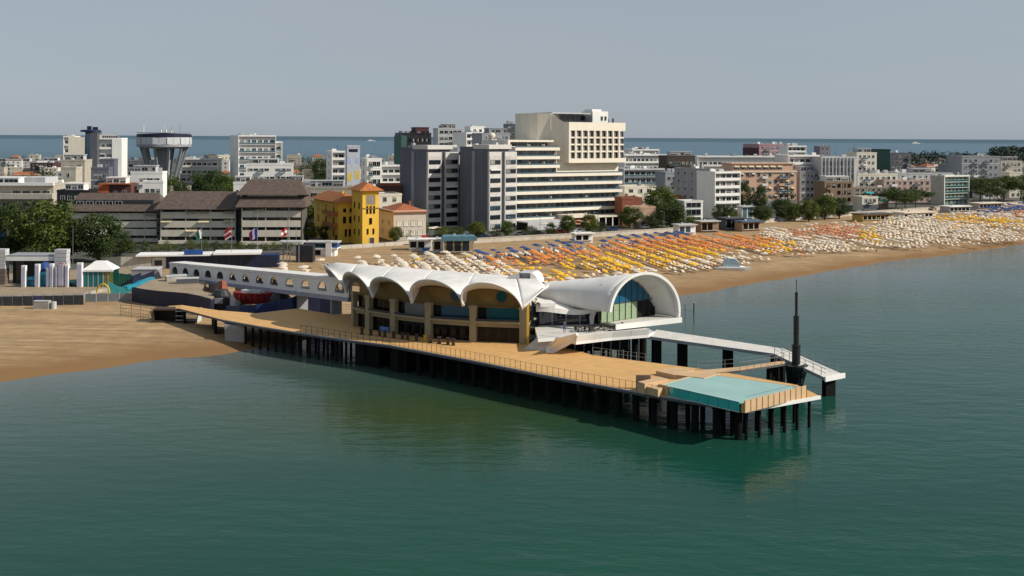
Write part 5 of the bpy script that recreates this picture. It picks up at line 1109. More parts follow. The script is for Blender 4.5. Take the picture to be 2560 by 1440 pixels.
vt_ = Bld('yellow_tower', 'slender yellow lookout tower with an orange tiled cap beside the villa', 'tower', 880, 907, 948, 330, 28, 476, YELLOW)
vt_.hip(2.2, ORTILE, 1.2); vt_.wins('F', 1, [vt_.ht-4.3], 2.8, 2.8, .6, .6, gm=CURT, fm=YELLOW, kinds=(0,)); vt_.wins('F', 3, [9.6], .55, 2.2, 1.0, 1.0, gm=GLASSD, fm=OCHRE, kinds=(0,)); vt_.wins('F', 1, [6.4], .8, 1.8, gm=GLASSD, fm=OCHRE, kinds=(0,)); vt_.wins('F', 2, [3.4], .5, 1.6, .8, .8, gm=GLASSD, fm=OCHRE, kinds=(0,))
part('string_course', MB().box(-.15, vt_.W+.15, -.15, 0, vt_.ht-5.6, vt_.ht-5.3), OCHRE, vt_.root); vt_.door('F', vt_.W*.45); vt_.wins('L', 2, [3, 7, 11], .9, 1.7, gm=GLASSD, fm=OCHRE, kinds=(0,))
hs_ = Bld('hip_roof_house', 'cream house with low terracotta hip roof left of the twin towers', 'house', 948, 985, 1066, 345, 24, 531, M('house_cream', (.58, .50, .42), var=.06)); hs_.hip(2.4, TERRA, .7); hs_.wins('F', 4, [1.6, 4.6], 1.6, 1.7, .8, .8, gm=M('cream_shutter', (.72, .66, .52)), kinds=(0,)); hs_.chimney(hs_.W*.65, 5, hs_.ht+1, 2.0); hs_.wins('L', 2, [1.8, 4.8], 1.1, 1.3)
# dark tower and white hotels behind the twin towers
bz = Bld('dark_glass_tower', 'almost black clad building behind the left grey tower', 'building', 985, 1005, 1078, 620, 20, 334, BLACKC, D=16); bz.wins('F', 6, [6+4*k for k in range(8)], 1.6, 1.8, gm=GLASSD, fm=FRAMED); bz.penthouse(bz.W*.5, bz.W*.95, 2, 12, 3.5, MAROON); bz.clutter(6, (BLACKC, DGREY, MAROON))
part('scaffold_net', MB().box(-.6, -.2, -.5, bz.D, 2, bz.ht-1).box(-.6, bz.W*.15, -.6, -.2, 2, bz.ht-1), NETG, bz.root)
bz = block('grey_attic_hotel', 'pale grey building with two rows of dark slanted windows', 1092, 1095, 1158, 600, 15, 322, 11, 5, LGREY, D=14, nL=0, clut=3, w=1.9, h=1.5, gm=GLASSD)
hotel('stepped_white_hotel', 'bright white stepped hotel rising behind the right grey tower', 1160, 1166, 1232, 580, 30, 333, 10, WHITE, D=16, lw=0, clut=6)
block('white_penthouse', 'small white rooftop pavilion of the stepped hotel', 1172, 1176, 1212, 590, 25, 318, 11, 2, WHITE, D=8, nL=0, clut=2)
block('violet_grey_block', 'violet-grey glass block between stepped hotel and seafront hotel', 1200, 1205, 1275, 520, 25, 335, 10, 6, GREY, D=12, nL=0, clut=5, gm=GLASSB)
block('far_penthouse', 'dark rooftop cabin seen beside the seafront hotel stair tower', 1262, 1265, 1292, 560, 10, 312, 12, 2, DGREY, D=8, nL=0, clut=2)

# ---- right cluster
hotel('stepped_terrace_hotel', 'white stepped terrace hotel just right of the seafront hotel', 1556, 1562, 1668, 640, 20, 388, 5, WHITE, D=18, lw=0, clut=12, pitch=2.6)
hotel('white_upper_hotel', 'white upper terraces stacked behind the stepped terrace hotel', 1578, 1582, 1648, 700, 20, 375, 6, WHITE, D=18, lw=0, clut=9, pitch=2.8)
hotel('rounded_grey_flats', 'grey flats with curved glazed balconies below the terrace hotel', 1556, 1560, 1662, 520, 22, 424, 5, LGREY, D=14, lw=0, clut=6, glass=GLASSP)
block('brown_office', 'dark brown office block with a lit orange sign cube', 1664, 1668, 1738, 620, 12, 391, 4, 6, M('dark_brown', (.07, .05, .04)), D=14, nL=0, clut=5)
block('violet_low_block', 'dim violet-grey low block below the brown office', 1660, 1664, 1720, 500, 15, 432, 4, 5, GREY, D=12, nL=0, clut=3)
block('pale_curved_house', 'pale low house with a curved gable right of the seafront hotel', 1558, 1562, 1640, 440, 20, 468, 4, 3, CREAM, D=9, nL=0, clut=1, w=1.8)
bz = Bld('brick_house', 'small red brick house half hidden by trees right of the hotel', 'house', 1553, 1556, 1606, 410, 15, 497, BRICK, D=8); bz.wins('F', 2, [2, 5], 1.2, 1.4); bz.chimney(3, 3, bz.ht, 1.4); bz.chimney(6, 3, bz.ht, 1)
bz = Bld('peach_garden_house', 'low peach garden house with an awning under the dark tree', 'house', 1572, 1576, 1640, 398, 12, 520, PEACH, D=7); bz.wins('F', 3, [1, 3.5], 1.3, 1.2, kinds=(0, 3)); 
bz = block('grey_bare_flats', 'bare grey concrete apartment block with few windows', 1686, 1776, 1792, 452, 33, 425, 6, 1, M('raw_grey', (.36, .36, .36), var=.12, streak=6), nL=5, clut=3, w=1.0, h=1.2)
hotel('balcony_flats', 'grey-white flats with stacked balconies right of the bare block', 1785, 1788, 1852, 446, 28, 432, 6, WHITE, D=12, lw=0, clut=3, cat='apartment block')
bz = block('white_bungalow', 'white bungalow with one wide window under the bare grey block', 1708, 1712, 1758, 412, 18, 505, 3, 1, WHITE, D=8, nL=0, clut=0, w=6, h=2.2)
hotel('long_white_hotel', 'long white hotel with continuous balconies behind the peach hotel', 1740, 1744, 1972, 640, 10, 392, 4, WHITE, D=16, lw=0, clut=10)
ph_ = block('peach_hotel', 'peach-coloured hotel with rows of white-framed windows', 1826, 1830, 1992, 520, 12, 428, 5, 11, PEACH, D=16, nL=0, clut=4, w=1.5, h=1.7, kinds=(0, 0, 1, 3))
part('attic', MB().box(1, ph_.W-1, 2, 14, ph_.ht, ph_.ht+3.4).box(.4, ph_.W-.4, 1.4, 14.5, ph_.ht+3.4, ph_.ht+3.8), PEACH, ph_.root)
for k in range(7): put('window', winmesh(2.4, 1.6, 3), ph_.root, (2+k*3.7, 2.0, ph_.ht+.9))
part('cornice', MB().box(-.3, ph_.W+.3, -.5, 0, ph_.ht-.6, ph_.ht-.2), CREAM, ph_.root)
bz = block('pink_panel_tower', 'dusty pink panelled block with maroon flank above the white hotel', 1858, 1898, 1978, 720, 14, 362, 8, 6, PINK, nL=3, clut=8, gm=GLASSB)
part('maroon_flank', MB().box(-.3, 0, 0, bz.D, bz.ht-9, bz.ht-2), MAROON, bz.root)
hotel('white_crown_hotel', 'white hotel with dark rooftop cubes right of the pink block', 1965, 1970, 2016, 680, 15, 366, 8, WHITE, D=12, lw=0, clut=6)
hotel('white_slope_hotel', 'white hotel with sloping terraces right of the peach hotel', 1968, 1972, 2060, 540, 15, 390, 6, WHITE, D=14, lw=0, clut=3)
block('small_far_tower', 'small dark-topped tower standing against the lagoon', 2048, 2050, 2076, 900, 8, 367, 8, 2, M('grey_violet', (.25, .22, .25)), D=12, nL=0, clut=2)
gt = Bld('grey_fin_tower', 'grey office tower with vertical fins overhanging a brown base', 'office building', 2018, 2052, 2142, 535, 14, 394, LGREY); gt.wins('F', 6, [10+3.2*k for k in range(4)], 1.9, 2.2, gm=GLASSB); gt.clutter(3)
for k in range(10): part('fin', MB().box(k*gt.W/10, k*gt.W/10+.4, -.9, 0, 9, gt.ht), LGREY, gt.root)
part('overhang_slab', MB().box(-1, gt.W+1.5, -2, 2, 8.2, 9), DGREY, gt.root)
bz = block('brown_base_block', 'brown rendered block below the grey fin tower', 2058, 2062, 2134, 505, 12, 456, 4, 5, M('brown_render', (.27, .18, .11), var=.1), D=10, nL=0, clut=0, fm=FRAMED, gm=GLASSD)
part('cream_panel', MB().box(-.5, 4, -.3, 0, 3, 7.5), CREAM, bz.root)
block('dark_narrow_flats', 'dark narrow flats left of the grey fin tower', 1995, 2000, 2050, 535, 12, 430, 5, 4, GREY, D=8, nL=0, clut=1)
block('beige_corner_block', 'beige block with corner balconies between fin tower and dark tower', 2138, 2142, 2192, 620, 12, 383, 7, 4, CREAM, D=12, nL=0, clut=2)
bz = Bld('dark_green_tower', 'dark bottle-green glass slab tower', 'tower', 2183, 2188, 2226, 640, 12, 375, M('bottle_green_glass', (.006, .028, .028), rough=.15), D=12)
for k in range(8): part('glass_seam', MB().box(0, bz.W, -.06, 0, 2+k*3.3, 2.15+k*3.3), BLACKC, bz.root)
bz = block('charcoal_flats', 'charcoal flats with brown balconies right of the dark green tower', 2222, 2226, 2278, 660, 12, 384, 7, 5, DGREY, D=14, nL=0, clut=6)
block('cream_low_shops', 'cream low shops with flat roofs below the dark green tower', 2140, 2144, 2246, 570, 10, 436, 4, 7, CREAM, D=10, nL=0, clut=5)
bz = block('turquoise_awning_house', 'low house with turquoise awnings and green railings near the beach', 2130, 2134, 2222, 515, 12, 470, 4, 6, M('house_taupe', (.30, .24, .18)), D=9, nL=0, clut=3)
for k, z in ((0, 4), (1, 6.5), (2, 4.2)): part('awning', MB().face([(2+k*4, -.1, z+1.4), (2+k*4, -1.8, z+.7), (6+k*4, -1.8, z+.7), (6+k*4, -.1, z+1.4)]), TEALA, bz.root)
part('green_rail', MB().box(0, bz.W, -.9, -.8, 3.2, 4.2), MATS['green_glass'], bz.root)
bz = block('cream_corner_house', 'cream corner house by the beach road below the awning house', 2152, 2156, 2196, 497, 12, 494, 2, 3, CREAM, D=8, nL=0, clut=0)
block('pink_row_houses', 'pink terraced houses behind the umbrella pines', 2205, 2210, 2330, 565, 12, 452, 4, 8, M('soft_pink', (.55, .38, .32)), D=10, nL=0, clut=4)
block('solar_roof_hall', 'low hall with dark curved solar roof and white railing', 2244, 2248, 2382, 600, 10, 434, 4, 9, LGREY, D=20, nL=0, clut=5, roof=FELT)
gh = hotel('green_glass_hotel', 'white hotel with sea-green glass balconies beside the umbrella pines', 2328, 2362, 2424, 548, 30, 441, 5, M('pale_green_white', (.70, .72, .62)), lw=0, clut=2, glass=GLASST, gm=M('sea_green_glass', (.02, .12, .10), rough=.1, spec=.8))
part('beige_side', MB().box(-.3, 0, 0, gh.D, -1, gh.ht), STONE, gh.root)
for a in (('grey_far_complex', 'grey complex with long dark window bands on the far right', 2400, 2405, 2500, 620, 8, 392, 6, 7, GREY), ('stepped_beige_flats', 'beige stepped flats at the far right behind the pines', 2498, 2502, 2556, 640, 10, 404, 6, 5, STONE), ('lilac_far_block', 'lilac-grey far block left of the grey complex', 2372, 2376, 2420, 760, 8, 412, 5, 4, M('lilac_grey', (.28, .27, .31)))):
    block(*a, D=16, nL=0, clut=5)
block('cream_beach_house', 'small cream beach house at the far right edge', 2520, 2524, 2556, 620, 8, 432, 3, 2, CREAM, D=8, nL=0, clut=0)

# ---- far low houses filling the town
random.seed(21)
BH = [(M('far_white', (.66, .64, .6)), 'pale'), (CREAM, 'cream'), (LGREY, 'grey'), (BEIGE, 'beige'), (STONE, 'sandy')]
cnt = 0
for Yf in (470, 540, 600, 700, 780, 880, 980, 1100, 1220):
    u = -40
    while u < 2600:
        wpx = random.uniform(34, 90)*600/Yf*.9; hgt = random.uniform(5, 10) if Yf < 700 else random.uniform(6, 13)
        if random.random() < .62 and Yf-25 > 395+max(0, u-1400)*.17:
            vt = PV+(H-Z0-hgt)*F/Yf+(u-1280)*SL; m_, cl = random.choice(BH); roofk = random.random()
            lmk = [(150, 'left of the stair-tower hotel'), (340, 'around the stair-tower hotel'), (480, 'behind the water tower'), (600, 'right of the water tower'), (760, 'around the white slab hotel'), (900, 'around the mural tower'), (1060, 'left of the twin grey towers'), (1300, 'behind the twin grey towers'), (1560, 'behind the seafront hotel'), (1750, 'right of the seafront hotel'), (1990, 'behind the peach hotel'), (2140, 'around the grey fin tower'), (2300, 'right of the dark green tower'), (9999, 'at the right end of town')]
            lk = next(t_ for lim, t_ in lmk if u+wpx/2 < lim); rw = 'near' if Yf < 600 else 'middle' if Yf < 900 else 'far'
            b = Bld('town_house', f'{cl} {"tile" if roofk < .4 else "flat"}-roofed low house in the {rw} rows {lk}', 'house', u-2, u, u+wpx, Yf+random.uniform(-18, 18), random.uniform(2, 22), vt, m_, D=random.uniform(8, 13), group='far low houses of the town')
            nf = max(2, int(b.ht/3.1)); b.wins('F', max(2, int(b.W/3.4)), [k*3.1+.9 for k in range(nf)], 1.3, 1.4)
            if random.random() < .5 and b.W > 6: b.bals('F', [k*3.1+.1 for k in range(1, nf)], b.W*random.uniform(.3, .6), b.W*random.uniform(.02, .35), 1.1, .9, random.choice((WHITE, m_)))
            if roofk < .4: b.hip(random.uniform(1.6, 2.6), random.choice((TERRA, BROWNT, TERRA)), .5)
            else: b.clutter(2)
            cnt += 1
        u += wpx+random.uniform(6, 60)

# ================================================================== trees
def crown_mesh(seed, mat, kind):
    """unit tree crown: width about 1, height from 0 to 1 of the crown; leaf-sized faces in clumps"""
    rnd = random.Random(seed); q = MB(); clumps = []
    n_ = {'round': 78, 'pine': 62, 'bush': 40, 'tall': 60}[kind]
    for i in range(n_):
        while True:
            x, y, z = rnd.uniform(-1, 1), rnd.uniform(-1, 1), rnd.uniform(-1, 1)
            if x*x+y*y+z*z < 1: break
        r = (x*x+y*y+z*z)**.5; k = (.45+.55*rnd.random()**.5)/max(r, .2) if r < .6 else 1
        x, y, z = x*k, y*k, z*k
        if kind == 'pine': c = (x*.44, y*.44, .74+.22*z*(1-.5*(x*x+y*y))+.05*rnd.uniform(-1, 1)); s = rnd.uniform(.10, .16)
        elif kind == 'tall': c = (x*.34, y*.34, .52+z*.44); s = rnd.uniform(.10, .17)
        elif kind == 'bush': c = (x*.38, y*.38, .42+z*.36); s = rnd.uniform(.14, .22)
        else: c = (x*.37+.05*rnd.uniform(-1, 1), y*.37, .50+z*.40); s = rnd.uniform(.11, .19)
        clumps.append((c, s))
    for c, s in clumps:
        m_ = 74 if kind != 'bush' else 60
        for j in range(m_):
            d = Vector((rnd.gauss(0, 1), rnd.gauss(0, 1), rnd.gauss(0, 1)))
            d.normalize(); p = Vector(c)+Vector((d.x, d.y, d.z*.8))*s*rnd.uniform(.55, 1.05)
            nrm = (d+Vector((rnd.uniform(-.7, .7), rnd.uniform(-.7, .7), rnd.uniform(-.3, .9)))).normalized(); a = nrm.orthogonal().normalized(); b_ = nrm.cross(a); l = rnd.uniform(.013, .027)
            th = rnd.uniform(0, 6.28); a, b_ = a*math.cos(th)+b_*math.sin(th), b_*math.cos(th)-a*math.sin(th)
            q.face([p-a*l, p-b_*l*.7, p+a*l, p+b_*l*.7])
    return q.mesh('crown', mat)
def trunk_mesh(kind):
    q = MB(); h = .55 if kind == 'pine' else .3
    q.tube((0, 0, -.06), (.015, .01, h*.6), .035, 7, .026); q.tube((.015, .01, h*.6), (0, 0, h*1.25), .026, 7, .014)
    for k in range(5): a_ = k*1.3; q.tube((.01, .01, h*.75), (.24*math.cos(a_), .24*math.sin(a_), h+.2+.04*k), .014, 5, .006)
    return q.mesh('trunk', BARK)
CR_ = {k: [crown_mesh(10*i+j, LEAF[(3 if k == 'pine' else j % 3)], k) for j in range(3)] for i, k in enumerate(('round', 'pine', 'bush', 'tall'))}
TR_ = {k: trunk_mesh(k) for k in CR_}
NTREE = 0
def tree(u, vb, vt, wpx, kind, tone, label, name='tree', group=None, z=Z0, Y=None):
    global NTREE
    p = pz(u, vb, z) if Y is None else Vector(((u-PU)/F*Y, Y, z)); s_ = p.y/F; h = (vb-vt)*s_ if Y is None else (py(u, vt, Y).z-z); w = wpx*s_
    t = thing(name, label, 'tree' if name != 'shrub' else 'shrub', p.to_tuple(), random.uniform(0, 6.28), group)
    put('trunk', TR_[kind], t, sc=(min(w, h), min(w, h), h)); put('crown', CR_[kind][tone], t, sc=(w*1.12, w*1.12, h*1.04)); NTREE += 1
    return t
random.seed(31)
for a in (
 (22,650,492,95,'round',1,'dark leafy tree cut by the left edge of the picture'),
 (118,655,494,185,'round',0,'largest broad green tree left of the condominium'),
 (246,655,522,120,'round',1,'dark full tree touching the left condominium wing'),
 (52,640,560,84,'bush',2,'round yellow-green bush tree behind the park pavilion'),
 (165,650,540,110,'round',1,'shaded tree between the two big trees on the left'),
 (300,640,575,70,'round',1,'small dark tree under the left condominium wing'),
 (765,606,551,62,'round',2,'bright green tree left of the yellow villa'),
 (765,560,495,60,'round',0,'green tree top behind the condominium right wing'),
 (810,604,562,34,'tall',1,'dark slim tree in the shade of the yellow villa'),
 (990,603,566,38,'round',2,'small bright street tree before the hip roof house'),
 (1052,594,548,46,'round',0,'street tree in front of the left grey tower'),
 (1022,600,568,34,'bush',1,'low dark tree beside the hip roof house wall'),
 (1108,592,560,52,'bush',2,'low green tree under the left grey tower'),
 (1142,592,562,48,'bush',0,'second low tree under the left grey tower'),
 (1192,594,553,52,'round',2,'airy tree between the twin grey towers'),
 (1240,592,562,40,'bush',1,'dark shrubby tree at the foot of the right grey tower'),
 (1268,592,549,38,'round',0,'bushy tree where right grey tower meets hotel'),
 (1325,590,560,44,'bush',1,'dark tree before the hotel low canopy'),
 (1378,590,556,36,'tall',1,'slim dark tree before the hotel entrance'),
 (1420,584,535,44,'round',0,'rounded tree left of the hotel entrance roof'),
 (1474,582,534,46,'round',2,'rounded tree before the hotel terrace posts'),
 (1500,580,550,36,'bush',1,'small dark tree right of the terrace posts'),
 (1580,570,513,70,'round',0,'leafy tree at the right corner of the seafront hotel'),
 (1652,560,461,96,'round',0,'tallest dark green tree right of the seafront hotel'),
 (1680,570,500,82,'round',1,'lower dark tree in front of the tallest one'),
 (1640,572,525,60,'bush',1,'shaded bush tree beside the peach garden house'),
 (1728,566,532,60,'bush',0,'low tree below the white bungalow'),
 (1808,556,506,62,'round',1,'dark dense tree before the bare grey flats'),
 (1835,558,528,52,'bush',2,'lighter bush tree before the balcony flats'),
 (1862,530,452,44,'tall',1,'tall slim tree left of the peach hotel'),
 (1900,530,465,46,'tall',1,'reddish-dark slim tree against the peach hotel'),
 (1905,556,510,64,'round',1,'dark tree below the peach hotel, left'),
 (1955,552,490,54,'round',1,'dark tree at the right end of the peach hotel'),
 (1985,552,505,56,'round',0,'green tree left of centre in the row before the fin tower'),
 (2022,552,500,52,'round',2,'bright tree in the row before the fin tower'),
 (2062,548,484,66,'round',0,'tall tree in the row before the fin tower'),
 (2098,545,490,56,'round',1,'last dark tree of the row before the fin tower'),
 (2240,525,472,82,'pine',0,'left umbrella pine before the pink houses'),
 (2290,522,474,86,'pine',1,'right umbrella pine before the pink houses'),
 (2262,528,486,70,'pine',2,'lower umbrella pine between the other two'),
 (2450,508,446,96,'pine',1,'left pine of the grove at the right edge'),
 (2510,505,444,110,'pine',0,'middle pine of the grove at the right edge'),
 (2552,502,440,100,'pine',1,'rightmost pine of the grove cut by the frame'),
 (2475,512,468,80,'pine',2,'low pine at the front of the right grove'),
 ):
    tree(*a)
for i, a in enumerate(((525,505,420,100,'round',1,560),(565,500,432,60,'round',0,540),(430,500,440,50,'tall',0,455),(455,500,445,46,'round',1,450),(535,500,447,70,'round',1,430),(800,440,388,44,'round',1,700),(790,470,436,60,'bush',1,560),(770,440,402,70,'bush',1,720),(20,440,428,90,'bush',0,640),(70,440,428,80,'bush',2,600),(110,440,430,70,'bush',0,620),(20,420,392,40,'round',1,1100))):
    tree(*a[:6], ['dark tree crown behind the middle condominium roof','green tree right of the dark crown behind the condominium','feathery tree at the foot of the water tower','low tree right of the water tower foot','dark tree close behind the condominium roofs','dark tree beside the mural apartments','low bush trees left of the mural apartments foot','dark hedge tree before the far lagoon shore','left hedge tree behind the market hall','middle hedge tree behind the market hall','right hedge tree behind the market hall','round tree on the far left shore'][i], Y=a[6])
# promenade shrubs in front of the condominium
for i in range(14):
    u = 330+i*30; tree(u, 632-i*.6, 606-random.uniform(0, 14), 34, 'bush', i % 3, 'garden shrub in the hedge below the condominium balconies', 'shrub', 'garden shrubs below the condominium')
# far town trees between the houses: one mass each side of the far shore
def wood(name, u0, u1, Y0, Y1, n_, h0, h1, label_seed, mats):
    rnd = random.Random(label_seed); q = MB()
    for i in range(n_):
        Y = rnd.uniform(Y0, Y1); u = rnd.uniform(u0, u1); x = (u-PU)/F*Y; h = rnd.uniform(h0, h1); w = h*rnd.uniform(.6, 1.0)
        for j in range(110):
            d = Vector((rnd.gauss(0, 1), rnd.gauss(0, 1), rnd.gauss(0, 1))).normalized(); p = Vector((x+d.x*w*.5, Y+d.y*w*.5, Z0+h*.58+d.z*h*.42)); l = rnd.uniform(.35, .75)*h/10
            nrm = (d+Vector((rnd.uniform(-.6, .6), rnd.uniform(-.6, .6), rnd.uniform(-.2, .8)))).normalized(); a = nrm.orthogonal().normalized(); b_ = nrm.cross(a); q.face([p-a*l, p-b_*l, p+a*l, p+b_*l])
    o = q.mesh(name, mats); ob = put(name, o); ob['kind'] = 'stuff'; ob['label'] = 'far trees massed between the town roofs'; ob['category'] = 'trees'; return ob
wood('far_town_trees', -100, 2600, 480, 1350, 420, 5, 10, 4, LEAF[1])
o = wood('lagoon_wood', 2265, 2470, 900, 1600, 190, 8, 17, 5, M('far_leaves', (.022, .045, .030), var=.3, isl=.4)); o['label'] = 'dark wood on the far right shore of the lagoon'
o = wood('headland_wood', 2485, 2700, 1000, 1600, 230, 15, 25, 6, MATS['far_leaves']); o['label'] = 'taller dark wood on the headland at the right edge'

# ================================================================== seawall, promenade, kiosks
sw = [pz(u, v, 2.2) for u, v in ((1185,606),(1330,598),(1500,590),(1600,584),(1700,577),(1800,568),(1900,557),(2020,547),(2130,538),(2300,526),(2430,518),(2570,509))]
wl = thing('sea_wall', 'low pale concrete sea wall between promenade and parasol rows', 'wall', sw[0].to_tuple())
for i in range(len(sw)-1):
    a, b2 = local(wl, sw[i]), local(wl, sw[i+1]); n_ = max(2, int((b2-a).length/6))
    for k in range(n_): p0, p1 = a.lerp(b2, k/n_), a.lerp(b2, (k+.99)/n_); part('wall_panel', MB().obox(p0, p1, .4, -.6, 1.1, w2=.1).obox(p0, p1, .5, 1.1, 1.3, w2=.25), STONE, wl)
prm = offset(sw, 6); mb = MB(); mb.grid([[ (p.x, p.y, 2.26) for p in offset(sw, .4)], [(p.x, p.y, 2.26) for p in offset(sw, 9)]]); struct('promenade', mb, M('promenade_paving', (.30, .28, .25), var=.12))
w2 = [pz(u, v, 2.1) for u, v in ((850,622),(960,615),(1060,607),(1100,604))]
lw_ = thing('garden_wall', 'low pale garden wall below the yellow villa', 'wall', w2[0].to_tuple())
for i in range(3):
    a, b2 = local(lw_, w2[i]), local(lw_, w2[i+1])
    for k in range(4): part('wall_panel', MB().obox(a.lerp(b2, k/4), a.lerp(b2, (k+.98)/4), .3, -.5, 1.0), STONE, lw_)
def kiosk(u, v, w, d, h, rz, wall, roofm, label, glassm=GLASSD, ov=.5, z=2.1):
    t = thing('beach_kiosk', label, 'kiosk', pz(u, v, z).to_tuple(), rz)
    part('wall', MB().box(-w/2, w/2, 0, d, -.4, h), wall, t); rf_ = part('roof', MB().box(-w/2-ov, w/2+ov, -ov*1.6, d+ov, h, h+.3), roofm, t); part('roof_vent', MB().box(-w*.2, -w*.2+.7, d*.4, d*.4+.6, h+.3, h+.8), LGREY, rf_)
    for k in range(max(1, int(w/2.4))): part('shutter', MB().box(-w/2+.4+k*2.3, -w/2+2.2+k*2.3, -.06, 0, .6, h-.5), glassm, t)
    part('counter', MB().box(-w/2+.3, w/2-.3, -.5, 0, .5, .62), FRAME, t); return t
kiosk(1148,634,8.0,5,4.6,.1,M('kiosk_sand', (.42, .34, .20)),M('kiosk_teal', (.10, .22, .28)),'sandy kiosk with a blue-green fascia roof at the top of the beach',BLACKC)
part('fascia', MB().box(-5.2, 4.9, -1.5, -1.2, 3.7, 5.0), M('kiosk_teal', ()) if 0 else MATS['kiosk_teal'], bpy.data.objects['beach_kiosk'])
kiosk(1050,625,6.5,4,2.9,.05,WHITE,WHITE,'white flat-roofed beach bar with a red sign left of the sandy kiosk')
kiosk(1095,629,3.0,3,3.4,.05,WHITE,WHITE,'narrow white beach cabin between the beach bar and sandy kiosk')
kiosk(1460,605,6.0,3,2.6,.3,WHITE,WHITE,'white changing cabin among the blue parasols below the hotel')
kiosk(1718,585,6.5,4,3.0,.35,WHITE,LGREY,'white cabin with grey windows at the sea wall among parasols',GLASSB)
kiosk(1775,580,7.0,4,3.6,.35,M('kiosk_wood', (.30, .18, .11)),LGREY,'brown timber beach bar with a grey roof at the sea wall')
kiosk(1880,577,8.0,5,3.2,.4,M('kiosk_wood2', (.46, .30, .18)),M('blue_grey_roof', (.07, .13, .22)),'timber cabin with a blue-grey roof right of the dark screen')
kiosk(1838,574,8.0,5,4.0,.4,DGREY,FELT,'dark screened beach building before the green trees')
kiosk(1870,548,5.5,4,5.0,.3,WHITE,LGREY,'small glazed pavilion behind the dark screened beach building',GLASSP)
kiosk(2195,552,16,6,2.6,.45,M('bar_yellow', (.62, .42, .13)),FELT,'long yellow beach bar with a dark roof on the far right beach')
kiosk(2300,545,18,6,2.2,.45,WHITE,WHC,'long cream awning bar on the far right beach')
kiosk(2400,530,12,6,2.4,.4,LGREY,WHITE,'pale beach bar below the green glass hotel')
kiosk(2480,521,16,6,2.4,.4,STONE,CREAM,'cream low beach bar below the pine grove')
kiosk(1790,535,3,2,2.4,.4,WHITE,WHITE,'tiny white guard cabin behind the promenade trees')
bs = thing('blue_storage_box', 'bright blue storage box beside the white beach bar', 'box', pz(1064,636,2.0).to_tuple()); part('body', MB().box(-.9, .9, 0, 1.4, -.1, 1.5), M('royal_blue', (.02, .09, .33)), bs); part('lid', MB().box(-1, 1, -.1, 1.5, 1.5, 1.65), NAVY, bs)
rs = thing('red_sign', 'red and white advertising board on the beach bar', 'sign', pz(1061,622,2.0).to_tuple()); part('board', MB().box(-.9, .9, 0, .15, 1.6, 4.0), REDB, rs); part('white_stripe', MB().box(-.3, .9, -.03, 0, 2.2, 2.9), WHITE, rs); part('post', MB().box(-.08, .08, .02, .12, -.1, 1.6), METAL, rs)

# ================================================================== parasols and sun loungers
def inpoly(u, v, poly):
    c = False; n_ = len(poly)
    for i in range(n_):
        (x0, y0), (x1, y1) = poly[i], poly[(i+1)%n_]
        if (y0 > v) != (y1 > v) and u < (x1-x0)*(v-y0)/(y1-y0)+x0: c = not c
    return c
ZONES = [('blue', [(1190,618),(1330,606),(1480,590),(1650,580),(1725,572),(1730,584),(1640,590),(1560,596),(1440,612),(1300,626),(1195,634)]),
 ('salmon', [(1965,566),(2090,558),(2170,566),(2130,582),(2000,586)]),
 ('white', [(1395,690),(1560,668),(1700,645),(1850,622),(1990,606),(2050,612),(1900,634),(1720,655),(1560,682),(1430,700)]),
 ('yellow', [(1300,650),(1420,636),(1540,616),(1640,614),(1720,612),(1800,618),(1900,604),(1990,596),(2000,606),(1860,620),(1720,643),(1560,666),(1400,688),(1290,676)]),
 ('orange', [(1180,632),(1300,624),(1440,610),(1560,594),(1680,588),(1760,580),(1900,588),(1985,598),(1860,608),(1760,616),(1620,616),(1520,620),(1420,638),(1290,650),(1190,648)]),
 ('yellow', [(2110,572),(2180,574),(2270,590),(2160,592)]), ('yellow', [(2330,536),(2440,534),(2560,545),(2560,556),(2440,552),(2340,548)]),
 ('blue', [(2410,524),(2480,514),(2570,502),(2570,524),(2470,530)]), ('orange', [(2470,532),(2570,522),(2570,530)]),
 ('white', [(1900,570),(2050,556),(2250,538),(2420,528),(2580,528),(2580,580),(2400,596),(2200,604),(2040,612),(1950,600)]),
 ('white', [(1080,622),(1190,632),(1290,652),(1290,676),(1420,694),(1330,708),(1180,702),(990,686),(900,668),(960,648),(1020,636)]),
 ('sparse', [(640,668),(760,642),(900,632),(1020,634),(960,650),(900,670),(800,668),(700,680)])]
PM = {'blue': BLUE, 'salmon': SALM, 'white': WHC, 'yellow': YELC, 'orange': ORC, 'sparse': WHC}
def parasol_geo(q, x, y, z, r, h, tilt, m_, seg=8):
    i = len(q.v); tx, ty = tilt
    q.v += [(x+r*math.cos(2*math.pi*k/seg), y+r*math.sin(2*math.pi*k/seg), z+h-.34+tx*math.cos(2*math.pi*k/seg)) for k in range(seg)]+[(x, y, z+h)]
    q.v += [(x+r*math.cos(2*math.pi*k/seg), y+r*math.sin(2*math.pi*k/seg), z+h-.5+tx*math.cos(2*math.pi*k/seg)) for k in range(seg)]
    for k in range(seg): l = (k+1)%seg; q.f.append((i+k, i+l, i+seg)); q.m.append(m_); q.f.append((i+seg+1+k, i+seg+1+l, i+l, i+k)); q.m.append(m_)
MORD = [BLUE, SALM, WHC, YELC, ORC, POLE]; MIX = {'blue': 0, 'salmon': 1, 'white': 2, 'yellow': 3, 'orange': 4, 'sparse': 2}
def canopy(kind): 
    def mk(): q = MB(); parasol_geo(q, 0, 0, 0, 1.15, 2.3, (.05, 0), 0, 12); return q.mesh('canopy', PM[kind])
    return cached(('canopy', kind), mk)
polem = MB().cyl(0, 0, -.2, 2.5, .035, 6).mesh('pole', POLE)
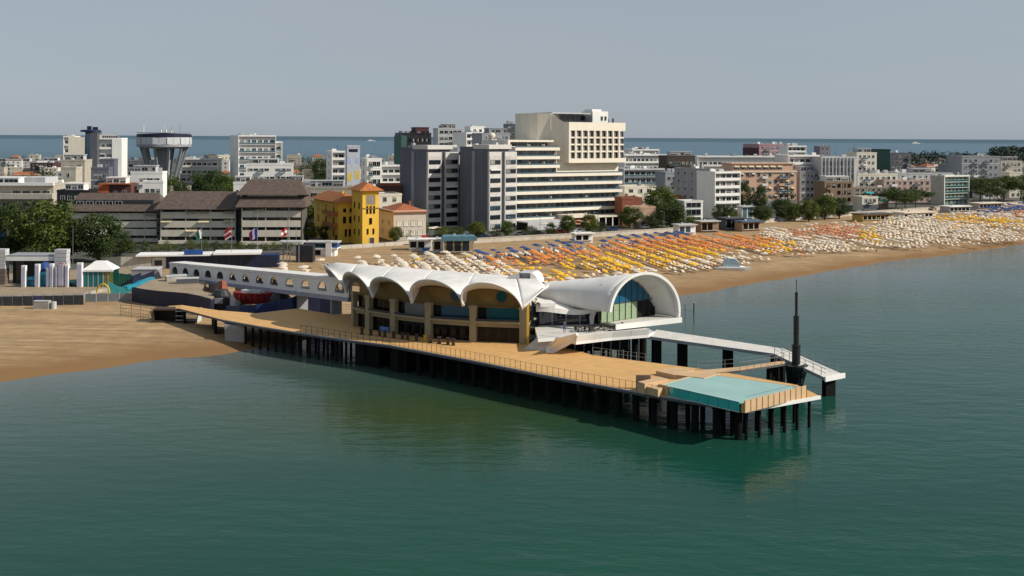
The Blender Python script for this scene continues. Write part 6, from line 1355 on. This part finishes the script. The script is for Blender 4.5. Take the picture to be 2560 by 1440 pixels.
def lounger_geo(q, x, y, z, a, m_):
    c, s_ = math.cos(a), math.sin(a)
    def T(px_, py_, pz_): return (x+px_*c-py_*s_, y+px_*s_+py_*c, z+pz_)
    for (x0, z0, x1, z1) in ((-.95, .34, .35, .36), (.35, .36, .95, .78)):
        q.face([T(x0,-.33,z0), T(x1,-.33,z1), T(x1,.33,z1), T(x0,.33,z0)], m_); q.face([T(x0,-.33,z0-.07), T(x0,.33,z0-.07), T(x1,.33,z1-.07), T(x1,-.33,z1-.07)], m_); q.face([T(x0,-.33,z0-.07), T(x1,-.33,z1-.07), T(x1,-.33,z1), T(x0,-.33,z0)], m_); q.face([T(x1,.33,z1-.07), T(x0,.33,z0-.07), T(x0,.33,z0), T(x1,.33,z1)], m_)
    for lx in (-.8, .5):
        for ly in (-.3, .3): q.face([T(lx,ly,0), T(lx+.06,ly,0), T(lx+.06,ly,.3), T(lx,ly,.3)], 5)
random.seed(5)
ax_, bx_ = Vector((.74, .672)), Vector((-.22, .975)); O_ = Vector((-20, 240)); sites = []
for i in range(-40, 90):
    for j in range(-60, 60):
        p = O_+ax_*(i*5.5)+bx_*(j*2.5)
        if not (150 < p.y < 720): continue
        p = p+Vector((random.uniform(-.14, .14), random.uniform(-.14, .14)))
        u, v = proj((p.x, p.y, 4.2))
        for zn, poly in ZONES:
            if inpoly(u, v, poly):
                if zn == 'sparse' and random.random() < .72: break
                gap = math.sin(p.x*.11+1.3*math.sin(p.y*.07))+math.sin(p.y*.09+p.x*.05+2)
                if (i % 9 == 4 and u > 1300) or random.random() < (.10 if gap < .9 or (zn == 'white' and u < 1300) else .45)+(.16 if u > 1940 else 0)+(.22 if u < 1500 and zn in ('yellow', 'orange', 'blue') else 0): break
                if zn == 'white' and random.random() < .04: zn = random.choice(('yellow', 'salmon'))
                sites.append((p.y, p.x, zn)); break
sites.sort()
ZL = {'blue': 'open blue parasol in the rows nearest the sea wall', 'salmon': 'faded salmon parasol in the patch of rows on the right beach', 'white': 'open cream-white parasol standing in the beach rows', 'yellow': 'open yellow parasol in the front beach rows', 'orange': 'open orange parasol in the middle beach rows', 'sparse': 'cream-white parasol standing alone on the open sand left of the rows'}
rest = MB(); restl = MB(); lm = {}
for k in range(5):
    q = MB(); lounger_geo(q, 0, 0, 0, 0, k); lm[k] = q.mesh('lounger', MORD)
npar = nl = 0
def zsand(x, y): return 1.55+.45*min(1, max(0, (shoredist(x, y)-15)/45))
for Yp, Xp, zn in sites:
    zb = zsand(Xp, Yp); ti = random.uniform(-.09, .09)
    if npar < 300:
        t = thing('parasol', ZL[zn], 'parasol', (Xp, Yp, zb), random.uniform(0, 6), 'parasols on the beach'); put('pole', polem, t); c = put('canopy', canopy(zn), t); c.rotation_euler = (ti*1.6, random.uniform(-.15, .15), 0); c.scale = (.3, .3, 1.0) if random.random() < .1 else (random.uniform(.85, 1.12),)*2+(random.uniform(.92, 1.05),); npar += 1
    else:
        parasol_geo(rest, Xp, Yp, zb, (1.08 if random.random() > .10 else .3)*random.uniform(.85, 1.1), 2.4*random.uniform(.9, 1.08), (ti, 0), MIX[zn]); rest.cyl(Xp, Yp, zb-.2, zb+2.4, .035, 4, m=5)
    for s_ in ((-.9, .9) if zn != 'sparse' else (.9,)):
        lx, ly, la = Xp+s_*1.0+.2, Yp-1.0+random.uniform(-.2, .2), 1.9+random.uniform(-.15, .15); col = {'white': 2, 'sparse': 2, 'yellow': random.choice((3, 2, 3)), 'orange': random.choice((4, 1)), 'blue': random.choice((0, 2)), 'salmon': 1}[zn]
        if nl < 300:
            o = put('sun_lounger', lm[col], None, (lx, ly, zb), la); tag(o, ['blue', 'faded salmon', 'cream-white', 'yellow', 'orange'][col]+' sun lounger set beside a parasol in the beach rows', 'sun lounger', 'sun loungers on the beach'); nl += 1
        else: lounger_geo(restl, lx, ly, zb, la, col)
if rest.f:
    o = part('far_parasols', rest, MORD, None); o['kind'] = 'stuff'; o['label'] = 'dense far rows of coloured parasols along the right beach'; o['category'] = 'parasols'
    o = part('far_loungers', restl, MORD, None); o['kind'] = 'stuff'; o['label'] = 'dense far rows of sun loungers along the right beach'; o['category'] = 'sun loungers'
print('PARASOLS', len(sites), 'HOUSES', cnt, 'TREES', NTREE)

# ================================================================== pedalo, boats, posts, people, flags
pd = thing('pedalo', 'white pedal boat with a blue-white covered top drawn up on the sand', 'pedal boat', pz(1828,676,1.0).to_tuple(), -.15)
for y in (-.95, .95):
    mb = MB(); prof = [(-3.4, .25, .55), (-2.6, .42, .3), (2.6, .42, .2), (3.8, .1, .5)]
    for k in range(3):
        (x0, w0, z0), (x1, w1, z1) = prof[k], prof[k+1]; mb.face([(x0,y-w0,.7),(x1,y-w1,.7),(x1,y+w1,.7),(x0,y+w0,.7)]); mb.face([(x0,y-w0*.5,z0-.2),(x1,y-w1*.5,z1-.2),(x1,y-w1,.7),(x0,y-w0,.7)]); mb.face([(x1,y+w1*.5,z1-.2),(x0,y+w0*.5,z0-.2),(x0,y+w0,.7),(x1,y+w1,.7)]); mb.face([(x0,y+w0*.5,z0-.2),(x1,y+w1*.5,z1-.2),(x1,y-w1*.5,z1-.2),(x0,y-w0*.5,z0-.2)])
    part('hull', mb, WHITE, pd)
part('deck', MB().box(-2.4, 2.6, -1.0, 1.0, .7, .85), WHITE, pd)
mb = MB(); cv = [(-1.7, .85), (-1.5, 1.9), (-.6, 2.5), (.7, 2.45), (1.3, 1.8), (1.7, .85)]
for k in range(5): (x0, z0), (x1, z1) = cv[k], cv[k+1]; mb.face([(x0,-.95,z0),(x1,-.95,z1),(x1,.95,z1),(x0,.95,z0)], k % 2)
mb.face([(x,-.95,z) for x,z in cv[::-1]], 1); mb.face([(x,.95,z) for x,z in cv]); part('tarpaulin', mb, [WHITE, M('tarp_blue', (.16, .42, .58), var=.35, scale=4, col2=(.6, .62, .62))], pd)
mb = MB(); 
for k in range(6): x0, x1 = -1.8-k*.45, -1.8-(k+1)*.45; z0, z1 = 1.5*math.exp(-k*.35)+.4, 1.5*math.exp(-(k+1)*.35)+.4; mb.face([(x0,-.35,z0),(x0,.35,z0),(x1,.35,z1),(x1,-.35,z1)])
pd.scale = (1.3, 1.3, 1.3)
part('slide', mb, M('slide_tan', (.5, .4, .28)), pd)
def ship(u, v, L_, h, label, name):
    Y = H*F/(v-PV-(u-1280)*SL); t = thing(name, label, 'ship', ((u-PU)/F*Y, Y, 0)); 
    mb = MB(); mb.prism([(-L_/2, -L_*.07), (L_*.42, -L_*.07), (L_/2, 0), (L_*.42, L_*.07), (-L_/2, L_*.07)], -1, h*.45); part('hull', mb, WHITE, t); part('superstructure', MB().box(-L_*.4, L_*.25, -L_*.05, L_*.05, h*.45, h).box(-L_*.3, L_*.1, -L_*.04, L_*.04, h, h*1.3), WHITE, t); part('funnel', MB().cyl(-L_*.1, 0, h*1.3, h*1.7, L_*.02, 8), WHITE, t)
ship(2290,359.5,60,11,'white ship far out on the lagoon at the right','ship'); ship(928,353,60,9,'tiny white boat on the lagoon near the centre','boat')
ps = thing('mooring_posts', 'pair of wooden posts joined by a rope in the shallow water', 'posts', pz(1724,786,0).to_tuple())
for x, h, r_ in ((-.9, 2.1, .06), (.85, 2.3, .13)): part('post', MB().cyl(x, 0, -1.5, h, r_, 8), WOODD, ps); part('cap', MB().cyl(x, 0, h, h+.14, r_*1.15, 8), POLE, ps)
part('rope', MB().tube((-2.8, .3, .75), (-.9, 0, .8), .02, 4).tube((-.9, 0, .8), (.85, 0, .7), .02, 4), WOODD, ps)
for i, (u, v0, v1) in enumerate(((750,400,343),(765,400,366),(785,400,374),(938,398,360),(714,405,374),(2135,400,360),(2123,400,370))):
    Y = 1300 if u < 1000 else 900; o = part('marina_mast', MB().cyl(0, 0, 0, py(u, v1, Y).z, .45 if u != 2135 else .9, 6, .15), METAL, None, ((u-PU)/F*Y, Y, 0)); tag(o, ['tallest thin boat mast on the lagoon shore left of centre','short thin mast right of the tallest boat mast','shorter boat mast near the mural apartments','white thin mast behind the mullioned offices','short mast right of the white slab hotel','thick dark pole behind the grey fin tower','thin pole left of the thick dark pole'][i], 'mast')
# people
def person_mesh():
    me = bpy.data.meshes.new('person')
    V = [(0,0,.95),(0,0,1.2),(0,0,1.42),(0,.0,1.52),(0,-.02,1.63),(0,-.02,1.72),(.18,0,1.40),(.24,.02,1.12),(.25,-.06,.88),(-.18,0,1.40),(-.24,.02,1.12),(-.25,-.06,.88),(.09,0,.88),(.11,-.02,.48),(.11,.02,.07),(.11,-.14,.03),(-.09,0,.88),(-.11,.03,.48),(-.11,.06,.07),(-.11,-.1,.03)]
    E = [(0,1),(1,2),(2,3),(3,4),(4,5),(2,6),(6,7),(7,8),(2,9),(9,10),(10,11),(0,12),(12,13),(13,14),(14,15),(0,16),(16,17),(17,18),(18,19)]
    rad = [.15,.14,.15,.06,.095,.07,.065,.05,.035,.065,.05,.035,.09,.065,.045,.035,.09,.065,.045,.035]
    me.from_pydata(V, E, []); o = bpy.data.objects.new('person_tmp', me); COL.objects.link(o)
    md = o.modifiers.new('skin', 'SKIN'); o.modifiers.new('sub', 'SUBSURF').levels = 1
    for i, r_ in enumerate(rad): me.skin_vertices[0].data[i].radius = (r_, r_*.8)
    me.skin_vertices[0].data[0].use_root = True
    dg = bpy.context.evaluated_depsgraph_get(); m2 = bpy.data.meshes.new_from_object(o.evaluated_get(dg)); bpy.data.objects.remove(o); return m2
PERS = person_mesh()
def person(p, rz, label, top, bottom):
    me = PERS.copy(); me.name = 'person'; me.materials.clear()
    for m_ in (SKIN, top, bottom, HAIR): me.materials.append(m_)
    for f in me.polygons:
        z = f.center.z; x = abs(f.center.x)
        f.material_index = 3 if z > 1.69 or (z > 1.6 and f.center.y > .02) else 0 if z > 1.46 else 1 if (z > .98 and not (x > .2 and z < 1.15)) else 2 if (z > .1 and x < .2) else 0
        f.use_smooth = True
    o = put('person', me, None, p, rz); tag(o, label, 'person')
person(pz(1411,833,5.92), .5, 'person in dark blue standing alone on the white terrace', CLB, CLB)
person(pz(1663,678,1.3), 1.2, 'person in white walking on the sand in front of the parasols', CLW, CLW)
person(pz(1711,668,1.4), 2.5, 'person in dark swimwear on the sand right of the one in white', CLD, CLD)
person(pz(2275,612,1.2), .4, 'person in dark clothes near the waterline on the far right beach', CLD, CLD)
person(pz(2525,592,1.2), 1.4, 'person near the waterline close to the right edge', CLD, SKIN)
# flags
def flag(u, vb, vt, z, stripes, fw, fh_, label, drop=0, vertical=True, mat=METAL, name='flagpole'):
    p = pz(u, vb, z); h = (vb-vt)*p.y/F; t = thing(name, label, 'flag' if stripes else 'pole', p.to_tuple(), random.uniform(-.5, .3))
    part('finial', MB().lathe([(.03, h), (.11, h+.1), (.03, h+.2)], 8), mat, part('pole', MB().cyl(0, 0, -.3, h, .09, 8, .05), mat, t))
    if stripes:
        q = MB(); n_ = 9; rows = []
        for j in range(7): rows.append([(-(k/n_)*fw*(.85+.05*math.sin(j)), .18*math.sin(k*1.1+j*.5), h-.2-drop-fh_*j/6-.5*fh_*(k/n_)**1.5*(.9)) for k in range(n_+1)])
        w_ = n_+1; q.v = [p_ for r_ in rows for p_ in r_]
        for j in range(6):
            for k in range(n_): q.f.append((j*w_+k, j*w_+k+1, (j+1)*w_+k+1, (j+1)*w_+k)); q.m.append(int(k*len(stripes)/n_) if vertical else int(j*len(stripes)/6))
        part('flag_cloth', q, stripes, t)
flag(14,650,575,2.2,[M('flag_sky', (.10, .34, .62)), M('flag_blue', (.02, .07, .30))],2.6,3.0,'sky blue flag on a pole at the left edge')
flag(100,652,572,2.2,[M('flag_yellow', (.62, .42, .02))],2.4,2.6,'yellow flag hanging from a pole before the big trees',1)
flag(182,665,567,2.2,None,0,0,'tall bare pale flagpole before the dark tree')
flag(504,668,558,2.1,[WHITE, GREENF],1.6,2.4,'green and white flag drooping before the middle condominium wing',1.2)
flag(579,666,545,2.1,[REDB, WHITE, REDB, WHITE],2.6,2.6,'red and white flag blowing before the middle condominium wing',2,False)
flag(643,662,528,2.1,[M('flag_navy', (.03, .05, .40)), WHITE, M('flag_plum', (.25, .02, .12))],2.6,2.6,'blue, white and red flag before the right condominium wing',4)
flag(718,657,545,2.1,[REDB, WHITE, REDB],1.8,2.0,'red and white cross-striped flag before the right condominium wing',2.2,False)
flag(740,655,565,2.1,None,0,0,'bare thin flagpole at the right end of the condominium')
for i, (u, v) in enumerate(((1494,578),(1660,575),(1600,580),(1350,588),(1280,592),(2120,545))):
    t = thing('street_lamp', ['slim lamp post before the hotel entrance roof','lamp post below the tallest green tree','lamp post left of the tallest green tree','lamp post before the hotel low canopy','lamp post between right tower and hotel','lamp post at the end of the tree row'][i], 'street lamp', pz(u, v, 2.26).to_tuple()); part('post', MB().cyl(0, 0, -.2, 6.5, .08, 6, .05), METAL, t); part('arm', MB().tube((0, 0, 6.4), (-1, -.3, 6.6), .04, 5), METAL, t); part('lamp_head', MB().box(-1.4, -.8, -.45, -.15, 6.52, 6.66), LGREY, t)

# parked cars and cafe parasols along the promenade
def car(p, rz, label, body):
    t = thing('parked_car', label, 'car', p.to_tuple(), rz); prof = [(-2.1,.3),(-2.15,.85),(-1.5,.95),(-1.0,1.45),(.4,1.45),(1.0,.95),(1.95,.82),(2.05,.35)]
    mb = MB(); n_ = len(prof); mb.face([(x,-.85,z) for x,z in prof]); mb.face([(x,.85,z) for x,z in prof[::-1]])
    for k in range(n_): (x0,z0),(x1,z1) = prof[k], prof[(k+1)%n_]; mb.face([(x0,-.85,z0),(x0,.85,z0),(x1,.85,z1),(x1,-.85,z1)])
    part('body', mb, body, t)
    for y in (-.86, .86): part('side_window', MB().face([(-1.3,y,.97),(.75,y,.97),(.3,y,1.38),(-.95,y,1.38)]), GLASSD, t)
    part('windscreen', MB().face([(.46,-.75,1.43),(.46,.75,1.43),(1.03,.75,.99),(1.03,-.75,.99)]), GLASSD, t)
    for x in (-1.3, 1.3):
        for y in (-.8, .8): part('wheel', MB().tube((x,y-.1,.32),(x,y+.1,.32),.32,10), RUBBER, t)
CC = {'white': PAINTW, 'silver': METAL, 'dark blue': NAVY, 'black': BLACKC, 'red': RED}
for i, (u, v, c, w_) in enumerate(((1095,600,'black','under the left grey tower'),(1170,597,'white','between the twin grey towers'),(1205,596,'dark blue','below the airy tree between the grey towers'),(1300,592,'silver','before the hotel low canopy'),(1345,590,'black','right of the hotel low canopy'),(1400,587,'red','left of the hotel entrance trees'),(1447,585,'white','between the two rounded hotel trees'),(1530,580,'dark blue','right of the hotel terrace posts'),(1615,575,'silver','left of the tallest green tree'),(1760,566,'white','beside the low trees right of the bungalow'),(1940,556,'dark blue','below the dark tree row'),(2150,538,'white','before the cream corner house'),(2330,527,'silver','below the green glass hotel'))):
    car(pz(u, v-3, 2.27), .35+random.uniform(-.15, .15), f'{c} car parked {w_}', CC[c])
for i, (u, v, m_, c) in enumerate(((1425,572,WHC,'cream'),(1448,570,SALM,'pink'),(1462,573,WHC,'cream'),(1478,570,SALM,'pink'),(1438,578,SALM,'pink'),(1360,578,WHC,'cream'),(1075,590,WHC,'cream'),(1090,588,WHC,'cream'))):
    t = thing('cafe_parasol', f'{c} cafe parasol on the promenade terrace before the hotel entrance' if u > 1300 else 'cream cafe parasol below the left grey tower', 'parasol', pz(u, v, 2.27).to_tuple(), i, 'cafe parasols on the promenade'); q = MB(); parasol_geo(q, 0, 0, 0, 1.9, 3.0, (0, 0), 0, 8); part('canopy', q, m_, t); part('pole', MB().cyl(0, 0, 0, 3, .05, 6), METAL, t)

# bathers among the parasols
random.seed(77); BM = []
for top, bot in ((SKIN, CLD), (SKIN, CLB), (CLW, CLD), (REDB, SKIN), (SKIN, REDB)):
    me = PERS.copy(); me.name = 'person'; me.materials.clear()
    for m_ in (SKIN, top, bot, HAIR): me.materials.append(m_)
    for f in me.polygons:
        z = f.center.z; x = abs(f.center.x); f.material_index = 3 if z > 1.69 or (z > 1.6 and f.center.y > .02) else 0 if z > 1.46 else 1 if (z > .98 and x < .2) else 2 if (z > .72 and x < .2) else 0; f.use_smooth = True
    BM.append(me)
for i in range(34):
    Yp, Xp, zn = sites[min(len(sites)-1, int(random.random()**1.4*len(sites)*.75))]
    o = put('person', BM[i % 5], None, (Xp+random.uniform(-2.4, 2.4), Yp-random.uniform(1.6, 2.6), zsand(Xp, Yp)-.05), random.uniform(0, 6.28)); tag(o, 'bather standing among the parasol rows on the beach', 'person', 'bathers among the parasols')
for i in range(9):
    t = .52+i*.045; a = polyat(SHORE, t); o = put('person', BM[(i*2) % 5], None, (a.x-4-random.uniform(0, 4), a.y+5+random.uniform(0, 4), .75), random.uniform(0, 6.28)); tag(o, 'bather walking along the bare sand near the waterline', 'person', 'bathers along the waterline')
# thin surf line
q = MB(); rnd = random.Random(3)
for i in range(900):
    t = i/900; a, b2 = polyat(SHORE, t), polyat(SHORE, min(1, t+1/900)); d = (b2-a)
    if t < .5 or d.length < 1e-4 or math.sin(i*.07)+math.sin(i*.023+1) < .1: continue
    d.normalize(); n_ = Vector((-d.y, d.x, 0)); o_ = .55*math.sin(i*.31)+.4*math.sin(i*.12)-.6; w = .05+.13*rnd.random()
    q.face([a+n_*(o_-w)+Vector((0,0,.035)), b2+n_*(o_-w*.9)+Vector((0,0,.035)), b2+n_*(o_+w*.5)+Vector((0,0,.035)), a+n_*(o_+w*.5)+Vector((0,0,.035))])
o = part('surf_foam', q, M('foam', (.45, .44, .42), rough=.9), None); o['kind'] = 'stuff'; o['label'] = 'thin broken line of foam along the waterline'; o['category'] = 'foam'
